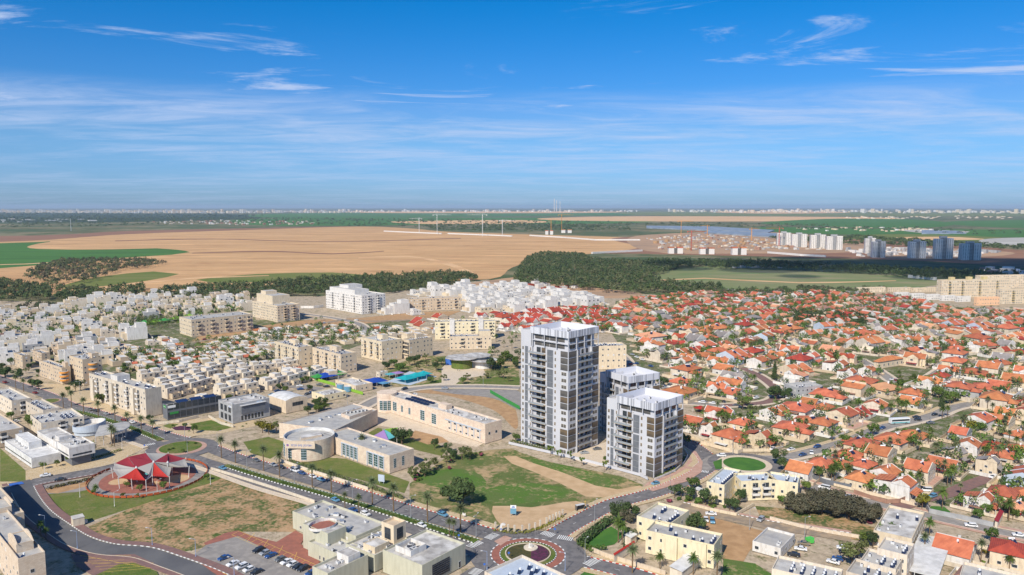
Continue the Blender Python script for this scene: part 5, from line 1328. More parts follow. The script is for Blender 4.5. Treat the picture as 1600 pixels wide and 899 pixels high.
for i, (cp, lx, rx, tp, lab) in enumerate([((98, 601), 61, 110, 575, 'beige apartment block with orange curved balconies beside the avenue'), ((131, 603), 108, 159, 562, 'taller beige apartment block with orange balconies and a slanted roof wall')]):
 b = B(lab, cp, 40, lx, rx, 4 + i, top=tp, wall='beige', tanks=6, skip=.3)
 for q in range(1, 4+i):
  for (fx, fy) in ((0.2 if i == 0 else .5, -.003),):
   m = MB(); n = 10; cxx = b.dx*fx
   m.cyl(0, 0, q*b.fh-.1, q*b.fh+1.1, 2.8, 16, 0, mt=1); o = m.build('orange_balcony', ['orangeband', 'roofgrey'], b.root); o.location = (cxx, -.3, 0)
 b.boxon(b.dx*.55, 2, b.dx*.9, 8, b.h-.9, b.h+3, 'beige')
B('narrow grey stair shaped block at the far end of the orange balcony group', (36, 577), 40, 21, 47, 4, top=556, wall='beige', tanks=2, skip=.4)
B('grey beige block behind the orange balcony group with a stepped side', (66, 570), 40, 50, 78, 4, top=552, wall='beige', tanks=2, skip=.4)
b = B('long four storey cream block along the bare embankment', (300, 527), 46, 280, 395, 4, top=500, wall='cream', tanks=12, balR=[.12, .34, .56, .78, .93], rail='solid', balm='cream')
b = B('seven storey cream block with dark balcony stacks at the road bend', (434, 504), 46, 394, 468, 6, top=478, wall='cream', tanks=6, balR=[.35, .75], balm='beige')
b.boxon(b.dx*.2, b.dy*.35, b.dx-.5, b.dy-.5, b.h-.9, b.h+8.5, 'cream', name='upper_storeys'); b.boxon(b.dx*.3, b.dy*.7, b.dx*.8, b.dy*.9, b.h+8, b.h+12, 'cream')
b = B('white eight storey block with stepped roof terraces, tallest before the wood', (566, 491.5), 46, 509, 602, 7, top=462, wall='white', tanks=4, balR=[.3, .7], balL=[.2, .5, .8])
b.boxon(b.dx*.1, b.dy*.25, b.dx*.7, b.dy*.95, b.h-.9, b.h+4.5, 'white', name='upper_storeys'); b.boxon(b.dx*.3, b.dy*.55, b.dx*.9, b.dy*.8, b.h+3.8, b.h+8, 'white', name='upper_storeys')
B('grey beige five storey block with recessed balconies behind the dark red roofs', (641, 487.5), 72, 632, 720, 4, top=467, wall='beige', tanks=6, balR=[.25, .55, .9], balm='beige')
b = B('yellowish five storey block with two white stair towers near the disc pavilion', (680, 531), 84, 675, 774, 5, top=503, wall='yellowcream', tanks=14, balR=[.12, .62, .92], balm='yellowcream')
for t_ in (.24, .72): b.boxon(b.dx*t_, -1.2, b.dx*(t_+.08), 5, 0, b.h+2, 'white')
b = B('cream stepped block with blue awnings in front of the white stair towers', (703, 547), 84, 699, 768, 3, top=526, wall='cream', tanks=10, balR=[.3, .7], balm='cream')
b.boxon(b.dx*.7, 1, b.dx*.98, 12, b.h-.9, b.h+4.2, 'cream', name='upper_storeys')
for cp, lx, rx, tp, lab in [((467, 574), 429, 488, 543, 'four storey cream block with small side balconies beside the row houses'), ((533, 584), 488, 557, 554, 'four storey cream block facing the kindergarten'), ((597, 566), 564, 628, 534, 'cream balconied block beside the park trees'), ((640, 562), 629, 676, 532, 'cream balconied block nearest the yellow block')]:
 b = B(lab, cp, 46, lx, rx, 4, top=tp, wall='cream', tanks=12, balL=[.2, .5, .8], balm='cream', skip=.3); b.boxon(b.dx*.4, b.dy*.35, b.dx*.7, b.dy*.6, b.h-.9, b.h+3.2, 'cream')
B('cream apartment block beside the street behind the white towers', (930, 578), 82, 920, 979, 4, top=541, wall='cream', tanks=14, pitch=4)
b = B('long seven storey cream block at the far right edge of the suburb', (1470, 466), 80, 1464, 1580, 6, top=438, wall='cream', tanks=0, balR=[.12, .3, .55, .8], balm='tan');
for t_ in (.15, .4, .62): b.boxon(b.dx*t_, 3, b.dx*(t_+.06), 8, b.h-.9, b.h+3.5, 'tan')
B('cream block with wooden balconies at the far right edge of the suburb', (1562, 476), 78, 1556, 1630, 6, top=453, wall='cream', tanks=0, balR=[.3, .6], balm='tan')
B('cream block rising behind the long block at the far right', (1530, 452), 80, 1524, 1640, 7, top=431, wall='cream', tanks=0)
B('low peach building in front of the far right blocks', (1526, 478), 78, 1522, 1562, 2, top=465, wall='peach', tanks=0)
for i, (a_, b_, w_) in enumerate([((1340, 458), 1384, 'cream'), ((1388, 457), 1424, 'cream'), ((1427, 457), 1464, 'cream')]): B(['first', 'second', 'third'][i]+' low cream terrace at the edge of the dark field', a_, 80, a_[0]-3, b_, 2, top=449.5+i*.3, wall=w_, tanks=2, name='row_house', cat='row house', group='low cream terraces at the edge of the field')
for i in range(5): B(['first', 'second', 'third', 'fourth', 'fifth'][i]+' white terrace house before the far right blocks', (1400+i*24, 466+i*1.6), 78, 1396+i*24, 1421+i*24, 2, top=457.5+i*1.5, wall='white', tanks=0, name='row_house', cat='row house', group='white terraces before the far right blocks')
mat('solarblue', (.015, .035, .12), .15, (.02, .04, .10), 3, spec=.8)
b = B('dark glass shop building with blue solar roofs and green signs', (262, 656.5), 46, 254, 346, 2, top=634, wall='darkstrip', roof='roofgrey', tanks=0, name='shop_building', cat='shop', group=None, wf='')
for q in range(2):
 for k in range(9): put_win(b.root, 'R', b.dx*(.06+.11*k), 2.4+q*5, b.dx*.10, 3.8, b.dims(), 'dark')
for k in range(3):
 m = MB(); m.face([(-3.4, -2.6, .3), (3.4, -2.6, .3), (3.4, 2.6, 1.9), (-3.4, 2.6, 1.9)], 0); m.box(-3.4, 2.5, 0, 3.4, 2.6, 1.85, 1); o = m.build('solar_panel', ['solarblue', 'metal'], b.root); o.location = (b.dx*(.3+.26*k), b.dy*.4, b.h-.8)
def sign(root, face, a, z, w, h, txt, bg, fg, dims, size=.8):
 loc = {'R': (a, -.12, z), 'L': (-.12, a, z)}[face]
 m = MB(); m.box(-w/2, -.06, -h/2, w/2, .06, h/2); me = m.mesh('sign_board', [bg]); o = obj('sign_board', me, root, loc, WROT[face])
 if txt:
  t = obj('sign_letters', lettering(txt, None, fg, size, None, 0), o, (0, -.08, -size*.35)); t.rotation_euler = (math.pi/2, 0, 0)
 return o
sign(b.root, 'L', b.dy*.5, 7.4, 4.0, 1.6, 'שרונים', 'sailgreen', 'paintwhite', b.dims(), 1.0); sign(b.root, 'R', b.dx*.08, 7.6, 4.5, 1.5, None, 'paintwhite', 'paintblack', b.dims()); sign(b.root, 'R', b.dx*.12, 3.6, 5, 1.3, None, 'sailgreen', 'paintwhite', b.dims())
b = B('grey stone bank building with square windows and a dark balcony front', (364, 662.5), 44, 341, 421, 2, top=633, wall='greywall', roof='roofpale', tanks=0, acs=10, name='bank_building', cat='bank', group=None, wf='')
for q in range(2):
 for k in range(3): put_win(b.root, 'L', b.dy*(.2+.28*k), 2.8+q*5, b.dy*.18, 3.6, b.dims(), 'dark')
m = MB(); m.box(b.dx*.22, -.9, 4.8, b.dx*.86, -.003, 9.0, 0); m.box(b.dx*.2, -1.6, 9.6, b.dx*.88, -.003, 9.9, 1); m.build('dark_front', ['darkstrip', 'frame'], b.root)
for k in range(7): put_win(b.root, 'R', b.dx*(.25+.09*k), 2.3, b.dx*.075, 3.6, b.dims(), 'plain')
sign(b.root, 'L', b.dy*.15, 9.6, 3.6, .9, 'לאומי', 'paintwhite', 'paintblue', b.dims(), .9); sign(b.root, 'R', b.dx*.72, 10.3, 3.6, .8, 'לאומי', 'bluegrey', 'paintwhite', b.dims(), .8)
b = B('plain cream hall with a shallow curved white roof beside the bank', (447, 646.5), 44, 420, 480, 2, top=627, wall='cream', roof='roofpale', tanks=0, name='hall_building', cat='hall', group=None, wf='', par=.3)
m = MB(); n = 8
for k in range(n):
 xa, xb = b.dx*k/n, b.dx*(k+1)/n; za, zb = b.h+1.4*math.sin(math.pi*k/n), b.h+1.4*math.sin(math.pi*(k+1)/n); m.face([(xa, .3, za), (xb, .3, zb), (xb, b.dy, zb), (xa, b.dy, za)], 0); m.face([(xa, .3, b.h-.4), (xb, .3, b.h-.4), (xb, .3, zb), (xa, .3, za)], 1)
m.build('roof', ['roofwhite', 'cream'], b.root); put_win(b.root, 'R', b.dx*.55, b.h*.62, b.dx*.5, b.h*.3, b.dims(), 'dark')
B('small cream clinic with a dark doorway behind the hall', (507, 628), 44, 487, 541, 1, top=618, wall='yellowcream', roof='roofpale', tanks=0, acs=5, name='clinic', cat='clinic', group=None, kind='plain', ww=1.6, skip=.1)
b = B('cream kindergarten building with painted pale blue bays', (556, 614), 46, 524, 582, 1, top=603, wall='cream', roof='roofpale', tanks=0, acs=4, name='kindergarten', cat='kindergarten', group=None, kind='plain')
for k in range(2): m = MB(); m.cyl(-1.5, b.dy*(.3+.35*k), 0, 3.6, 2.6, 14, 0, mt=1); m.build('painted_bay', ['csky', 'roofpale'], b.root)
wallrun('mural_wall', 'white yard wall with yellow and green painted patches at the kindergarten', 'wall', [(490, 594), (520, 602), (556, 614), (567, 617)], 2.0, .3, 'saillime')
B('white classroom block in the shadow of the drum hall', (617, 592), 46, 588, 606, 1, top=584, wall='cream', roof='roofpale', tanks=0, name='shed', cat='shed', group=None, dims=(8, 10)) if False else None
B('small cream storage house beside the turquoise tents', (593, 590), 46, 588, 606, 1, top=582, wall='palecream', roof='roofpale', tanks=0, name='storage_house', cat='storage house', group=None)
def tent(px, py, w, label, m, h=4.5, base=2.6, d=None, group='fabric tents over yards'):
 d = d or w; p = G(px, py); o = thing('shade_tent', label, 'tent', p, R(rnd.choice((40, 45, 50))), group); mb = MB(); n = 4
 c = [(-w/2, -d/2), (w/2, -d/2), (w/2, d/2), (-w/2, d/2)]
 for i in range(4):
  a, b2 = c[i], c[(i+1) % 4]
  for k in range(n):
   t0, t1 = k/n, (k+1)/n; z = lambda t: base+(h-base)*t**1.5
   f = lambda q, t: (q[0]*(1-t), q[1]*(1-t), z(t))
   mb.face([f(a, t0), f(b2, t0), f(b2, t1), f(a, t1)] if t1 < 1 else [f(a, t0), f(b2, t0), (0, 0, h)])
 mb.build('fabric', [m], o)
 for q in c: mp = MB(); mp.tube((*q, 0), (*q, base), .1, 6); mp.build('pole', ['frame'], o)
 return o
for x, y, w, m_, lab in [(508, 592, 14, 'sailblue', 'blue fabric roof over the kindergarten yard'), (497, 594, 9, 'sailgreen', 'green fabric roof at the corner of the kindergarten yard'), (530, 589, 9, 'sailgreen', 'green fabric roof behind the kindergarten'),
 (586, 600, 14, 'sailblue', 'blue fabric roof beside the kindergarten gate'), (600, 604, 7, 'csky', 'light blue fabric roof before the kindergarten'), (610, 590, 7, 'tealblue', 'teal tent on the green sports court'), (621, 588, 8, 'purple', 'purple tent on the green sports court'),
 (634, 596, 12, 'turquoise', 'large turquoise tent on the sports court'), (650, 592, 11, 'turquoise', 'turquoise tent over the middle of the sports court'), (662, 589, 10, 'turquoise', 'turquoise tent at the far end of the sports court'),
 (750, 543, 6, 'sailblue', 'small blue awning below the cream stepped block'), (741, 544, 5, 'sailblue', 'smaller blue awning at the cream stepped block'),
 (226, 507, 12, 'sailgreen', 'dark green school tent at the parking lot'), (241, 506, 13, 'saillime', 'lime green school tent at the parking lot'), (257, 504, 12, 'sailgreen', 'dark green peaked school tent beyond the parking lot'), (277, 501, 14, 'saillime', 'large lime green tent near the long cream block'),
 (296, 497, 10, 'saillime', 'small lime green tent behind the long cream block'), (342, 487, 11, 'sailgreen', 'green tent behind the long cream block'), (356, 485, 11, 'saillime', 'lime tent at the end of the long cream block'), (1317, 492, 12, 'tealblue', 'teal shade tent amid the dark trees of the suburb'), (1220, 542, 6, 'sailblue', 'blue tarpaulin tent amid the red roofs'),
 (1097, 644, 8, 'sailred', 'red fabric shade beside the corner tower')]: tent(x, y, w, lab, m_, 4.8 if w > 8 else 3.6)
dp = thing('disc_pavilion', 'community pavilion under three overlapping grey disc roofs', 'pavilion', G(733, 575), 0, None); o0 = dp.location
for (x, y, r_, z, wm, wr, nm) in [(746, 555, 10.5, 8.6, 'greywall', 7.5, 'disc_roof'), (722, 558, 12.8, 8.0, 'saillimeb', 8.5, 'disc_roof'), (755, 562, 11.0, 6.2, 'white', 6.5, 'disc_roof')]:
 p = G(x, y, z)-Vector((o0.x, o0.y, 0)); m = MB(); m.cyl(p.x, p.y, z-.5, z, r_-.5, 40, 1, r_, mt=0); m.face([(p.x+(r_-.5)*math.cos(-2*math.pi*k/40), p.y+(r_-.5)*math.sin(-2*math.pi*k/40), z-.5) for k in range(40)], 1); m.build(nm, ['roofpale', 'white'], dp)
 m = MB(); m.cyl(p.x, p.y, 0, z-.5, wr, 30, 0, cap=False); m.build('round_wall', [{'saillimeb': 'grass'}.get(wm, wm)], dp)
for (x, y, r_, h_, wm) in [(706, 570, 5.5, 4.5, 'paintblue'), (727, 574, 8, 3.6, 'csky'), (757, 573, 6, 2.6, 'white')]:
 p = G(x, y)-o0; m = MB(); m.cyl(p.x, p.y+4, 0, h_, r_, 26, 0, mt=1); m.build('round_room', [wm, 'roofpale'], dp)
b = B('pale yellow two storey block with solar heaters behind the palms', (1116, 852), 30, 1009, 1126, 2, h=8.6, at='top', wall='yellowcream', tanks=7, dims=(11, solve_len(G(1116, 852, 8.6), -60, 1009, 8.6)), kind='shut' if False else 'plain', pitch=4)
for t_ in (.1, .52): b.boxon(-1.0, b.dy*t_, -.003, b.dy*(t_+.22), 0, b.h-.3, 'yellowcream', 'roofgrey', 'bay')
b = B('pale yellow block with a dark flat roof behind the yellow two storey block', (1045, 820), 38, 995, 1077, 2, h=8.6, at='top', wall='yellowcream', tanks=8, pitch=4.5)
b = B('cream crescent block, wing nearest the street trees', (1132, 758), 34, 1104, 1158, 3, h=8.8, at='top', wall='yellowcream', roof='bluegrey', tanks=9, group='crescent of cream blocks below the grassy oval')
b = B('cream crescent block, middle wing below the grassy oval', (1158, 752), 84, 1156, 1204, 3, h=8.8, at='top', wall='yellowcream', roof='bluegrey', tanks=3, group='crescent of cream blocks below the grassy oval', balR=[.4, .7], dims=(16, 10))
b = B('cream crescent block, long wing ending at the brown trees', (1247, 755), 26, 1200, 1256, 3, h=8.8, at='top', wall='yellowcream', roof='bluegrey', tanks=8, group='crescent of cream blocks below the grassy oval', dims=(10, solve_len(G(1247, 755, 8.8), -64, 1199, 8.8)))
B('low white hall with a flat grey roof at the sandy car park', (1220, 857), 38, 1176, 1242, 1, h=3.8, at='top', wall='white', tanks=0, acs=2, name='hall_building', cat='hall', group=None, kind='plain')
B('cream flats with a row of solar heaters at the lower edge', (1310, 912), 30, 1206, 1325, 2, h=9, at='top', wall='palecream', tanks=16, dims=(11, solve_len(G(1310, 912, 9), -60, 1206, 9)))
b = B('pale flats, upper stepped roof with solar heaters beside the white canopy', (1418, 868), 38, 1371, 1429, 3, h=11, at='top', wall='palecream', tanks=6, group='stepped pale flats')
b = B('pale flats, middle stepped roof with dark solar heaters', (1400, 890), 38, 1344, 1412, 3, h=9.6, at='top', wall='palecream', tanks=8, group='stepped pale flats')
b = B('pale flats, lowest stepped roof at the lower edge', (1392, 912), 38, 1322, 1405, 3, h=8.6, at='top', wall='palecream', tanks=8, group='stepped pale flats')
o = Block('canopy', 'large flat white canopy beside the stepped pale flats', 'canopy', (1466, 903), 36, 1411, 1487, h=4.0, at='top', body=False)
m = MB(); m.box(0, 0, 3.8, o.dx, o.dy, 4.0); m.build('roof', ['roofwhite'], o.root)
for x in (0.2, o.dx-.4):
 for t_ in (.02, .33, .66, .97): m = MB(); m.box(x, o.dy*t_, 0, x+.2, o.dy*t_+.2, 3.8); m.build('post', ['frame'], o.root)
B('flat roofed cream house with patched white roof terraces beside the lane', (1425, 842), 36, 1365, 1445, 2, h=6.4, at='top', wall='cream', roof='roofpale', tanks=2, acs=4, name='house', cat='house', group=None)
B('grey roofed flats with two solar heaters at the lower right corner', (1592, 935), 36, 1530, 1640, 3, h=9, at='top', wall='palecream', tanks=6, dims=(18, 16))
B('pale roofed block at the lower edge below the flower roundabout', (846, 938), 46, 757, 905, 3, h=9.5, at='top', wall='palecream', roof='bluegrey', tanks=20)
B('unfinished grey concrete house at the street bend', (1245, 606), 70, 1225, 1285, 2, h=7, at='top', wall='greywall', tanks=2, name='house', cat='house', group=None)
b = B('cream hall with arched windows and a red hip roof on a sandy yard', (1372, 577), 60, 1366, 1411, 1, top=566, wall='cream', tanks=0, name='hall_building', cat='hall', group=None, wf='R', kind='plain', wh=2.2, pitch=5)
m = MB(); e = .8; H_ = b.h; m.face([(-e, -e, H_), (b.dx+e, -e, H_), (b.dx*.65, b.dy*.5, H_+3.2), (b.dx*.35, b.dy*.5, H_+3.2)]); m.face([(b.dx+e, -e, H_), (b.dx+e, b.dy+e, H_), (b.dx*.65, b.dy*.5, H_+3.2)]); m.face([(b.dx+e, b.dy+e, H_), (-e, b.dy+e, H_), (b.dx*.35, b.dy*.5, H_+3.2), (b.dx*.65, b.dy*.5, H_+3.2)]); m.face([(-e, b.dy+e, H_), (-e, -e, H_), (b.dx*.35, b.dy*.5, H_+3.2)]); m.build('roof', ['tile'], b.root)
def hiproof(m, x0, y0, x1, y1, z, rise, e=.6, mi=0):
 x0 -= e; y0 -= e; x1 += e; y1 += e; w, d = x1-x0, y1-y0
 if w >= d: a, b = (x0+d/2*.95, (y0+y1)/2), (x1-d/2*.95, (y0+y1)/2)
 else: a, b = ((x0+x1)/2, y0+w/2*.95), ((x0+x1)/2, y1-w/2*.95)
 c = [(x0, y0, z), (x1, y0, z), (x1, y1, z), (x0, y1, z)]; A = (*a, z+rise); Bq = (*b, z+rise)
 if w >= d: fs = [(c[0], c[1], Bq, A), (c[1], c[2], Bq), (c[2], c[3], A, Bq), (c[3], c[0], A)]
 else: fs = [(c[0], c[1], A), (c[1], c[2], Bq, A), (c[2], c[3], Bq), (c[3], c[0], A, Bq)]
 for f in fs: m.face(f, mi)
 for i in range(4): p, q = c[i], c[(i+1) % 4]; m.face([(p[0], p[1], z-.2), (q[0], q[1], z-.2), q, p], mi)
def gable(mr, mw, x0, y0, x1, y1, z, rise, ax='x', e=.5, par=True):
 """roof into mr, gable triangles (raised as small parapets) into mw"""
 if ax == 'x':
  ym = (y0+y1)/2; k = rise/((y1-y0)/2)
  for ya, yb, s in ((y0-e, ym, 1), (y1+e, ym, -1)):
   mr.face([(x0-.05, ya, z-e*k), (x1+.05, ya, z-e*k), (x1+.05, yb, z+rise), (x0-.05, yb, z+rise)][::s])
   mr.face([(x0-.05, ya, z-e*k-.18), (x1+.05, ya, z-e*k-.18), (x1+.05, ya, z-e*k), (x0-.05, ya, z-e*k)])
  for x in (x0, x1):
   u = .28 if par else 0; xa, xb = (x-.16, x+.16) if par else (x-.05, x+.05)
   P = [(y0, z-.02), (y0, z+u), (ym, z+rise+u), (y1, z+u), (y1, z-.02)]
   mw.face([(xa, p, q) for p, q in P]); mw.face([(xb, p, q) for p, q in P])
   for (p, q), (p2, q2) in zip(P, P[1:]): mw.face([(xa, p, q), (xb, p, q), (xb, p2, q2), (xa, p2, q2)])
 else:
  a, b = MB(), MB(); gable(a, b, y0, x0, y1, x1, z, rise, 'x', e, par)
  for s, d in ((a, mr), (b, mw)):
   if d is None: continue
   i = len(d.v); d.v += [(v[1], v[0], v[2]) for v in s.v]; d.f += [tuple(i+k for k in f)[::-1] for f in s.f]; d.m += s.m
def housemeshes(kind, r):
 """returns wall MB, roof MB, list of (face, a, z) windows, dims"""
 mw, mr = MB(), MB(); w = r.uniform(12, 15); d = r.uniform(10.5, 13); z = r.choice((3.4, 3.6, 4.4, 5.8)); ri = r.uniform(2.2, 3.0); wins = []; sp = []
 if kind == 'hip': mw.box(0, 0, 0, w, d, z); hiproof(mr, 0, 0, w, d, z, ri)
 elif kind == 'hipL':
  mw.box(0, 0, 0, w, d, z); hiproof(mr, 0, 0, w, d, z, ri); mw.box(w*.1, -4, 0, w*.5, -.01, z*.8); hiproof(mr, w*.1, -4, w*.5, 2, z*.8, ri*.6)
 elif kind == 'gable': mw.box(0, 0, 0, w, d, z); gable(mr, mw, 0, 0, w, d, z, ri, 'x')
 elif kind == 'gabley': mw.box(0, 0, 0, w, d, z); gable(mr, mw, 0, 0, w, d, z, ri*1.15, 'y'); mw.box(w+.01, d*.2, 0, w+4, d*.9, z*.75); mr.face([(w, d*.2-.3, z*1.05), (w+4.4, d*.2-.3, z*.74), (w+4.4, d*.9+.3, z*.74), (w, d*.9+.3, z*1.05)])
 elif kind == 'split':
  h2 = ri*1.2; mw.box(0, 0, 0, w, d, z); x = w*.5
  mr.face([(-.5, -.4, z-.1), (x, -.4, z+h2), (x, d+.4, z+h2), (-.5, d+.4, z-.1)]); mr.face([(x+.3, -.4, z+h2*.62), (w+.5, -.4, z-.1), (w+.5, d+.4, z-.1), (x+.3, d+.4, z+h2*.62)])
  mw.box(x-.0, -.2, z-.01, x+.3, d+.2, z+h2+.15)
  for y in (-.01, d+.01): mw.face([(0, y, z), (x, y, z+h2-.1), (x, y, z)]); mw.face([(x+.3, y, z), (x+.3, y, z+h2*.6), (w, y, z)])
 elif kind == 'twin':
  w = w*1.25; mw.box(0, 0, 0, w, d, z)
  for k in range(2): gable(mr, mw, w*.5*k+.1, 0, w*.5*(k+1)-.1, d, z, ri, 'x')
  mw.box(w*.15, -3.2, 0, w*.4, -.01, z*.75); mw.box(w*.62, -3.2, 0, w*.87, -.01, z*.75)
  for a in (.15, .62): mr.face([(w*a-.3, -3.6, z*.74), (w*(a+.25)+.3, -3.6, z*.74), (w*(a+.25)+.3, -.01, z*.95), (w*a-.3, -.01, z*.95)])
 elif kind == 'cross':
  mw.box(0, d*.15, 0, w, d*.75, z); gable(mr, mw, 0, d*.15, w, d*.75, z, ri*.85, 'x', .4); mw.box(w*.3, -1.5, 0, w*.68, d+.8, z+.02); gable(mr, mw, w*.3, -1.5, w*.68, d+.8, z+.02, ri*.95, 'y', .4)
 elif kind == 'mix':
  z = max(z, 4.4); mw.box(0, 0, 0, w*.62, d, z+1.4); shell(mw, rect(w*.62, 0, w, d*.8), z-.4, .5, .25, 0, 0); gable(mr, mw, 0, 0, w*.62, d*.5, z+1.4, ri*.8, 'x', .3)
  mr.face([(0, d*.5+.02, z+2.6), (w*.62, d*.5+.02, z+2.6), (w*.62, d+.5, z+1.3), (0, d+.5, z+1.3)]); mr.face([(w*.62, -2.6, z*.6), (w*.62, -.01, z*.82), (0, -.01, z*.82), (0, -2.6, z*.6)]);
  for x in (.1, w*.6): mw.box(x, -2.5, 0, x+.25, -2.25, z*.6)
 n = max(2, int(w/4))
 for k in range(n):
  wins.append(('R', w*(k+.5)/n, 1.7))
  if z > 5: wins.append(('R', w*(k+.5)/n, 4.5))
 for k in range(2): wins.append(('L', d*(.28+.44*k), 1.8));
 if z > 5: wins.append(('L', d*.5, 4.5))
 return mw, mr, wins, (w, d), z, ri
CH = {}
def chimney_mesh():
 if 'c' not in CH: m = MB(); m.box(-.35, -.35, -1.2, .35, .35, 1.0); m.box(-.45, -.45, 1.0, .45, .45, 1.15); CH['c'] = m.mesh('chimney', ['white'])
 return CH['c']
ROOFC = {'tile': 'orange tile', 'tiledark': 'dark red tile', 'tilepeach': 'pale peach tile', 'tilegrey': 'grey tile', 'tilebrown': 'brown tile'}
WALLC = {'white': 'white', 'cream': 'cream', 'palecream': 'pale cream', 'peach': 'peach', 'bluegrey': 'pale blue', 'greywall': 'grey', 'yellowcream': 'yellowish', 'beige': 'beige'}
KINDC = {'hip': 'hipped', 'hipL': 'hipped two part', 'gable': 'gabled', 'gabley': 'gabled', 'split': 'split pitched', 'twin': 'twin gabled', 'cross': 'crossed gable', 'mix': 'stepped'}
def build_house(kind, wall, roof, seed, near=True, s=1.0, yard=True):
 r = random.Random(seed); mw, mr, wins, (w, d), z, ri = housemeshes(kind, r)
 rt = obj('house', None);
 off = Vector((-w/2, -d/2, 0))
 wl = mw.build('wall', [wall], rt); rf = mr.build('roof', [roof], rt)
 for o in (wl, rf): o.location = off
 if near:
  ww = 1.5
  for i, (f, a, zz) in enumerate(wins):
   k = WM[r.choice(('plain', 'plain', 'w', 'shut'))]; l = {'R': (a, -.01, zz), 'L': (-.01, a, zz)}[f]; obj('window', k, rt, Vector(l)+off, WROT[f], (ww*r.uniform(.8, 1.3), 1, 1.25))
  c = obj('chimney', chimney_mesh(), rf, (w*.7, d*.42, z+ri*.75));
 hs_ = obj('solar_heater', HEATER2 if r.random() < .5 else HEATER, rt, off+Vector((w*r.uniform(.3, .7), d*r.uniform(.25, .4), z+ri*.55)), r.uniform(-1, 1), (1.1, 1.1, 1.1))
 if yard:
  g = MB(); a, b = w/2+r.uniform(2.5, 4), d/2+r.uniform(3, 5.5); t = .22; hh = r.uniform(1.1, 1.9)
  g.box(-a, -b, 0, a*.35, -b+t, hh); g.box(a*.6, -b, 0, a, -b+t, hh); g.box(-a, -b+t, 0, -a+t, b, hh); g.box(a-t, -b+t, 0, a, b, hh); g.box(-a+t, b-t, 0, a-t, b, hh); g.build('garden_wall', [r.choice(['palecream', 'cream', 'white', 'beige'])], rt)
  g = MB(); g.box(-a+t, -b+t, -.05, a-t, b-t, .04); g.build('yard_paving', [r.choice(['pavingcream', 'paving', 'brickpink', 'townground'])], rt)
  if r.random() < .6:
   g = MB(); x = -w/2-2.6 if r.random() < .5 else w/2+.2; g.box(x, -d*.3, 2.4, x+2.5, d*.25, 2.55)
   for yy in (-d*.29, d*.22): g.box(x+.05 if x < 0 else x+2.3, yy, 0, (x+.2) if x < 0 else x+2.45, yy+.15, 2.4)
   g.build('carport', [r.choice(['roofwhite', 'roofgrey', 'tilebrown', 'woodslab', 'saildark'])], rt)
 remember(rt); return rt
def drop(rt):
 for o in list(rt.children_recursive): bpy.data.objects.remove(o)
 bpy.data.objects.remove(rt)
def house(px, py, wpx, kind, roof='tile', wall='white', az=None, extra=''):
 p = G(px, py, 5); p.z = 0; dep = PX((p.x, p.y, 3))[2]; wm = wpx*dep/F
 rt = build_house(kind, wall, roof, int(px*31+py*7));
 w0 = {'twin': 17, 'hipL': 14}.get(kind, 14.5); s = max(.8, min(1.7, wm/w0*.88)); az = az if az is not None else rnd.choice((38, 44, 50, 128, 135))
 rt.location = p; rt.rotation_euler = (0, 0, axes(az)); rt.scale = (s, s, .55+.45*s)
 rt['label'] = f'{WALLC[wall]} house with {KINDC[kind]} {ROOFC[roof]} roof'+(' '+extra if extra else ''); rt['category'] = 'house'; rt['group'] = 'houses of the red roofed suburb'
 THINGS.append(rt); HP.append((p.x, p.y, 8.5*s+2)); NH[0] += 1; return rt
HP = []; NH = [0]
for o in list(THINGS):
 if o.get('category') in ('apartment block', 'tower block', 'hall', 'house', 'row house', 'public building', 'shop', 'bank', 'kindergarten', 'pavilion', 'clinic', 'canopy'):
  bb = [o.location]
  for c in o.children_recursive:
   if c.type == 'MESH' and c.name.split('.')[0] in ('wall', 'roof', 'wing', 'front_wing', 'drum', 'disc_roof'):
    M_ = Matrix.Identity(4); q = c
    while q is not None: M_ = Matrix.LocRotScale(q.location, q.rotation_euler, q.scale) @ M_; q = q.parent
    vs = [M_ @ Vector(v.co) for v in list(c.data.vertices)[:40]]; cx_ = sum((v for v in vs), Vector())/len(vs); rr_ = max((v-cx_).to_2d().length for v in vs)
    HP.append((cx_.x, cx_.y, rr_*.9+5))
WH, CRM, PC = 'white', 'cream', 'palecream'
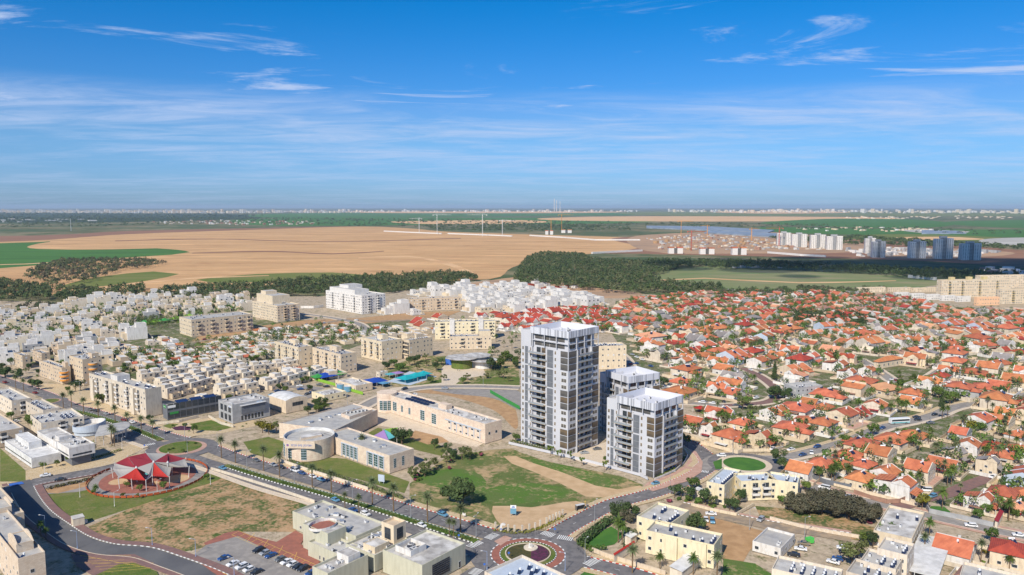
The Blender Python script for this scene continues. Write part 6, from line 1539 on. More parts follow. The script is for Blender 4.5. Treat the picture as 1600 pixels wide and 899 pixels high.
for a in [
 (1063, 608, 56, 'hip', 'tile', CRM, 44, 'beside the white towers'), (1063, 592, 40, 'hip', 'tile', PC, 44), (1072, 578, 44, 'hipL', 'tile', PC, 50), (1067, 563, 40, 'mix', 'tile', WH, 44), (1141, 597, 50, 'cross', 'tile', WH, 46), (1146, 584, 44, 'cross', 'tilegrey', WH, 46, 'with a pale portico'),
 (1120, 606, 40, 'cross', 'tile', WH, 44), (1145, 610, 38, 'split', 'tile', WH, 44), (1134, 575, 38, 'split', 'tile', WH, 46), (1241, 575, 50, 'twin', 'tile', CRM, 60), (1244, 633, 58, 'hip', 'tile', WH, 40), (1266, 625, 36, 'split', 'tile', WH, 40), (1210, 639, 46, 'twin', 'tile', WH, 50), (1262, 655, 54, 'hip', 'tile', PC, 38),
 (1160, 655, 42, 'hip', 'tile', CRM, 44), (1124, 643, 50, 'cross', 'tile', WH, 44), (1085, 656, 44, 'split', 'tile', WH, 44), (1110, 668, 36, 'mix', 'tile', WH, 44), (1236, 665, 54, 'hipL', 'tile', CRM, 40), (1140, 681, 52, 'hipL', 'tile', CRM, 48), (1188, 679, 50, 'mix', 'tile', CRM, 45, 'with white roof panels'), (1252, 729, 48, 'split', 'tile', WH, 40), (1282, 724, 36, 'hip', 'tile', CRM, 42),
 (1278, 606, 30, 'hip', 'tile', PC, 44), (1292, 611, 46, 'hipL', 'tile', CRM, 42), (1344, 595, 54, 'hip', 'tile', WH, 44, 'and a rounded white gable'), (1380, 603, 52, 'hip', 'tilepeach', CRM, 60), (1308, 569, 42, 'mix', 'tile', WH, 42), (1325, 581, 34, 'mix', 'tile', WH, 42), (1424, 611, 38, 'hipL', 'tile', WH, 42), (1454, 593, 44, 'cross', 'tile', WH, 48), (1424, 624, 38, 'split', 'tile', WH, 44),
 (1368, 630, 42, 'gable', 'tile', PC, 40), (1340, 639, 42, 'twin', 'tiledark', PC, 46), (1316, 648, 50, 'gable', 'tile', CRM, 48), (1286, 661, 44, 'hip', 'tile', PC, 46), (1286, 632, 36, 'hip', 'tile', WH, 44), (1396, 681, 58, 'hip', 'tile', PC, 50, 'sprawling over a white carport'), (1428, 674, 46, 'hip', 'tile', PC, 44), (1500, 675, 40, 'gabley', 'tile', 'greywall', 44), (1514, 694, 38, 'gable', 'tile', WH, 40),
 (1500, 606, 48, 'hipL', 'tile', 'greywall', 44, 'above the curved white wall'), (1538, 601, 46, 'hip', 'tile', CRM, 44), (1530, 655, 46, 'gable', 'tile', WH, 52), (1562, 652, 50, 'gabley', 'tile', CRM, 46), (1572, 640, 40, 'gabley', 'tile', 'peach', 46), (1600, 640, 40, 'gable', 'tile', CRM, 44), (1590, 673, 36, 'hip', 'tile', WH, 60), (1550, 690, 32, 'hip', 'tiledark', CRM, 44), (1592, 696, 40, 'hip', 'tile', WH, 42), (1568, 704, 18, 'hip', 'tile', CRM, 44),
 (1376, 707, 52, 'gabley', 'tile', CRM, 44), (1326, 706, 50, 'hipL', 'tile', CRM, 44, 'with a dark roof panel'), (1312, 719, 40, 'hip', 'tile', PC, 44), (1350, 719, 42, 'hip', 'tile', CRM, 50), (1474, 719, 56, 'split', 'tile', WH, 44), (1436, 731, 54, 'gabley', 'tile', PC, 44), (1345, 742, 48, 'hip', 'tile', CRM, 44), (1384, 737, 34, 'gable', 'tile', WH, 50),
 (1492, 566, 42, 'hip', 'tile', CRM, 44), (1482, 579, 36, 'cross', 'tile', WH, 44), (1520, 579, 44, 'hipL', 'tile', CRM, 40), (1546, 574, 40, 'gabley', 'tile', PC, 44), (1562, 566, 36, 'hip', 'tile', CRM, 70), (1588, 590, 56, 'gabley', 'tile', 'yellowcream', 40), (1562, 600, 42, 'split', 'tile', CRM, 44), (1470, 585, 34, 'hip', 'tiledark', WH, 44), (1480, 603, 30, 'gable', 'tile', WH, 44),
 (1402, 752, 66, 'mix', 'tile', WH, 44, 'inside a curved brown fence'), (1532, 775, 52, 'mix', 'tile', WH, 44, 'with a round glazed bay'), (1568, 765, 52, 'hip', 'tile', CRM, 44), (1602, 764, 30, 'hip', 'tile', CRM, 44), (1590, 784, 40, 'hip', 'tilepeach', CRM, 44), (1492, 848, 74, 'split', 'tile', WH, 40, 'with flat beige annexes'), (1576, 858, 66, 'hip', 'tiledark', CRM, 36), (1522, 890, 30, 'hip', 'tilebrown', CRM, 44), (1545, 722, 40, 'mix', 'tilegrey', CRM, 44), (1494, 704, 44, 'mix', 'tilegrey', CRM, 60),
 (1430, 560, 40, 'cross', 'tile', CRM, 44), (1492, 553, 40, 'hip', 'tile', WH, 44), (1434, 545, 44, 'hip', 'tile', WH, 60), (1403, 547, 34, 'hip', 'tilebrown', WH, 44), (1230, 511, 44, 'hip', 'tile', 'peach', 60), (1120, 512, 40, 'hip', 'tile', PC, 60), (1075, 512, 40, 'hip', 'tile', WH, 60), (1105, 512, 34, 'hip', 'tile', CRM, 44), (1016, 525, 50, 'hip', 'tilepeach', WH, 60, 'beside the tallest tower'), (1062, 515, 34, 'hip', 'tilegrey', WH, 60),
]: house(*a)
rp = random.Random(99)
def pick(r):
 roof = r.choices(['tile', 'tiledark', 'tilepeach', 'tilebrown', 'tilegrey'], [62, 11, 10, 10, 7])[0]; wall = r.choices(['white', 'cream', 'palecream', 'peach', 'bluegrey', 'beige'], [38, 26, 20, 5, 4, 7])[0]; return roof, wall
PROTO = []
for i in range(34):
 roof, wall = pick(rp); k = rp.choice(['hip', 'hipL', 'gable', 'gabley', 'split', 'twin', 'cross', 'mix']); PROTO.append((build_house(k, wall, roof, 500+i, near=False), k, roof, wall))
PROTOD = []
for i in range(12):
 wall = rp.choice(['cream', 'palecream', 'white']); k = rp.choice(['hip', 'gable', 'gabley', 'split', 'twin', 'cross']); PROTOD.append((build_house(k, wall, 'tiledark', 700+i, near=False), k, 'tiledark', wall))
def inpoly(x, y, P):
 c = False; n = len(P)
 for i in range(n):
  x1, y1 = P[i]; x2, y2 = P[(i+1) % n]
  if (y1 > y) != (y2 > y) and x < (x2-x1)*(y-y1)/(y2-y1)+x1: c = not c
 return c
def cells(poly, az, sx, sy, rr, gap=3, gw=9, jit=1.5):
 """rows of plots along azimuth az with a street every few rows"""
 W = [G(*p) for p in poly]; u = Vector((math.sin(R(az)), math.cos(R(az)), 0)); v = Vector((-u.y, u.x, 0)); us = [w.dot(u) for w in W]; vs = [w.dot(v) for w in W]; out = []
 b = min(vs); k = 0
 while b < max(vs):
  a = min(us)+rr.uniform(0, sx); j = 0
  while a < max(us):
   p = u*(a+rr.uniform(-jit, jit))+v*(b+rr.uniform(-jit, jit)); p.z = 0; q = PX(p)
   if inpoly(q[0], q[1], poly): out.append((p, az+(0 if k % 2 else 180), q))
   a += sx*rr.uniform(.9, 1.15); j += 1
   if j % 7 == 0: a += 7
  b += sy; k += 1
  if k % 2 == 0: b += gw
 return out
def free(p, r=7.5):
 for x, y, q in HP:
  if (x-p.x)**2+(y-p.y)**2 < (q+r)**2: return False
 return True
RED = [(978, 552), (958, 515), (958, 486), (985, 468), (1110, 459), (1330, 459), (1400, 468), (1500, 486), (1640, 492), (1680, 780), (1560, 790), (1520, 745), (1440, 742), (1360, 770), (1300, 745), (1240, 700), (1110, 692), (1085, 640), (1072, 600), (1040, 560), (1000, 548)]
fill = []
rf_ = random.Random(3)
for reg, az in (([(958, 486), (985, 468), (1110, 459), (1330, 459), (1400, 468), (1330, 500), (1200, 520), (1130, 560), (1060, 600), (1000, 548), (958, 515)], 52), ([(1400, 468), (1500, 486), (1640, 492), (1650, 560), (1420, 560), (1300, 545), (1250, 528), (1330, 500)], 66),
               ([(1130, 560), (1200, 520), (1250, 528), (1300, 545), (1420, 560), (1650, 560), (1690, 790), (1500, 742), (1300, 745), (1240, 700), (1110, 692), (1085, 640), (1060, 600)], 44)):
 for p, az_, q in cells(reg, az, 17.6, 19.6, rf_, gw=7, jit=2.0):
  if inroad(p, None, 7.5) or not free(p, 6.5): continue
  fill.append((p, az_, q));
fill.sort(key=lambda t: t[0].y)
fill2 = [c for c in cells([(640, 505), (720, 496), (800, 491), (900, 486), (958, 484), (958, 520), (935, 520), (820, 520), (790, 520), (775, 498), (680, 498), (660, 520)], 50, 17, 18, rf_, gw=6) if free(c[0], 4)]
print('house fill', len(fill), len(fill2), 'near', NH[0])
HB = []
def place_proto(L, p, az, s=None):
 pr = rf_.choice(L); s = s or rf_.uniform(.92, 1.25)
 c = copy_thing(pr[0], p, axes(az+rf_.uniform(-4, 4)), f'{WALLC[pr[3]]} house with {KINDC[pr[1]]} {ROOFC[pr[2]]} roof', (s, s, s*rf_.uniform(.9, 1.1)), 'houses of the red roofed suburb'); c['category'] = 'house'; return c
budget = 285-NH[0]-len(fill2)
for p, az, q in fill[:budget]: place_proto(PROTO, p, az)
for p, az, q in fill2: place_proto(PROTOD, p, az)
DM = {}
mw_, mr_ = MB(), MB(); ms = MB()
for p, az, q in fill[budget:]:
 r = random.Random(int(p.x*7+p.y)); k = r.choice(['hip', 'gable', 'gabley', 'split', 'twin', 'hipL']); a, b, wins, (w, d), z, ri = housemeshes(k, r); c, s = math.cos(axes(az)), math.sin(axes(az)); col = r.choices([1, 2, 3, 4, 5], [58, 12, 11, 11, 8])[0]; wc_ = r.choices([0, 6, 7], [50, 30, 20])[0]
 for src, cc_ in ((a, wc_), (b, col)):
  i = len(ms.v); ms.v += [(p.x+(v[0]-w/2)*c-(v[1]-d/2)*s, p.y+(v[0]-w/2)*s+(v[1]-d/2)*c, v[2]) for v in src.v]; ms.f += [tuple(i+k2 for k2 in f) for f in src.f]; ms.m += [cc_]*len(src.f)
if ms.f:
 o = obj('distant_houses', ms.mesh('distant_houses', ['white', 'tile', 'tiledark', 'tilepeach', 'tilebrown', 'tilegrey', 'palecream', 'cream'])); o['kind'] = 'stuff'; o['label'] = 'mass of red roofed houses at the far side of the suburb'
for pr in PROTO+PROTOD: drop(pr[0])
def villa(seed, wall, far=True):
 r = random.Random(seed); rt = obj('villa', None); w, d = r.uniform(10, 16), r.uniform(9, 13); h = r.choice((3.6, 6.6, 7.2, 9.6))
 mb = MB(); shell(mb, rect(-w/2, -d/2, w/2, d/2), h, .6, .25); mb.build('wall', [wall, r.choice(['roofpale', 'roofgrey', 'roofpale'])], rt)
 mb = MB(); x = r.uniform(-w/2, 0); mb2 = shell(mb, rect(x, -d/2+1.5, x+w*.5, d/2-.5), h+r.uniform(1.5, 3.0), .4, .2, z0=h-.61); mb.build('upper_storey', [wall if r.random() < .7 else 'white', 'roofpale'], rt)
 mb = MB(); shell(mb, rect(w/2-.5, -d/2-2.2, w/2+3.2, d/2-3), h*.55, .8, .2); mb.build('terrace', [r.choice([wall, 'white', 'cream']), 'pavingcream'], rt)
 for k in range(3): obj('window', WM[r.choice(('plain', 'w', 'dark'))], rt, (-w/2+w*(k+.5)/3, -d/2-.01, h-1.8), 0, (1.6, 1, 1.4))
 for k in range(2): obj('window', WM['plain'], rt, (-w/2-.01, -d/2+d*(k+.5)/2, h-1.9), WROT['L'], (1.4, 1, 1.3))
 for k in range(r.choice((1, 2))): obj('solar_heater', HEATER2 if r.random() < .4 else HEATER, rt, (r.uniform(0, w/2-1.5), r.uniform(-d/2+1.5, d/2-2), h-.6), r.uniform(0, 1))
 if r.random() < .7:
  g = MB(); a, b = w/2+3.5, d/2+4; g.box(-a, -b, 0, a, -b+.2, 1.5); g.box(-a, -b+.2, 0, -a+.2, b, 1.5); g.box(a-.2, -b+.2, 0, a, b, 1.5); g.build('garden_wall', [r.choice(['white', 'palecream', 'roofpale'])], rt)
 remember(rt); return rt
VP = [(villa(900+i, w_), w_) for i, w_ in enumerate(['palecream', 'cream', 'white', 'beige', 'greywall', 'palecream', 'cream', 'palecream', 'cream', 'white', 'beige'])]
VW = [v for v in VP if v[1] == 'white']
def fillv(poly, az, sx, sy, L, base, group, gw=6, roadpad=6, name='villa', maxn=999, jit=1.2):
 n = 0
 for p, az_, q in cells(poly, az, sx, sy, rf_, gw=gw, jit=jit):
  if inroad(p, None, roadpad) or not free(p, 4): continue
  v, w_ = rf_.choice(L); s = rf_.uniform(.85, 1.25)
  c = copy_thing(v, p, axes(az_+rf_.uniform(-3, 3)), base.format(WALLC[w_]), (s, s, s*rf_.uniform(.85, 1.1)), group); c['category'] = 'house'; n += 1
  if n >= maxn: break
 return n
n1 = fillv([(-60, 488), (60, 487), (110, 472), (150, 466), (260, 464), (392, 466), (392, 486), (285, 494), (205, 505), (215, 520), (175, 530), (60, 520), (-60, 525)], 56, 18, 19, VP, 'flat roofed {} villa with terraces', 'flat roofed villas of the left quarter')
n1b = fillv([(-40, 528), (120, 523), (210, 523), (240, 520), (190, 542), (160, 575), (0, 575), (-40, 560)], 56, 18, 19, VW+VP[:6], 'flat roofed {} villa with terraces', 'flat roofed villas of the left quarter')
n2 = fillv([(602, 474), (632, 490), (722, 490), (724, 466), (640, 462), (690, 454), (780, 449), (860, 458), (930, 470), (955, 482), (900, 485), (800, 489), (724, 491), (605, 492)], 56, 14.5, 16, VW*2+VP[:2], 'new {} cubic villa', 'new white villas by the bare earth', gw=4)
def patio(seed, wall):
 r = random.Random(seed); rt = obj('patio_house', None); w, d = r.uniform(9, 12), r.uniform(9, 12)
 mb = MB(); shell(mb, rect(-w/2, -d/2, w/2, d/2), 3.3, .4, .2); mb.build('wall', [wall, 'roofpale'], rt)
 mb = MB(); shell(mb, rect(-w/2+.4, -d/2+1, 0, d/2-1), 3.2+r.uniform(.8, 2.6), .3, .2, z0=2.9); mb.build('upper_storey', [wall, 'roofwhite'], rt)
 if r.random() < .3: mb = MB(); mb.face([(.2, -d/2-.4, 3.5), (w/2, -d/2-.4, 3.5), (w/2, -d/2+3, 4.9), (.2, -d/2+3, 4.9)]); mb.box(.2, -d/2+3, 3.3, w/2, -d/2+3.2, 4.9); mb.build('roof', ['tile'], rt)
 for k in range(2): obj('window', WM['plain'], rt, (-w/2+w*(k+.5)/2, -d/2-.01, 1.7), 0, (1.3, 1, 1.1))
 obj('solar_heater', HEATER, rt, (w*.25, d*.2, 2.9), .5); remember(rt); return rt
PT = [(patio(1300+i, w_), w_) for i, w_ in enumerate(['palecream', 'white', 'cream', 'cream', 'beige', 'palecream'])]
n3 = fillv([(160, 560), (165, 548), (250, 532), (330, 540), (400, 522), (500, 512), (560, 512), (680, 518), (676, 530), (560, 536), (430, 545), (400, 566), (330, 574), (240, 580), (215, 588), (160, 570)], 50, 13, 13.5, PT, 'low {} patio house', 'low patio houses in dense rows', gw=4.5, jit=1.6)
n3b = fillv([(376, 548), (430, 545), (430, 572), (480, 578), (560, 575), (560, 590), (480, 590), (376, 566)], 50, 12, 13, PT, 'low {} patio house', 'low patio houses in dense rows', gw=3.5, jit=.6)
def rowunit(seed):
 r = random.Random(seed); rt = obj('row_house', None)
 mb = MB(); shell(mb, rect(0, 0, 9.2, 9.5), 6.6, .3, .2); mb.build('wall', ['palecream', 'roofwhite'], rt)
 mb = MB(); shell(mb, rect(1.5, -3, 8.2, -.003), 3.2, .9, .18); mb.build('terrace', ['cream', 'pavingcream'], rt)
 mb = MB(); shell(mb, rect(.6, 3, 5.4, 9), 8.4, .2, .2, z0=6.2); mb.build('stair_tower', ['palecream', 'roofwhite'], rt)
 for x, z, k in ((2.6, 5.0, 'plain'), (6.4, 5.0, 'dark'), (3, 1.6, 'plain'), (6.6, 1.6, 'w')): obj('window', WM[k], rt, (x, -.01 if z > 3 else -3.02, z), 0, (1.5, 1, 1.2))
 obj('window', WM['plain'], rt, (-.01, 4, 4.8), WROT['L'], (1.2, 1, 1.2))
 for k in range(2): obj('solar_heater', HEATER, rt, (6.2+1.5*k, 6.5-r.random(), 6.3), .5)
 remember(rt); return rt
RU = [rowunit(i) for i in range(3)]
def row(a, b, label, flip=0):
 A, Bv = G(*a), G(*b); d = Bv-A; n = max(1, int(d.length/9.25)); az = math.degrees(math.atan2(d.x, d.y)); dn = d.normalized(); nn = Vector((-dn.y, dn.x, 0)); k3 = 0
 for k in range(n):
  p = A+dn*9.25*k+nn*((k % 2)*1.6); s = 1.0
  c = copy_thing(RU[(k+k3) % 3], p, axes(az), label, (1, 1, rf_.choice((.92, 1.0, 1.06))), 'cream row houses in staggered terraces'); c['category'] = 'row house'
  HP.append((p.x+dn.x*4.6+nn.x*4.6, p.y+dn.y*4.6+nn.y*4.6, 5))
for a, b, l in [((330, 585), (392, 573), 'upper terrace below the patio houses'), ((360, 592), (478, 573), 'second terrace below the patio houses'), ((418, 610), (516, 587), 'terrace above the parking lot'), ((345, 624), (414, 610), 'terrace behind the bank'), ((222, 600), (326, 583), 'terrace right behind the white terraced block'),
    ((254, 612), (350, 590), 'middle terrace behind the shops'), ((262, 624), (342, 604), 'terrace just behind the dark glass shops'), ((345, 606), (400, 594), 'short terrace near the palms'), ((322, 640) , (345, 632), 'last units by the shops')]: row(a, b, 'cream row house of the '+l)
for v, w_ in VP+PT: drop(v)
for v in RU: drop(v)
print('villas', n1, n1b, n2, n3, n3b)
mat('darkpine', (.065, .095, .042), .8, (.085, .12, .05), .2, trans=.2); mat('leafpine', (.11, .155, .05), .8, (.08, .12, .045), .2, trans=.25); mat('leafolive2', (.18, .19, .085), .8, (.13, .145, .065), .2, trans=.25)
PB_ = [(743,0,0)][:0]
for x, y, s, w in [(668, 815, 1.15, 'on the median before the big round tree'), (719.6, 833, 1.15, 'on the median nearest the flower roundabout'), (412, 735, 1.05, 'on the median by the drum forecourt'), (437, 745, 1.1, 'on the median across from the drum'), (488, 762, 1.1, 'on the median before the green lawn'),
 (518, 771, 1.1, 'on the median across from the stone centre'), (582, 790, 1.12, 'on the median behind the beige corner tower'), (615, 799, 1.12, 'on the median past the stone centre'), (346, 715, 1.0, 'at the start of the long median'), (368, 723, 1.0, 'on the long median near the round grass island'),
 (99, 637, 1.0, 'by the small roundabout'), (112, 637, 1.0, 'on the avenue tip by the small roundabout'), (131, 646, 1.0, 'on the avenue median'), (154, 653, 1.0, 'on the avenue median'), (180, 660, 1.0, 'on the avenue median'), (199, 670, 1.0, 'on the avenue median'), (221, 676, 1.0, 'on the avenue median'), (239, 683, 1.0, 'on the avenue median'),
 (175, 696, 1.05, 'beside the fan roof'), (179, 697, .95, 'beside the fan roof'), (25, 609, .95, 'on the far avenue'), (37, 612, .95, 'on the far avenue'), (539, 794, .7, 'behind the municipal building'), (561, 801, .75, 'behind the municipal building'), (702, 839, .7, 'beside the zebra crossing'), (709, 841, .65, 'beside the zebra crossing'),
 (988, 895, 1.0, 'by the lower road past the roundabout'), (1120, 912, 1.0, 'at the lower edge by the yellow block'), (1444, 867, .85, 'beside the white canopy'), (1576, 698, .8, 'among the red roofs'), (1558, 730, 1.0, 'among the red roofs'), (1500, 775, .6, 'by the white villa'), (1530, 594, .8, 'among the red roofs'), (818, 664, .8, 'beside the tallest tower'), (566, 710, 1.0, 'before the front wall of the centre')]:
 tree(x, y, 'palm', s, w)
for x, y, s, w in [(150, 775, .8, 'on the olive lawn'), (126, 716, .9, 'by the white civic cubes'), (146, 712, .9, 'by the white civic cubes'), (1299, 753, 1.1, ''), (1304, 752, 1.2, ''), (1325, 751, 1.0, ''), (1348, 755, .9, ''), (1486, 757, 1.3, ''), (1480, 759, 1.1, ''), (1472, 795, 1.2, 'on the lawn of the white villa'), (1452, 839, 1.0, ''), (1374, 843, .8, ''), (1392, 841, .8, ''), (1576, 813, 1.2, ''),
 (1408, 648, 1.2, ''), (1416, 648, 1.3, ''), (1403, 640, 1.2, ''), (1472, 654, 1.1, ''), (1480, 652, 1.0, ''), (1588, 700, 1.0, ''), (1128, 662, 1.2, ''), (1122, 662, 1.1, ''), (1134, 662, 1.1, ''), (966, 847, 1.3, 'behind the round lawn'), (972, 850, 1.1, 'behind the round lawn'), (1031, 889, .9, 'before the yellow block'), (1083, 897, 1.0, 'before the yellow block'), (1330, 614, 1.0, ''), (1392, 612, 1.0, ''),
 (1176, 560, 1.0, ''), (1158, 548, 1.0, ''), (1090, 600, 1.1, ''), (1098, 604, 1.0, ''), (1178, 602, 1.1, ''), (1186, 586, 1.1, ''), (1320, 606, 1.0, ''), (1404, 592, .9, ''), (760, 540, 1.0, ''), (775, 534, 1.1, ''), (800, 545, 1.1, ''), (64, 838, .8, 'in the shade of the dark street'), (72, 842, .7, 'in the shade of the dark street'), (1576, 600, 1.0, ''), (1420, 700, .9, ''), (1436, 706, .9, ''), (1300, 690, .9, ''), (484, 592, 1.2, 'by the kindergarten fence')]:
 tree(x, y, 'palmgreen', s, w)
for x, y, k, s, w in [(722, 787, 'big', 1.55, 'standing alone on the meadow'), (628, 694, 'big', 1.1, 'in the court of the stone centre'), (679, 702, 'dark', .8, 'in the court of the stone centre'), (698, 716, 'dark', .9, 'by the school wing'), (708, 719, 'dark', .9, 'by the school wing'), (722, 718, 'olive', 1.2, 'by the school wing'), (734, 719, 'olive', 1.1, 'by the school wing'), (700, 706, 'dark', .7, 'by the school wing'),
 (664, 745, 'dark', .7, 'at the corner of the stone centre'), (410, 676, 'yellow', 2.2, 'left of the drum'), (420, 678, 'yellow', 2.0, 'left of the drum'), (432, 674, 'olive', 1.1, 'left of the drum'), (67, 733, 'green', .55, 'clipped round before the white cubes'), (89, 729, 'green', .5, 'clipped round before the white cubes'), (109, 723, 'green', .6, 'clipped round before the white cubes'),
 (50, 668, 'green', 1.1, 'between the cream houses'), (58, 672, 'green', 1.0, 'between the cream houses'), (44, 664, 'green', .9, 'between the cream houses'), (60, 610, 'dark', 1.2, 'at the avenue corner'), (50, 606, 'dark', 1.0, 'at the avenue corner'), (118, 612, 'dark', 1.2, 'before the orange balconies'), (126, 610, 'dark', 1.1, 'before the orange balconies'), (8, 590, 'big', 1.0, 'at the picture edge by the avenue'), (26, 592, 'dark', 1.2, 'by the avenue'), (160, 630, 'green', 1.0, 'before the terraced white block'), (152, 632, 'palmgreen', 1.0, 'before the terraced white block'),
 (1212, 624, 'big', 1.1, 'at the maroon street bend'), (1226, 622, 'big', .9, 'at the maroon street bend'), (1210, 594, 'cone', 1.7, ''), (1036, 606, 'dark', 1.2, 'beside the rear tower'), (1030, 604, 'dark', 1.1, 'beside the rear tower'), (1070, 622, 'green', .9, ''), (1160, 640, 'olive', 1.4, ''), (1168, 636, 'green', 1.2, ''), (1155, 630, 'olive', 1.3, ''), (1174, 648, 'olive', 1.1, ''), (1218, 727, 'dark', 1.3, 'beside the grassy oval'), (1226, 738, 'dark', 1.1, 'beside the grassy oval'), (1234, 742, 'green', 1.0, 'beside the grassy oval'),
 (1472, 637, 'cone', 1.5, 'at the street turn'), (1484, 632, 'green', 1.3, 'at the street turn'), (1466, 622, 'green', 1.3, 'at the street turn'), (1492, 628, 'green', 1.0, 'at the street turn'), (1321, 697, 'green', 1.1, 'at the kerb'), (1346, 690, 'olive', 1.2, 'at the kerb'), (1364, 682, 'green', 1.2, 'at the kerb'), (1520, 674, 'yellow', 2.0, ''), (1532, 676, 'green', 1.1, ''), (1440, 795, 'yellow', 1.9, 'on the brick junction'), (1578, 758, 'yellow', 1.8, ''), (1530, 814, 'green', .8, 'behind the grey garden wall'), (1548, 846, 'green', .9, ''), (1410, 778, 'bushlight', 1.8, 'by the white villa'),
 (1330, 884, 'olive', 1.5, 'at the car park corner'), (1340, 876, 'olive', 1.3, 'at the car park corner'), (1364, 857, 'dark', .9, 'by the stepped flats'), (1352, 852, 'green', .8, 'by the stepped flats'), (1082, 832, 'big', .95, 'behind the yellow block'), (1090, 824, 'dark', 1.0, 'behind the yellow block'), (1082, 765, 'green', 1.0, 'before the crescent'), (1064, 777, 'dark', .9, 'before the crescent'), (1076, 783, 'bush', 1.6, 'before the crescent'), (1092, 787, 'bush', 1.8, 'before the crescent'), (1112, 792, 'olive', .9, 'before the crescent'), (1148, 802, 'dark', .9, 'before the crescent'), (1156, 788, 'dark', .9, 'before the crescent'), (1140, 797, 'dark', .8, 'before the crescent'),
 (1167, 769, 'green', .7, 'in the crescent yard'), (1186, 779, 'bush', 1.0, 'in the crescent yard'), (1222, 790, 'green', .7, 'in the crescent yard'), (1258, 768, 'green', .8, 'behind the crescent'), (970, 810, 'big', .85, 'above the round lawn'), (978, 815, 'bigbrown', .7, 'above the round lawn'), (993, 811, 'dark', .8, 'above the round lawn'), (1046, 784, 'bushred', 1.4, 'by the street corner'), (1360, 818, 'bushred', 1.2, 'on the waste strip'), (985, 845, 'dark', .7, 'behind the yellow block'), (975, 862, 'cypress', .7, 'by the red shed'),
 (1242, 800, 'bigbrown', 1.0, ''), (1262, 802, 'bigbrown', 1.1, ''), (1284, 803, 'bigbrown', 1.1, ''), (1304, 808, 'bigbrown', 1.05, ''), (1326, 812, 'bigbrown', 1.1, ''), (1346, 816, 'bigbrown', 1.0, ''), (1362, 812, 'bigbrown', .9, ''), (1270, 788, 'bigbrown', 1.0, ''), (1300, 792, 'bigbrown', 1.0, ''), (1335, 798, 'bigbrown', .95, ''),
 (860, 712, 'light', 1.2, 'before the tallest tower'), (872, 718, 'light', 1.0, 'before the tallest tower'), (891, 722, 'light', 1.0, 'by the tower forecourt'), (909, 728, 'light', 1.0, 'by the tower forecourt'), (944, 737, 'light', 1.0, 'between the towers'), (806, 690, 'green', .8, 'at the foot of the tallest tower'), (1074, 700, 'light', 1.4, 'behind the corner tower'), (1070, 694, 'olive', 1.1, 'behind the corner tower'), (945, 718, 'bush', 1.2, 'between the towers'),
 (270, 702, 'bush', .9, 'on the round grass island'), (264, 704, 'bush', .8, 'on the round grass island'), (285, 708, 'green', .4, 'on the round grass island'), (305, 694, 'bush', .9, 'on the round grass island'), (292, 692, 'bush', .8, 'on the round grass island'), (146, 772, 'green', .4, 'on the olive lawn'), (192, 777, 'green', .35, 'on the olive lawn'), (214, 780, 'light', .6, 'on the olive lawn'), (198, 762, 'green', .5, 'by the playground edge'), (218, 768, 'green', .5, 'by the playground edge'), (256, 766, 'green', .6, 'by the playground edge'), (324, 750, 'green', .5, 'by the long wall')]:
 tree(x, y, k, s, ('in the brown thicket by the sandy car park' if k == 'bigbrown' and not w else w) or 'among the red roofed houses')
RESTP = []
def scatter(poly, n, kinds, s0, s1, where, seed=1, parts=False, avoid=True):
 r = random.Random(seed); x0, y0, x1, y1 = bounds_of(poly); k = 0; t = 0
 W = [G(*p) for p in poly]; wx0, wy0, wx1, wy1 = min(w.x for w in W), min(w.y for w in W), max(w.x for w in W), max(w.y for w in W)
 while k < n and t < n*60:
  t += 1; p = Vector((r.uniform(wx0, wx1), r.uniform(wy0, wy1), 0)); q = PX(p)
  if not inpoly(q[0], q[1], poly) or inroad(p, None, .8): continue
  if avoid and not free(p, -3.5): continue
  if p.y > 620: RESTP.append(p)
  else: tree(p, 0, r.choice(kinds), r.uniform(s0, s1), where, parts=parts)
  k += 1
scatter([(600, 574), (640, 566), (700, 558), (700, 570), (690, 584), (660, 580), (610, 585)], 16, ['green', 'dark', 'olive', 'dark'], .8, 1.3, 'in the park before the disc pavilion', 11)
scatter([(765, 548), (812, 548), (812, 598), (770, 594), (762, 575)], 18, ['green', 'dark', 'dark', 'olive'], .9, 1.4, 'in the park between the discs and the tallest tower', 12)
scatter([(650, 600), (740, 590), (812, 590), (812, 604), (650, 608)], 10, ['green', 'bush', 'olive'], .7, 1.0, 'on the park lawns', 13)
scatter([(690, 500), (812, 500), (812, 548), (772, 540), (775, 520)], 18, ['dark', 'green', 'green', 'cypress'], .8, 1.2, 'among the dark red roofs', 14)
scatter([(405, 500), (500, 500), (560, 510), (580, 525), (500, 520), (400, 524)], 22, ['dark', 'green', 'palmgreen'], .8, 1.2, 'along the edge of the patio houses', 15)
scatter([(160, 560), (400, 525), (560, 512), (640, 525), (540, 540), (380, 570), (200, 590)], 480, ['green', 'olive', 'dark', 'green', 'cypress', 'palmgreen'], .6, 1.0, 'among the low patio houses', 16)
scatter([(280, 640), (420, 600), (500, 590), (500, 612), (420, 640), (300, 650)], 10, ['green', 'dark'], .7, 1.0, 'by the shops and terraces', 17)
scatter([(0, 490), (390, 466), (390, 486), (180, 530), (0, 530)], 900, ['green', 'dark', 'olive', 'palmgreen', 'cypress'], .6, 1.0, 'among the flat villas', 18)
scatter([(440, 640), (510, 630), (512, 640), (455, 655)], 12, ['green', 'dark'], .7, .95, 'along the bank lane', 19)
scatter([(640, 742), (700, 716), (745, 706), (760, 712), (690, 738), (650, 756)], 18, ['bush', 'bushred', 'bush', 'olive'], .8, 1.2, 'in the scrub by the stone centre', 20)
scatter([(0, 565), (60, 560), (170, 590), (250, 660), (235, 664), (120, 618), (30, 596), (0, 588)], 34, ['green', 'dark', 'bush', 'olive'], .6, 1.0, 'on the tan verge of the avenue', 26)
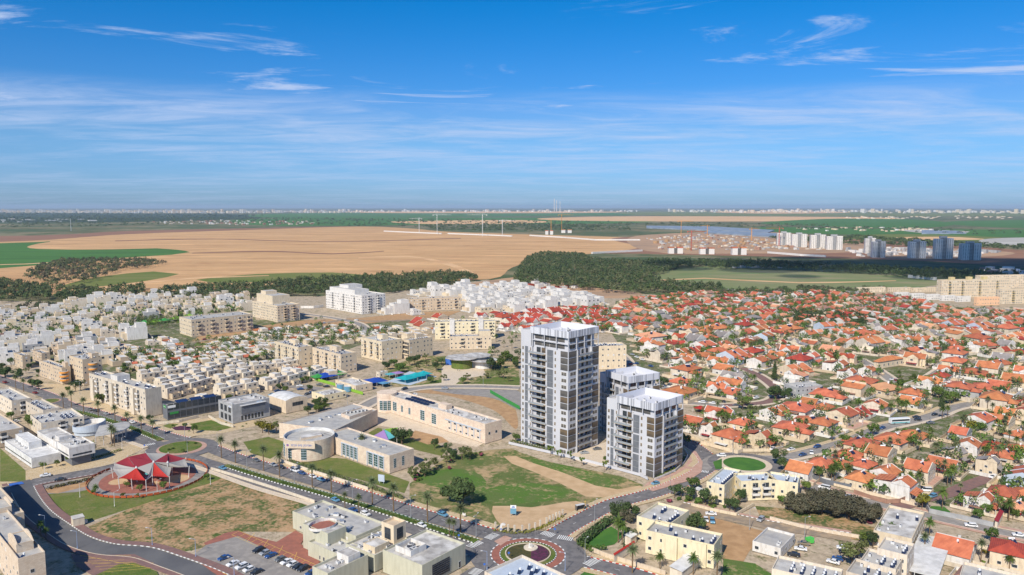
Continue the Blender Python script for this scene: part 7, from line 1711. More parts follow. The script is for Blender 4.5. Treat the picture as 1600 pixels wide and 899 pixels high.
scatter([(250, 664), (400, 650), (430, 664), (350, 680), (280, 690)], 12, ['bush', 'bushlight', 'green'], .5, .8, 'in the beds before the shops', 27)
scatter([(0, 640), (60, 650), (60, 680), (10, 700), (0, 690)], 8, ['green', 'bush'], .6, .9, 'among the left cream houses', 21)
scatter([(1050, 775), (1130, 790), (1150, 806), (1100, 800), (1060, 792)], 10, ['bush', 'bush', 'dark'], .7, 1.1, 'in the hedge of the crescent', 22)
scatter([(1250, 530), (1340, 548), (1350, 556), (1300, 552), (1250, 538)], 16, ['bush', 'green', 'olive'], .8, 1.2, 'on the green strip of the suburb', 24)
scatter([(1395, 596), (1440, 592), (1490, 580), (1490, 588), (1440, 602), (1400, 604)], 12, ['green', 'olive', 'bush'], .7, 1.0, 'by the hall with arched windows', 25)
r8 = random.Random(31); cand = []
hs8 = np.array([(o.location.x, o.location.y) for o in THINGS if o.get('category') == 'house']+[(p.x, p.y) for p, az, q in fill[budget:]])
src8 = [(o.location, o.scale[0]) for o in THINGS if o.get('category') == 'house' and o.location.x > 60 and o.get('group', '').startswith('houses')]+[(p, 1) for p, az, q in fill[budget:]]
for c8, s8 in src8:
 for _ in range(9):
  d = r8.uniform(7.0, 11)*s8; a = r8.uniform(0, 6.28); v = Vector((c8.x+math.cos(a)*d, c8.y+math.sin(a)*d, 0))
  if ((hs8[:, 0]-v.x)**2+(hs8[:, 1]-v.y)**2).min() > 42 and not inroad(v, None, .5) and free(v, -6): cand.append(v)
cand.sort(key=lambda v: v.y)
kinds8 = ['green', 'green', 'olive', 'palmgreen', 'dark', 'bush', 'yellow', 'bushlight', 'palmgreen', 'cypress', 'palm', 'light']
ntree = sum(1 for o in THINGS if o.get('category') == 'tree'); rest = []
cap = {'tree': 292, 'palm tree': 200, 'bush': 200}; cnt = {c: sum(1 for o in THINGS if o.get('category') == c) for c in cap}
for v in cand:
 k = r8.choice(kinds8); c = 'palm tree' if k.startswith('palm') else 'bush' if k.startswith('bush') else 'tree'
 if cnt[c] < cap[c] and v.y < 760:
  cnt[c] += 1; tree(v, 0, k, r8.uniform(.55, 1.0) if k != 'palm' else .75, 'in a garden of the red roofed suburb', parts=v.y < 420)
 else: rest.append(v)
rest += RESTP
print('trees', cnt, 'rest', len(rest))
def fpts(poly, n, seed, edge=None):
 r = random.Random(seed); W = [G(*p) for p in poly]; x0, y0, x1, y1 = min(w.x for w in W), min(w.y for w in W), max(w.x for w in W), max(w.y for w in W); out = []; t = 0
 PW = [(w.x, w.y) for w in W]
 while len(out) < n and t < n*40:
  t += 1; x, y = r.uniform(x0, x1), r.uniform(y0, y1)
  if inpoly(x, y, PW): out.append((x, y))
 return out
def treemass(name, label, pts, leafs=('leaf', 'leafdark', 'leafolive'), h=(4, 6.5), w=(2.0, 3.2), q=26, ls=1.0, seed=5, cone=.15):
 """many small trees as one mesh: clumps of leaf faces on short stems (numpy)"""
 rg = np.random.default_rng(seed); V = []; Fm = []; n = len(pts)
 P = np.array([(p[0], p[1]) for p in pts]); H = rg.uniform(*h, n); W_ = rg.uniform(*w, n)
 d = rg.normal(size=(n, q, 3)); d /= np.linalg.norm(d, axis=2, keepdims=True); rad = rg.uniform(.45, 1, (n, q, 1))**.5
 d[..., 2] = np.abs(d[..., 2])*1.2-.35
 lob = 1+.35*np.sin(d[..., 0:1]*4+rg.uniform(0, 6, (n, 1, 1)))*np.cos(d[..., 1:2]*4+rg.uniform(0, 6, (n, 1, 1)))
 c = d*rad*lob; C = np.empty((n, q, 3)); taper = np.where(rg.random((n, 1)) < cone, 1-.6*np.clip((c[..., 2]+.3)/1.3, 0, 1), 1.0)
 C[..., 0] = P[:, 0, None]+c[..., 0]*W_[:, None]*taper; C[..., 1] = P[:, 1, None]+c[..., 1]*W_[:, None]*taper; C[..., 2] = H[:, None]*.58+c[..., 2]*H[:, None]*.42
 nr = d+rg.normal(scale=.5, size=d.shape)+np.array([0, 0, .25]); nr /= np.linalg.norm(nr, axis=2, keepdims=True)
 t = np.cross(nr, rg.normal(size=d.shape)); t /= np.linalg.norm(t, axis=2, keepdims=True); b = np.cross(nr, t); s = (ls*rg.uniform(.6, 1.2, (n, q, 1))*W_[:, None, None]/3)
 quad = np.stack([C-t*s, C-b*s*.8, C+t*s, C+b*s*.8], 2).reshape(-1, 3)
 me = bpy.data.meshes.new(name); nf = n*q; me.vertices.add(len(quad)+n*3); st = np.empty((n, 3, 3)); st[:, 0] = np.c_[P[:, 0]-.2, P[:, 1], np.zeros(n)-.6]; st[:, 1] = np.c_[P[:, 0]+.2, P[:, 1], np.zeros(n)-.6]; st[:, 2] = np.c_[P[:, 0], P[:, 1], H*.6]
 me.vertices.foreach_set('co', np.concatenate([quad, st.reshape(-1, 3)]).ravel()); me.loops.add(nf*4+n*3); me.loops.foreach_set('vertex_index', np.arange(nf*4+n*3)); me.polygons.add(nf+n)
 ls_ = np.concatenate([np.arange(nf)*4, nf*4+np.arange(n)*3]); me.polygons.foreach_set('loop_start', ls_); me.polygons.foreach_set('loop_total', np.concatenate([np.full(nf, 4), np.full(n, 3)]))
 for l in leafs: me.materials.append(MATS[l])
 me.materials.append(MATS['bark'])
 mi = np.repeat(rg.integers(0, len(leafs), n), q); me.polygons.foreach_set('material_index', np.concatenate([mi, np.full(n, len(leafs))]).astype(np.int32)); me.update(calc_edges=True); me.validate()
 o = obj(name, me); o['kind'] = 'stuff'; o['label'] = label; return o
if rest: treemass('garden_trees', 'small garden trees dotted through the farther quarters of the town', rest, ('leaf', 'leafolive', 'leafdark', 'leaflight', 'leafolive2'), (4.5, 9.5), (1.6, 3.1), 64, .66)
treemass('grove', 'dark grove of tall trees inside the suburb', fpts([(1222, 490), (1330, 496), (1395, 508), (1330, 514), (1260, 510), (1212, 502)], 60, 3), ('leafdark', 'darkpine'), (7, 11), (3.2, 5), 120, .6)
WD = ('darkpine', 'leafpine', 'leafolive2')
treemass('treeline', 'brown green wood on the left field edge', fpts([(40, 430), (60, 418), (100, 409), (150, 407), (235, 408), (262, 414), (230, 420), (185, 424), (150, 440), (90, 448), (40, 440)], 520, 1), ('leafbrown', 'darkpine', 'leafolive2'), (8, 13), (3.5, 5.5), 46, .8)
treemass('treeline', 'dark green belt of trees behind the left villas', fpts([(-80, 478), (-80, 440), (0, 440), (80, 452), (150, 455), (225, 450), (226, 464), (120, 472), (60, 470)], 620, 2), WD, (8, 13), (3.2, 5), 46, .8)
treemass('treeline', 'small clump of brown green trees on the villa edge', fpts([(30, 484), (50, 476), (95, 480), (92, 488), (50, 490)], 40, 3), ('leafbrown', 'darkpine'), (6, 9), (3, 4), 60, .7)
treemass('treeline', 'tree belt along the foot of the tan field', fpts([(228, 470), (250, 456), (320, 450), (400, 448), (480, 440), (600, 434), (700, 430), (742, 434), (744, 440), (700, 448), (600, 460), (500, 464), (420, 462), (330, 468)], 1150, 4), WD, (7, 14), (3, 5.2), 46, .8)
treemass('wood', 'pine wood behind the suburb, dense green', fpts([(800, 448), (812, 420), (826, 404), (850, 397), (912, 400), (925, 408), (1010, 412), (1060, 412), (1055, 425), (1010, 434), (1060, 447), (1130, 450), (1128, 459), (1060, 462), (950, 458), (860, 450), (838, 444)], 2100, 5), WD, (8, 13), (3.5, 5.2), 44, .85)
treemass('treeline', 'dark line of tall trees across the right field', fpts([(1000, 411), (1200, 413), (1400, 424), (1700, 438), (1700, 450), (1450, 438), (1350, 429), (1250, 424), (1100, 420), (1040, 420)], 900, 6), ('darkpine', 'leafpine'), (9, 16), (4, 6), 44, .85)
treemass('treeline', 'trees between the suburb and the dark field', fpts([(1100, 458), (1180, 455), (1260, 452), (1340, 454), (1400, 452), (1330, 464), (1200, 466), (1110, 464)], 170, 7), ('leafpine', 'darkpine', 'leafbrown'), (6, 10), (3, 5), 60, .7)
treemass('treeline', 'scattered trees of the middle distance', fpts([(-300, 345), (400, 340), (1000, 348), (1300, 352), (1700, 366), (1700, 372), (1300, 360), (1000, 354), (750, 358), (400, 350), (-300, 362)], 1500, 8), ('darkpine', 'leafpine'), (8, 16), (6, 14), 18, 1.0)
treemass('wood', 'far woods under the horizon, dark in place of a distant cloud shadow', fpts([(-900, 333), (0, 333), (350, 334.5), (420, 338), (250, 345), (0, 346), (-900, 346)], 1700, 9), ('darkpine',), (10, 20), (14, 30), 16, 1.0)  # dark trees stand in for the distant cloud shadow on this band
treemass('treeline', 'far tree lines of the plain', fpts([(650, 353), (800, 350), (960, 354), (1000, 360), (900, 362), (700, 362)], 500, 10), ('darkpine', 'leafpine'), (8, 15), (6, 12), 20, 1.0)
treemass('treeline', 'low orchard rows behind the far towers', fpts([(1200, 372), (1340, 370), (1560, 384), (1700, 388), (1700, 396), (1540, 390), (1340, 384), (1210, 378)], 500, 12), ('darkpine', 'leafpine'), (8, 14), (6, 11), 20, 1.0)
def boxes(name, label, poly, n, sz, h, mats, seed, az=50):
 r = random.Random(seed); m = MB(); c, s = math.cos(axes(az)), math.sin(axes(az))
 for x, y in fpts(poly, n, seed):
  a, b, hh = r.uniform(*sz), r.uniform(*sz), r.uniform(*h)*(1 if r.random() < .8 else 1.7); i = len(m.v); mi = r.randrange(len(mats))
  m.v += [(x+u*c-v*s, y+u*s+v*c, z) for z in (-.9, hh) for u, v in ((-a/2, -b/2), (a/2, -b/2), (a/2, b/2), (-a/2, b/2))]
  for f in ((0,1,5,4),(1,2,6,5),(2,3,7,6),(3,0,4,7),(4,5,6,7)): m.f.append(tuple(i+k for k in f)); m.m.append(mi)
 o = obj(name, m.mesh(name, mats)); o['kind'] = 'stuff'; o['label'] = label; return o
boxes('distant_town', 'pale city spread along the left horizon', [(-800, 330.5), (0, 330.5), (300, 330.8), (560, 331), (560, 333), (300, 333.5), (0, 333.2), (-800, 333)], 1500, (20, 70), (12, 44), ['palecream', 'roofpale', 'beige', 'roofgrey'], 1)
boxes('distant_town', 'thin line of far pale houses past the middle of the horizon', [(560, 330.5), (800, 330), (1000, 330.5), (1000, 331.5), (560, 332.3)], 130, (25, 70), (12, 35), ['white', 'palecream'], 2)
boxes('distant_town', 'far pale buildings on the right horizon', [(1040, 330), (1280, 330), (1700, 332.5), (1700, 334.5), (1300, 333), (1040, 332)], 260, (25, 80), (14, 48), ['white', 'palecream', 'cream'], 3)
boxes('distant_town', 'village with small pale houses beyond the fields on the left', [(230, 347), (330, 345), (480, 347), (500, 351), (380, 352), (260, 350)], 110, (8, 20), (4, 9), ['white', 'palecream', 'tilebrown'], 4)
boxes('distant_town', 'low pale sheds scattered on the left plain', [(-300, 344), (0, 344), (120, 343), (160, 346), (0, 348), (-300, 348)], 60, (20, 70), (4, 9), ['white', 'roofpale'], 5)
boxes('distant_town', 'farm buildings among the right green fields', [(1240, 357), (1400, 355), (1470, 360), (1400, 363), (1280, 362)], 40, (8, 24), (3, 7), ['white', 'beige', 'cream'], 6)
boxes('distant_town', 'villages beyond the right green fields', [(1300, 340), (1500, 338), (1700, 341), (1700, 344), (1500, 342), (1330, 343)], 80, (12, 36), (4, 10), ['beige', 'palecream'], 7)
boxes('distant_town', 'dense low roofs beside the far right blocks', [(1540, 424), (1700, 430), (1700, 446), (1600, 440), (1520, 432)], 160, (10, 18), (4, 8), ['roofgrey', 'tilebrown', 'bluegrey', 'white'], 8)
boxes('building_site', 'half built pale structures and stores of the building site', [(1010, 372), (1100, 366), (1240, 378), (1320, 390), (1180, 393), (1030, 390)], 260, (4, 15), (1.5, 5), ['palecream', 'roofpale', 'greywall', 'tilebrown', 'beige', 'soil', 'roofgrey'], 9)
boxes('building_site', 'rubble and stores below the far white towers', [(1320, 392), (1420, 388), (1560, 394), (1530, 401), (1340, 401)], 150, (5, 18), (2, 6), ['roofpale', 'greywall', 'white'], 10)
boxes('building_site', 'huts and stores on the bare earth by the wood', [(770, 452), (840, 440), (900, 450), (860, 455), (790, 458)], 40, (5, 12), (2, 4), ['white', 'roofpale', 'tiledark'], 11)
mat('gh', (.20, .24, .29), .5, (.34, .38, .42), .02, coord='w')
def slab(name, label, cat, px, h, m, group=None):
 P = [G(*p) for p in px]; c = P[0].copy(); mb = MB(); mb.prism([(p.x-c.x, p.y-c.y) for p in P], -.8, h, 0); o = thing(name, label, cat, c, 0, group); mb.build('cover', [m], o); return o
slab('greenhouse', 'long bluish greenhouse behind the building site', 'greenhouse', [(1010, 357), (1110, 361), (1200, 365), (1210, 361), (1110, 355), (1010, 354)], 5, 'gh'); slab('greenhouse', 'second bluish greenhouse nearer the building site', 'greenhouse', [(1100, 365), (1215, 372), (1230, 367), (1110, 361.5)], 5, 'gh')
slab('greenhouse', 'pale plastic covered field beyond the far towers', 'greenhouse', [(1440, 366), (1510, 365.5), (1500, 362), (1440, 360)], 3, 'gh')
wn = 0
for pts, lab in [([(600, 362), (640, 364), (690, 366)], 'white site wall before the leftmost site cranes'), ([(700, 366), (780, 369), (800, 370)], 'white site wall in the middle of the tan field edge'), ([(828, 369), (880, 372), (930, 376), (1000, 376)], 'long white site wall below the orange cranes'), ([(925, 397), (960, 395), (1003, 393)], 'white site wall at the edge of the wood'), ([(1145, 419), (1200, 418), (1222, 419)], 'pale low shed wall on the dark field'), ([(1420, 434), (1462, 438)], 'white row of huts at the field road'), ([(1200, 396), (1250, 400), (1290, 402)], 'pale site sheds below the far towers')]:
 wallrun('site_wall', lab, 'wall', pts, 5, 5, 'white')
def farblock(px0, px1, pyb, pyt, label, tone='white', name='tower_block', group='far towers beyond the dark field', caps=None):
 c = G((px0+px1)/2, pyb); W = (px1-px0)/F*PX(c)[2]; h = topz((px0+px1)/2, pyb, pyt); o = thing(name, label, 'tower block', c, R(-12), group); a = W*.5
 for k, (x0, x1, dd, hh) in enumerate([(-.5, -.12, 0, .93), (-.10, .10, 3, 1.0), (.12, .5, 0, .96)]):
  m = MB(); m.box(x0*W, -a*.6+dd, -.8, x1*W, a*.6, h*hh, 0); m.build('wall', [tone if k != 1 else 'greywall'], o)
  for q in range(3):
   mm = MB(); xx = x0*W+(x1-x0)*W*(q+.5)/3
   for z in range(int(h*hh/3.3)): mm.box(xx-.8, -a*.6+dd-.12, z*3.3+1.2, xx+.8, -a*.6+dd-.003, z*3.3+2.8)
   mm.build('window_column', ['glass'], o)
 m = MB(); m.box(-.2*W, -2, h*.95, .2*W, a*.4, h*1.06); m.build('roof_room', ['greywall' if tone == 'white' else 'darkstrip'], o); return o
for a in [(1214, 1234, 383, 363, 'white far tower beside the red crane'), (1237, 1259, 386, 365, 'second far tower of the four in a row'), (1266, 1288, 388, 366, 'third far tower of the four in a row'), (1291, 1314, 390, 368, 'last far tower of the four in a row'), (1351, 1366, 396, 371, 'rear one of the two touching far towers'), (1362, 1381, 402, 376, 'front one of the two touching far towers'), (1420, 1443, 403, 376, 'far tower just left of the tallest dark topped one'), (1460, 1485, 404, 371, 'far tower with the tall dark top'), (1501, 1528, 406, 379, 'rightmost far tower near the field road')]: farblock(*a)
def farhouse(x0, x1, yb, yt, lab):
 c = G((x0+x1)/2, yb); W = (x1-x0)/F*PX(c)[2]; h = topz((x0+x1)/2, yb, yt); o = thing('apartment_block', lab, 'apartment block', c, 0, 'three new blocks with red roof edges')
 for s in (-1, 1): m = MB(); m.box(min(s*W*.5, s*W*.12), -8, -.8, max(s*W*.5, s*W*.12), 8, h*.85); m.build('wall', ['white'], o); m = MB(); m.box(min(s*W*.52, s*W*.1), -8.5, h*.85, max(s*W*.52, s*W*.1), 8.5, h); m.build('roof', ['tile'], o)
 m = MB(); m.box(-W*.12, -5, -.8, W*.12, 7, h*.8); m.build('stair_core', ['glassgrey'], o)
farhouse(1044, 1066, 396, 386, 'red edged new block nearest the wood'); farhouse(1093, 1115, 397, 387, 'middle red edged new block'); farhouse(1143, 1165, 398, 386, 'red edged new block nearest the far towers'); farhouse(852, 864, 366.5, 360, 'red edged new block under the first orange crane'); farhouse(877, 893, 364, 359, 'red edged new block under the second orange crane')
mat('craneorange', (.75, .33, .06), .6); mat('cranered', (.55, .10, .07), .6); mat('cranewhite', (.75, .75, .75), .6)
def crane(px, yb, yt, m, label, name='tower_crane', jib=True, flip=1):
 c = G(px, yb); h = topz(px, yb, yt); o = thing(name, label, 'crane' if jib else 'mast', c, rnd.uniform(-.5, .5), 'tower cranes of the building sites' if jib else None); w_ = 1.1 if jib else .9
 mb = MB()
 for x in (-w_, w_):
  for y in (-w_, w_): mb.tube((x, y, -.8), (x, y, h), .28, 4)
 z = 0
 while z < h-3: mb.tube((-w_, -w_, z), (w_, -w_, z+3), .18, 3); mb.tube((w_, w_, z), (-w_, w_, z+3), .18, 3); mb.tube((w_, -w_, z), (w_, w_, z+3), .18, 3); mb.tube((-w_, w_, z), (-w_, -w_, z+3), .18, 3); z += 3
 mb.build('mast', [m], o)
 if jib:
  mb = MB(); L_ = h*.75*flip; mb.tube((-L_*.3, 0, h), (L_, 0, h), .45, 4); mb.tube((0, 0, h), (0, 0, h+5), .5, 4); mb.tube((0, 0, h+5), (L_*.7, 0, h+.4), .2, 3); mb.tube((0, 0, h+5), (-L_*.28, 0, h+.4), .2, 3); mb.box(min(-L_*.3, -L_*.24), -1, h-2.5, max(-L_*.3, -L_*.24), 1, h+.5); mb.build('jib', [m], o)
  mb = MB(); mb.box(-1.3, -1.6, h-2.8, 1.3, -.2, h-.4); mb.build('cab', [m], o)
 return o
for x, yb, yt, m, l, f in [(861, 362, 344, 'craneorange', 'shorter orange crane above a small red edged block', 1), (877.5, 362, 336, 'craneorange', 'taller orange crane by the two small site blocks', 1), (1064, 371, 346, 'craneorange', 'orange crane on the bare earth left of the site', 1), (1080, 392, 362, 'cranered', 'dark red crane in the middle of the site', 1), (1105, 369, 353, 'craneorange', 'orange crane behind the site structures', -1), (1174, 376, 358, 'craneorange', 'orange crane at the right side of the site', 1), (1217, 384, 357, 'cranered', 'red crane beside the first far tower', -1),
 (655, 363, 342, 'cranewhite', 'white crane over the first site wall', -1), (683, 366, 336, 'cranewhite', 'taller white crane over the first site wall', 1), (754, 369, 336, 'cranewhite', 'white crane over the middle site wall', -1), (785, 369, 345, 'cranewhite', 'shorter white crane over the middle site wall', 1)]: crane(x, yb, yt, m, l, flip=f)
crane(111, 361, 342, 'cranewhite', 'lattice communication mast on the left field edge', 'communication_mast', False)
for x, yb, yt, lab in [(866, 331, 311, 'taller left chimney of the far power station'), (869.5, 331, 313.5, 'middle chimney of the far power station'), (875, 331, 315, 'lone right chimney of the far power station')]:
 c = G(x, yb); h = topz(x, yb, 318.5); h = (PX((c.x, c.y, 0))[1]-yt)/F*PX(c)[2]; o = thing('chimney_stack', lab, 'chimney', c, 0, 'chimneys of the far power station'); m = MB(); n = 5
 for k in range(n): m.cyl(0, 0, h*k/n, h*(k+1)/n, 9-k*.8, 12, k % 2 if k > 2 else 0, 9-(k+1)*.8, cap=k == n-1)
 m.build('stack', ['white', 'roofpale'], o)
BL = -50
for x, y, az, p, k, w in [
 (350, 874, 38, 'cblue', 'sedan', 'alone at the left of the front row in the car park'), (364, 883, 38, 'cwhite', 'sedan', 'first white one of the front row in the car park'), (378, 887.5, 38, 'cwhite', 'suv', 'in the middle of the front row in the car park'), (389, 892, 38, 'cwhite', 'hatch', 'third of the white three in the car park'), (401, 896, 38, 'cdark', 'sedan', 'at the right end of the front row in the car park'),
 (404, 862, 38, 'cdark', 'suv', 'first of the back row by the red bricks'), (414, 866, 38, 'csilver', 'hatch', 'second of the back row by the red bricks'), (423.5, 870, 38, 'cblue', 'sedan', 'third of the back row by the red bricks'), (438, 876, 38, 'cgrey', 'hatch', 'fourth of the back row by the red bricks'), (448, 880, 38, 'cwhite', 'sedan', 'fifth of the back row by the red bricks'), (457, 884, 38, 'cwhite', 'hatch', 'sixth of the back row by the red bricks'), (465, 888, 38, 'cdark', 'hatch', 'seventh of the back row by the red bricks'), (474, 891, 38, 'cdark', 'suv', 'eighth of the back row by the red bricks'), (487, 898, 38, 'cblue', 'suv', 'at the far end of the back row'),
 (400, 720.6, BL, 'cgrey', 'sedan', 'first in the line before the drum'), (427, 728, BL, 'csilver', 'sedan', 'by the forecourt of the drum'), (440, 731.5, BL, 'cdark', 'hatch', 'by the forecourt of the drum'), (461, 737, BL, 'cwhite', 'van', 'before the lawn of the stone centre'), (472, 741, BL, 'cblue', 'hatch', 'before the lawn of the stone centre'), (489, 746.5, BL, 'cwhite', 'hatch', 'before the lawn of the stone centre'), (502, 751, BL, 'csky', 'sedan', 'last in the line before the lawn'),
 (348, 733, BL, 'csky', 'sedan', 'driving beside the long pale wall'), (524, 783, BL, 'csky', 'hatch', 'driving behind the municipal building'), (552, 799, BL, 'cblue', 'sedan', 'stopped behind the municipal building'), (571, 805, BL, 'cwhite', 'suv', 'stopped behind the municipal building'), (692, 806, BL, 'csky', 'suv', 'driving on the far carriageway'), (659, 823, BL, 'cwhite', 'hatch', 'behind the right wing of the municipal building'),
 (24, 660, 40, 'cwhite', 'sedan', 'between the cream houses on the left'), (141, 641, BL, 'cgrey', 'sedan', 'parked along the avenue'), (149, 643, BL, 'cdark', 'sedan', 'parked along the avenue'), (166, 648, BL, 'csilver', 'hatch', 'parked along the avenue'), (193.5, 657.5, BL, 'cred', 'sedan', 'parked along the avenue'), (207, 661, BL, 'cwhite', 'hatch', 'parked along the avenue'), (5, 613, BL, 'cwhite', 'van', 'at the picture edge on the avenue'),
 (71, 744.5, 62, 'cwhite', 'sedan', 'driving above the playground lawn'), (94, 751, 64, 'cdark', 'sedan', 'parked above the playground lawn'), (1024, 757, 58, 'csky', 'hatch', 'turning below the corner tower'), (1111, 804.6, 100, 'cwhite', 'sedan', 'on the sandy lane'), (1103, 814, 10, 'cwhite', 'hatch', 'nose out on the sandy lane'), (1113, 816, 10, 'csky', 'suv', 'nose out on the sandy lane'), (1189, 813.6, 40, 'csilver', 'suv', 'at the sandy corner'),
 (1256, 851, 104, 'cbeige', 'sedan', 'beside the low white hall'), (1251, 859.5, 110, 'cwhite', 'sedan', 'beside the low white hall'), (1240, 868.6, 110, 'cdark', 'sedan', 'beside the low white hall'), (1302, 880, 125, 'cwhite', 'sedan', 'in the sandy car park'), (1309, 875, 125, 'cblue', 'hatch', 'in the sandy car park'), (1316, 858, 110, 'cwhite', 'hatch', 'by the olive trees of the sandy car park'), (1320, 864, 130, 'cdark', 'hatch', 'by the olive trees of the sandy car park'),
 (1327, 778, 110, 'csilver', 'sedan', 'by the brown fence'), (1288, 764, 130, 'cwhite', 'van', 'by the dark fence'), (1517, 823, 108, 'cwhite', 'suv', 'below the grey garden wall'), (1592, 838, 108, 'cwhite', 'sedan', 'at the picture edge below the garden wall'), (1552, 747, 60, 'cwhite', 'suv', 'on the maroon brick street'), (1457, 777, 60, 'csky', 'suv', 'on the maroon brick street'), (1446, 768, 100, 'cwhite', 'van', 'under the red roofs at the brick street'), (1597, 731, 60, 'cwhite', 'sedan', 'at the picture edge on the brick street'),
 (1127, 713.5, 92, 'cwhite', 'suv', 'passing the grassy oval'), (1131, 629, 0, 'cdark', 'sedan', 'on the lane behind the tower'), (1100, 629, 90, 'cgrey', 'sedan', 'on the lane behind the tower'), (1181, 623, 60, 'cwhite', 'suv', 'on the maroon bend'), (1233, 623, 70, 'cwhite', 'sedan', 'near the two big trees'), (1207, 703, 40, 'cwhite', 'hatch', 'by the oval street'), (1236, 704, 60, 'cwhite', 'sedan', 'by the oval street'), (1254, 712, 60, 'cblue', 'sedan', 'by the oval street'), (1268, 709, 20, 'cwhite', 'hatch', 'by the oval street'),
 (1432, 653, 92, 'cdark', 'sedan', 'near the bus'), (1434, 657, 92, 'cdark', 'hatch', 'near the bus'), (1460, 649, 60, 'cdark', 'sedan', 'past the bus'), (1454, 662, 92, 'cgrey', 'sedan', 'past the bus'), (1379, 670, 50, 'cblue', 'sedan', 'before the bus'), (1539, 631, 70, 'cwhite', 'van', 'on the upper street'), (1580, 619, 60, 'cgrey', 'sedan', 'on the upper street'), (1584, 622, 60, 'cwhite', 'hatch', 'on the upper street'), (1590, 628, 60, 'cdark', 'sedan', 'on the upper street'),
 (1357, 575, -30, 'cwhite', 'sedan', 'on the suburb street'), (1361, 578, -30, 'cwhite', 'sedan', 'on the suburb street'), (1358, 584, -30, 'cwhite', 'hatch', 'on the suburb street'), (1395, 594, 80, 'cwhite', 'sedan', 'on the suburb street'), (988, 555, -30, 'csilver', 'sedan', 'parked behind the towers'), (995, 559, -30, 'cwhite', 'sedan', 'parked behind the towers'), (1004, 563, -30, 'cwhite', 'hatch', 'parked behind the towers'), (1017, 573, -30, 'cblue', 'sedan', 'parked behind the towers'), (994, 569, 60, 'cblue', 'sedan', 'parked behind the towers'), (984, 570, 60, 'cred', 'hatch', 'parked behind the towers'),
 (433, 612, 40, 'cblue', 'sedan', 'in the lot of the row houses'), (440, 613, 40, 'cblue', 'sedan', 'in the lot of the row houses'), (424, 618, 40, 'csky', 'hatch', 'in the lot of the row houses'), (468, 604, 70, 'cwhite', 'sedan', 'by the kindergarten'), (469, 609, 70, 'cblue', 'sedan', 'by the kindergarten'), (482, 609, 60, 'cbeige', 'sedan', 'by the kindergarten'), (510, 605, 90, 'cdark', 'sedan', 'by the kindergarten'), (499, 602, 90, 'cgrey', 'sedan', 'by the kindergarten'), (485, 615, 40, 'cblue', 'sedan', 'by the cream clinic'),
 (913, 709, 75, 'csilver', 'sedan', 'on the forecourt of the tallest tower'), (933, 703, 75, 'cgrey', 'sedan', 'on the forecourt of the tallest tower'), (695, 608, 92, 'csilver', 'sedan', 'on the park road'), (647, 618, 60, 'cwhite', 'sedan', 'on the park road')]:
 car(x, y, az, p, k, w, parts=y > 640)
rc_ = random.Random(8)
for P, hw in ROADS:
 if P[0].y < 330 and P[-1].y < 430: continue
 L_ = 0; Nn = normals(P)
 for i in range(3, len(P)-3):
  if rc_.random() < .085:
   d = P[i+1]-P[i]; sd = rc_.choice((-1, 1)); q = P[i]+Nn[i]*sd*(hw-1.3); sp_ = PX(q)
   if 0 < sp_[0] < 1600 and 520 < sp_[1] < 700 and sp_[0] > 940 or 0 < sp_[0] < 640 and 500 < sp_[1] < 640:
    car(q, 0, math.degrees(math.atan2(d.x, d.y)), rc_.choice(['cwhite', 'cwhite', 'csilver', 'cdark', 'cblue', 'cgrey', 'cred']), rc_.choice(['sedan', 'hatch', 'suv']), 'at the kerb of a side street', parts=False)
bs = thing('bus', 'white and turquoise coach parked in the suburb street', 'bus', G(1405, 662), axes(80), None); m = MB(); m.box(-6, -1.25, .45, 6, 1.25, 3.3, 0); m.box(-5.9, -1.15, 3.3, 5.9, 1.15, 3.45, 0); m.build('body', ['cwhite'], bs)
m = MB(); m.box(-5.6, -1.27, 1.7, 5.7, -1.252, 2.8); m.build('window_band', ['glass'], bs); m = MB(); m.box(-5.9, -1.275, .7, 5.9, -1.255, 1.25); m.build('stripe', ['turquoise'], bs)
m = MB(); m.box(6.002, -1.1, 1.3, 6.03, 1.1, 2.9); m.build('windscreen', ['glass'], bs)
for x in (-4, 3.6):
 for y in (-1.15, 1.15): obj('wheel', WHEEL, bs, (x, y, .48), None, (1.5, 1.5, 1.5))
for x, y, k, w in [(386, 732, 1, 'on the median by the drum'), (460, 754, 1, 'on the median before the parked cars'), (551, 781, 1, 'on the median behind the municipal roof'), (642, 807, 1, 'on the median past the stone centre'), (744, 839, 2, 'at the end of the long median'), (929, 815, 1, 'by the railing before the bus stop'), (914, 879, 1, 'by the right crossing of the flower roundabout'), (1047, 767, 1, 'on the bend below the corner tower'), (1171, 828, 1, 'by the sandy lane'), (1257, 843, 1, 'by the green container'), (1145, 709, 2, 'above the grassy oval'), (257, 688, 1, 'by the brick island'), (289, 688, 1, 'beyond the round grass island'), (293, 709, 1, 'before the round grass island'), (125, 616, 2, 'by the terraced white block'), (340, 700, 1, 'on the far pavement'), (1216, 726, 2, 'beside the dark trees of the oval'), (1346, 688, 1, 'in the upper street trees'), (480, 636, 1, 'on the bank lane'), (543, 632, 1, 'behind the stone centre'), (697, 612, 1, 'on the park road'), (755, 604, 1, 'on the park road'), (1454, 660, 1, 'by the bus street')]: lamp(x, y, k, rnd.uniform(-.6, .6)+R(40), w)
for x, y, w in [(125, 777, 'on the olive lawn below the playground'), (179, 791, 'on the lower part of the olive lawn'), (246, 772, 'at the lower edge of the playground'), (329, 757, 'by the long pale wall'), (191, 702, 'by the fan roof'), (70, 741, 'by the driving white car')]: lamp(x, y, 'park', 1.0, w)
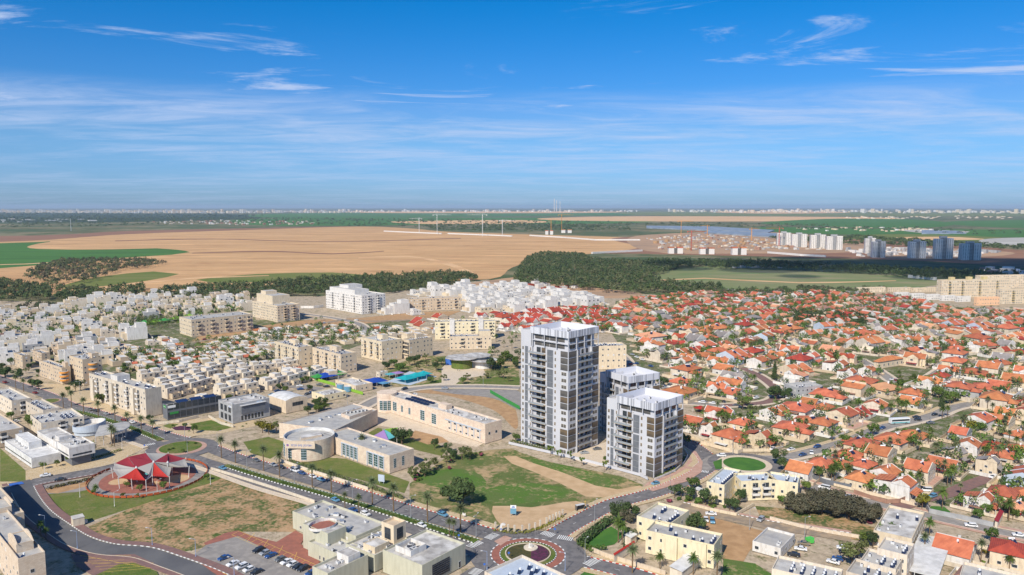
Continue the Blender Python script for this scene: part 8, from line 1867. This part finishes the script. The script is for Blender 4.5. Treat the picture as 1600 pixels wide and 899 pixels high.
for x, y, w in [(71, 831, 'in the shade of the dark street'), (121, 857, 'at the bend of the dark street'), (238, 852, 'on the brick pavement under the waste lot'), (306, 870, 'at the corner of the car park'), (366, 900, 'in the front row of the car park'), (761, 890, 'by the crossing before the municipal building'), (883, 892, 'with a blue sign by the lower crossing')]: lamp(x, y, 'blue', R(180), w)
for i, (x, y) in enumerate([(774, 827), (794, 831), (804, 832), (816, 832), (827, 830), (836, 828), (844, 824), (854, 820), (859, 817), (864, 815), (869, 812), (874, 810), (879, 807)]):
 m = MB(); m.box(-.3, -.3, -.1, .3, .3, 2.7); m.box(-.36, -.36, 2.7, .36, .36, 2.85); o = thing('stone_post', f'pale square garden post, number {["one","two","three","four","five","six","seven","eight","nine","ten","eleven","twelve","thirteen"][i]} from the arch sign', 'post', G(x, y), .5, 'pale posts in the yellow hedge', m.mesh('stone_post', ['palecream']))
hedge('yellow flowering hedge between the pale posts', [(770, 829), (800, 834), (822, 833), (846, 826), (880, 808)], .9, 1.4, 'leafyellow')
hedge('dense dark hedge round the fresh lawn', [(906, 853), (925, 836), (940, 824), (955, 815)], 2.6, 3.4, 'leafdark', dens=60); hedge('green hedge before the lower lawn', [(905, 850), (925, 862), (945, 858)], 1.8, 2.4, 'leaf', dens=40)
hedge('low green hedge along the long median', [(360, 731), (430, 752), (520, 778), (600, 802), (690, 830), (738, 845)], .8, 1.5, 'leaf', dens=16); hedge('low hedge along the avenue median', [(114, 644), (160, 656), (200, 668), (246, 687)], .8, 1.5, 'leaf', dens=14)
hedge('shrubs along the lawn wall of the stone centre', [(452, 722), (500, 738), (560, 756), (600, 770), (630, 780)], 1.6, 2.4, 'leafolive', dens=34); hedge('dark shrubs above the playground lawn', [(128, 722), (150, 716), (175, 708), (190, 703)], .9, 2.0, 'leafolive'); hedge('reddish shrubs beside the playground path', [(75, 764), (100, 758), (125, 753), (142, 749)], .8, 2.6, 'flowerbrown')
hedge('hedge beside the grassy plot of the suburb', [(1240, 526), (1290, 540), (1330, 552)], 1.6, 2.5, 'leaf'); hedge('bright hedge under the hall with arched windows', [(1395, 604), (1420, 598), (1460, 588)], 2.0, 3, 'leaflight')
wallrun('boundary_wall', 'long pale stone wall along the waste lot by the boulevard', 'wall', [(330, 734), (370, 746), (430, 765), (492, 786)], 1.2, .5, 'palecream'); wallrun('boundary_wall', 'cream wall along the lawn of the stone centre', 'wall', [(440, 722), (480, 736), (540, 755), (575, 766)], 1.4, .4, 'palecream')
wallrun('boundary_wall', 'cream wall beside the lower road before the yellow block', 'wall', [(925, 862), (950, 872), (990, 884), (1040, 899)], 1.6, .4, 'cream'); wallrun('boundary_wall', 'long cream wall along the sandy lane under the brown thicket', 'wall', [(1203, 812), (1250, 824), (1300, 834), (1346, 842)], 1.3, .5, 'pavingcream'); wallrun('boundary_wall', 'low cream wall before the crescent trees', 'wall', [(1080, 790), (1110, 798), (1150, 806), (1178, 790)], 1.2, .4, 'cream')
wallrun('garden_wall', 'grey curved wall round the lawn of the white villa', 'wall', [(1450, 786), (1447, 793), (1452, 802), (1470, 806), (1500, 812), (1552, 824)], 2.0, .35, 'greywall'); wallrun('garden_fence', 'brown curved fence before the white villa roofs', 'fence', [(1334, 771), (1360, 780), (1385, 787), (1405, 786), (1421, 779)], 1.8, .2, 'tilebrown')
wallrun('boundary_wall', 'cream curved wall above the oval road', 'wall', [(1080, 684), (1110, 696), (1150, 706), (1200, 706)], 1.6, .4, 'cream'); wallrun('boundary_wall', 'curved white wall at the upper street turn', 'wall', [(1494, 624), (1515, 629), (1540, 624), (1590, 612)], 2.4, .4, 'palecream'); wallrun('garden_fence', 'dark fence along the lower suburb street', 'fence', [(1262, 745), (1290, 756), (1330, 764)], 2.0, .2, 'darkstrip')
wallrun('site_wall', 'green hoarding beside the grey parking lot', 'fence', [(766, 614), (790, 628), (812, 640)], 2.2, .2, 'sailgreen'); wallrun('boundary_wall', 'white curved wall behind the white eight storey block', 'wall', [(470, 482), (490, 482), (505, 480)], 3, 1, 'white'); wallrun('boundary_wall', 'cream wall of the bank forecourt', 'wall', [(326, 652), (345, 663), (365, 668)], 1.4, .4, 'palecream'); wallrun('boundary_wall', 'cream wall in front of the dark glass shops', 'wall', [(242, 664), (280, 660), (310, 652)], 1.4, .4, 'palecream')
lawnfix = sheet('lawn', [(1450, 797), (1455, 791), (1475, 792), (1485, 800), (1480, 806), (1462, 804)], 'grassfresh', z=.07)
def railing(label, pts, m='darkmetal'):
 P = [G(*p) for p in pts]; P = catmull(P, 1.5); c = P[0].copy(); mb = MB()
 for a, b in zip(P, P[1:]): mb.tube(a-c+Vector((0, 0, 1.0)), b-c+Vector((0, 0, 1.0)), .035, 4); mb.tube(a-c+Vector((0, 0, .5)), b-c+Vector((0, 0, .5)), .03, 4); mb.tube(a-c, a-c+Vector((0, 0, 1.05)), .05, 4)
 o = thing('railing', label, 'railing', c, 0, None, mb.mesh('railing', [m])); return o
mat('railgreen', (.04, .16, .11), .6)
railing('dark railing from the arch sign to the double lamp', [(728, 823), (750, 831), (775, 838)]); railing('dark railing curving past the yellow hedge', [(784, 838), (810, 841), (838, 836), (860, 824), (892, 810)]); railing('dark railing round the hedge of the fresh lawn', [(900, 848), (905, 836), (925, 822), (945, 812)]); railing('dark railing by the lower right crossing', [(902, 858), (914, 869), (930, 876)])
railing('green railing along the middle of the long median', [(360, 728), (430, 749), (520, 775), (600, 799), (690, 827), (735, 842)], 'railgreen'); railing('green railing on the avenue median', [(114, 641), (160, 653), (200, 665), (248, 685)], 'railgreen'); railing('dark railing before the municipal right wing', [(730, 853), (740, 862), (745, 874)]); railing('railing above the oval road', [(1090, 702), (1120, 710), (1160, 712), (1200, 708)])
o = thing('bus_stop', 'dark glass bus shelter with a yellow sign on the tan pavement', 'bus stop', G(906, 797), axes(62), None)
m = MB(); m.box(-2, .6, 2.3, 2, -.9, 2.45); m.box(-2, -.9, 2.3, 2, .6, 2.42) ; m.build('roof', ['frame'], o); m = MB(); m.box(-2, .5, 0, 2, .55, 2.3); m.build('glass_panel', ['glassgrey'], o)
for x in (-1.95, 1.9): m = MB(); m.box(x, -.8, 0, x+.06, .5, 2.3); m.build('side_panel', ['glassgrey'], o)
m = MB(); m.box(-1.4, 0, .45, 1.4, .4, .52); m.build('bench', ['darkmetal'], o); m = MB(); m.tube((2.6, 0, 0), (2.6, 0, 2.9), .05, 6); m.box(2.3, -.05, 2.9, 2.9, .05, 3.4); m.build('sign_pole', ['paintyellow'], o)
o = thing('billboard', 'tall blue and white billboard standing on the bare soil', 'billboard', G(802, 806), R(-5), None); m = MB(); m.box(-1.2, -.1, .8, 1.2, .1, 3.1); m.build('lower_panel', ['blueboard' if 'blueboard' in MATS else 'csky'], o); m = MB(); m.box(-1.2, -.1, 3.12, 1.2, .1, 4.4); m.build('upper_panel', ['paintwhite'], o)
m = MB(); m.box(-.7, -.13, 3.4, .7, -.11, 3.7); m.box(-.4, -.13, 3.85, .5, -.11, 4.1); m.build('sign_mark', ['paintblue'], o)
for x in (-1, 1): m = MB(); m.tube((x, 0, -.1), (x, 0, .8), .08, 6); m.build('post', ['metal'], o)
o = thing('arch_sign', 'white hooked arch sign with a blue emblem by the roundabout railing', 'sign', G(784, 831), 0, None); m = MB(); n = 8
m.box(-.7, -.3, 0, .1, .3, 2.2, 0)
for k in range(n):
 a, b = math.pi-math.pi*k/n*.8, math.pi-math.pi*(k+1)/n*.8
 q = [(.55+r_*math.cos(t), 2.2+r_*math.sin(t)) for r_, t in ((1.25, a), (1.25, b), (.45, b), (.45, a))]
 for y in (-.3, .3): m.face([(u, y, v) for u, v in q])
 m.face([(q[0][0], -.3, q[0][1]), (q[1][0], -.3, q[1][1]), (q[1][0], .3, q[1][1]), (q[0][0], .3, q[0][1])]); m.face([(q[3][0], -.3, q[3][1]), (q[2][0], -.3, q[2][1]), (q[2][0], .3, q[2][1]), (q[3][0], .3, q[3][1])])
m.build('panel', ['white'], o); m = MB(); m.box(-.55, -.33, .9, -.05, -.302, 1.5); m.build('emblem', ['paintblue'], o)
for x, y, lab in [(725, 809, 'small white notice board by the median palms'), (800, 770, 'x')][:1]: m = MB(); m.box(-.7, -.06, .9, .7, .06, 2.0, 0); m.tube((0, 0, 0), (0, 0, .9), .05, 5); thing('notice_board', lab, 'sign', G(x, y), R(-20), None, m.mesh('notice_board', ['white']))
m = MB(); m.box(-1.6, -.1, 1.0, 1.6, .1, 4.2); m.tube((-1, 0, 0), (-1, 0, 1), .07, 5); m.tube((1, 0, 0), (1, 0, 1), .07, 5); thing('notice_board', 'pale grey upright board at the lawn hedge of the stone centre', 'sign', G(596, 756), R(-20), None, m.mesh('notice_board', ['bluegrey']))
o = thing('waste_container', 'bright green waste container by the beige car', 'container', G(1265, 848), R(20), None); mat('binngreen', (.10, .55, .10), .5); m = MB(); m.box(-1.3, -.9, .1, 1.3, .9, 1.8); m.build('body', ['binngreen'], o); m = MB(); m.box(-1.35, -.95, 1.8, 1.35, .95, 1.95); m.build('lid', ['binngreen'], o)
o = thing('utility_kiosk', 'small white concrete utility box on the edge of the lawn', 'utility box', G(122, 819), axes(50), None); m = MB(); m.box(-2.0, -2.0, 0, 2.0, 2.0, 3.0); m.build('wall', ['palecream'], o); m = MB(); m.box(-2.1, -2.1, 3.0, 2.1, 2.1, 3.15); m.build('roof', ['roofpale'], o); m = MB(); m.box(2.2, -1, 0, 3.2, 0, 1.2); m.build('cabinet', ['white'], o)
o = thing('fountain_sculpture', 'white stone fountain sculpture on the flower roundabout', 'sculpture', RA+Vector((1.1, 4.6, 0)), 0, None); m = MB(); m.cyl(0, 0, 0, .55, 2.6, 28, 0); m.build('plinth', ['palecream'], o)
for k in range(5): a = k*1.257; m = MB(); m.cyl(.55*math.cos(a), .55*math.sin(a), .55, 1.5+.25*(k % 3), .42, 10, 0, .18); m.build('stone_column', ['white'], o)
for x, y, rz, lab in [(867, 836, 0, 'blue round road sign on the upper crossing island'), (795, 874, 0, 'blue round road sign at the front of the flower roundabout'), (717, 846, 0, 'blue road sign beside the small palms'), (757, 892, 0, 'blue sign at the lower crossing'), (226, 703, 0, 'blue sign board by the civic building corner')]:
 m = MB(); m.tube((0, 0, 0), (0, 0, 2.4), .05, 6, 0); mm = MB(); mm.cyl(0, 0, -.04, .04, .42, 14, 0); o = thing('road_sign', lab, 'road sign', G(x, y), 0, 'blue road signs'); m.build('post', ['metal'], o); q = mm.build('disc', ['paintblue'], o); q.location = (0, -.1, 2.4); q.rotation_euler = (math.pi/2, 0, 0)
for nm, cp, rx, lx, h, wm, lab in [('shed', (960, 868), 1010, 960, 3.0, 'sailred', 'low red roofed shed beside the yellow block'), ('shed', (986, 841), 996, 975, 3.2, 'roofwhite', 'white lean-to roof behind the palms'), ('shed', (1100, 770), 1106, 1084, 3.2, 'roofwhite', 'white shed roof beside the crescent'), ('shed', (1066, 894), 1112, 1045, 3.0, 'roofwhite', 'white corrugated roofs before the yellow block'), ('shed', (1560, 816), 1576, 1553, 2.8, 'saildark', 'dark red canopy by the grey wall')]:
 b_ = Block(nm, lab, 'shed', cp, 40, lx, rx, h=h, at='top', body=False); b_.dx, b_.dy = min(b_.dx, 14), min(b_.dy, 14); m = MB(); m.face([(0, 0, h), (b_.dx, 0, h), (b_.dx, b_.dy, h+.5), (0, b_.dy, h+.5)]); m.box(0, 0, h-.15, b_.dx, .1, h-.003); m.build('roof', [wm], b_.root); m = MB(); m.box(.2, .3, 0, b_.dx-.2, b_.dy-.3, h-.2); m.build('wall', ['palecream'], b_.root)
def person_mesh():
 J = {'pelvis': (0, 0, .95), 'chest': (0, 0, 1.3), 'neck': (0, 0, 1.5), 'head': (0, -.01, 1.62), 'crown': (0, 0, 1.74), 'hipL': (-.1, 0, .9), 'kneeL': (-.11, -.08, .5), 'ankL': (-.11, .02, .08), 'toeL': (-.11, -.15, .04), 'hipR': (.1, 0, .9), 'kneeR': (.11, .03, .5), 'ankR': (.11, .16, .1), 'toeR': (.11, .02, .04),
         'shL': (-.2, 0, 1.42), 'elL': (-.25, .05, 1.13), 'wrL': (-.24, -.06, .88), 'haL': (-.24, -.09, .78), 'shR': (.2, 0, 1.42), 'elR': (.25, .02, 1.13), 'wrR': (.24, -.14, .92), 'haR': (.24, -.2, .84)}
 E = [('pelvis', 'chest'), ('chest', 'neck'), ('neck', 'head'), ('head', 'crown'), ('pelvis', 'hipL'), ('hipL', 'kneeL'), ('kneeL', 'ankL'), ('ankL', 'toeL'), ('pelvis', 'hipR'), ('hipR', 'kneeR'), ('kneeR', 'ankR'), ('ankR', 'toeR'), ('chest', 'shL'), ('shL', 'elL'), ('elL', 'wrL'), ('wrL', 'haL'), ('chest', 'shR'), ('shR', 'elR'), ('elR', 'wrR'), ('wrR', 'haR')]
 Rr = {'pelvis': .15, 'chest': .16, 'neck': .06, 'head': .1, 'crown': .09, 'hipL': .1, 'hipR': .1, 'kneeL': .065, 'kneeR': .065, 'ankL': .045, 'ankR': .045, 'toeL': .04, 'toeR': .04, 'shL': .07, 'shR': .07, 'elL': .045, 'elR': .045, 'wrL': .03, 'wrR': .03, 'haL': .035, 'haR': .035}
 ks = list(J); me = bpy.data.meshes.new('person'); me.from_pydata([J[k] for k in ks], [(ks.index(a), ks.index(b)) for a, b in E], []); o = bpy.data.objects.new('person_tmp', me); COL.objects.link(o); md = o.modifiers.new('skin', 'SKIN')
 for i, k in enumerate(ks): v = me.skin_vertices[0].data[i]; v.radius = (Rr[k], Rr[k]*.8 if k in ('pelvis', 'chest') else Rr[k]); v.use_root = (k == 'pelvis')
 s = o.modifiers.new('sub', 'SUBSURF'); s.levels = 1; dg = bpy.context.evaluated_depsgraph_get(); dg.update(); out = bpy.data.meshes.new_from_object(o.evaluated_get(dg)); bpy.data.objects.remove(o)
 out.materials.clear()
 for m_ in ('skinm', 'shirtm', 'trouserm', 'hairm'): out.materials.append(MATS[m_])
 for p in out.polygons:
  z = p.center.z; p.material_index = 3 if z > 1.68 else 0 if z > 1.5 or (abs(p.center.x) > .2 and z < .9) else 1 if z > .98 else 2; p.use_smooth = True
 return out
mat('skinm', (.55, .33, .22), .6); mat('shirtm', (.10, .14, .28), .8, randc=[(1, 1, 1), (3, .6, .4), (4, 3.6, 2.2), (.4, .5, .5)]); mat('trouserm', (.04, .045, .06), .8); mat('hairm', (.03, .02, .015), .7)
PM = person_mesh()
for x, y, lab in [(919, 794, 'person in dark clothes waiting beside the bus shelter'), (917, 793, 'person standing behind the one at the bus shelter'), (715, 580, 'person walking on the paved court of the disc pavilion'), (718, 580, 'person walking just behind another by the disc pavilion'), (743, 864, 'person on the pavement before the municipal right wing'), (1322, 759, 'person by the dark fence of the suburb street'), (432, 722, 'person in the forecourt of the drum'), (540, 757, 'person walking on the tan pavement of the boulevard')]:
 thing('person', lab, 'person', G(x, y), rnd.uniform(0, 6.28), None, PM)
def cloud(cx_, cy_, rx, ry, alt, label, seed, nb=70):
 off = Vector((-ld.x, -ld.y, 0))/(-ld.z)*alt; r = random.Random(seed); m = MB(); bm = None
 c = Vector((cx_, cy_, 0))+off
 o = obj('cloud', None)
 mb = MB()
 for k in range(nb):
  a = r.uniform(0, 6.28); q = r.random()**.6; x, y = math.cos(a)*q*rx, math.sin(a)*q*ry; s = (1-q*.65)
  n1_, n2_ = 10, 6; R_ = min(rx, ry)*.34*s*r.uniform(.7, 1.2); Rx = R_*r.uniform(1.0, 1.9)
  i = len(mb.v)
  for u in range(n2_+1):
   t = math.pi*u/n2_
   for v in range(n1_): f = 2*math.pi*v/n1_; mb.v.append((x+Rx*math.sin(t)*math.cos(f), y+R_*math.sin(t)*math.sin(f), R_*.4*math.cos(t)))
  for u in range(n2_):
   for v in range(n1_): v2 = (v+1) % n1_; mb.f.append((i+u*n1_+v, i+u*n1_+v2, i+(u+1)*n1_+v2, i+(u+1)*n1_+v)); mb.m.append(0)
 bpy.data.objects.remove(o); o = obj('cloud', mb.mesh('cloud', ['cloudm'], True)); o.location = c+Vector((0, 0, alt)); o['kind'] = 'structure'; o['label'] = label
m_ = mat('cloudm', (.9, .9, .92), 1.0, trans=.45); n_ = m_.node_tree; o_ = n_.nodes['Material Output']; s_ = o_.inputs['Surface'].links[0].from_socket; t_ = _n(n_, 'ShaderNodeBsdfTransparent'); x_ = _n(n_, 'ShaderNodeMixShader'); x_.inputs[0].default_value = .6; n_.links.new(s_, x_.inputs[1]); n_.links.new(t_.outputs[0], x_.inputs[2]); n_.links.new(x_.outputs[0], o_.inputs['Surface'])
SC.cycles.transparent_max_bounces = 24
pc_ = G(1530, 418); cloud(pc_.x, pc_.y, 640, 370, 1500, 'white cumulus cloud shading the right fields', 1)
LM = [('the grassy oval', 1163, 725), ('the corner tower', 1022, 700), ('the tallest tower', 870, 620), ('the hall with arched windows', 1385, 570), ('the coach', 1405, 656), ('the brown thicket', 1300, 795), ('the white villa', 1400, 752), ('the glazed bay villa', 1530, 775), ('the concrete shell house', 1250, 600), ('the teal suburb tent', 1317, 488), ('the dark grove', 1290, 500), ('the peach low building', 1540, 472), ('the far right blocks', 1510, 455),
      ('the blue tarpaulin tent', 1220, 540), ('the disc pavilion', 735, 560), ('the yellowish block', 725, 515), ('the eight storey block', 555, 470), ('the seven storey block', 430, 485), ('the long embankment block', 340, 508), ('the lime school tents', 250, 500), ('the orange balconies', 115, 585), ('the terraced block', 195, 625), ('the dark glass shops', 300, 640), ('the bank', 385, 645), ('the cream hall', 450, 636), ('the kindergarten', 550, 605), ('the drum', 480, 680), ('the school wing', 690, 650),
      ('the fan roof', 155, 690), ('the white cubes', 70, 710), ('the round playground', 232, 746), ('the car park', 420, 870), ('the municipal corner tower', 615, 840), ('the flower roundabout', 825, 866), ('the bus stop', 906, 797), ('the lone meadow tree', 722, 775), ('the crescent', 1180, 760), ('the yellow two storey block', 1060, 840), ('the green container', 1265, 845), ('the white canopy', 1448, 885), ('the purple tent', 622, 585), ('the small roundabout', 76, 627), ('the villa edge clump', 70, 484), ('the pale orchard edge', 100, 470), ('the rear tower', 985, 620), ('the street turn trees', 1476, 630),
      ('the curved street wall', 1540, 624), ('the maroon bend trees', 1215, 615), ('the sandy lane', 1150, 808), ('the picture edge', 1600, 560), ('the new white villas', 820, 470), ('the wood', 1000, 455), ('the field road blocks', 690, 475)]
ORD = ['nearest', 'second', 'third', 'fourth', 'fifth', 'sixth', 'seventh', 'eighth', 'ninth', 'tenth', 'eleventh', 'twelfth', 'thirteenth', 'fourteenth', 'fifteenth', 'sixteenth', 'seventeenth', 'eighteenth', 'nineteenth', 'twentieth']+[f'{n}th' for n in range(21, 200)]
from collections import defaultdict
by = defaultdict(list)
for o in THINGS: by[o['label']].append(o)
SHORT = {'tall date palm': 'date palm', 'green feathery palm': 'feathery palm'}
for lab, L_ in by.items():
 if len(L_) < 2: continue
 base = lab
 for cut in (' in a garden of the red roofed suburb', ' among the red roofed houses', ' at the kerb of a side street'): base = base.replace(cut, '')
 g2 = defaultdict(list)
 for o in L_:
  q = PX(o.location); best = min(LM, key=lambda l: (l[1]-q[0])**2+((l[2]-q[1])*2.2)**2); dx, dy = q[0]-best[1], (q[1]-best[2])*2.2
  rel = ('right of' if dx > 0 else 'left of') if abs(dx) > abs(dy) else ('below' if dy > 0 else 'above'); g2[(best[0], rel)].append((dx*dx+dy*dy, o))
 for (lm, rel), l in g2.items():
  l.sort(key=lambda t: t[0])
  for i, (_, o) in enumerate(l):
   s = f'{base}, {ORD[i]} {rel} {lm}' if len(l) > 1 else f'{base}, {rel} {lm}'
   w = s.split()
   if len(w) > 16:
    s = ' '.join(base.split()[:16-len(s.split())+len(base.split())]) + s[len(base):]
   o['label'] = s
cn = defaultdict(int)
for o in THINGS: cn[o.name.split('.')[0]] += 1
print(dict(cn), len(bpy.data.objects))
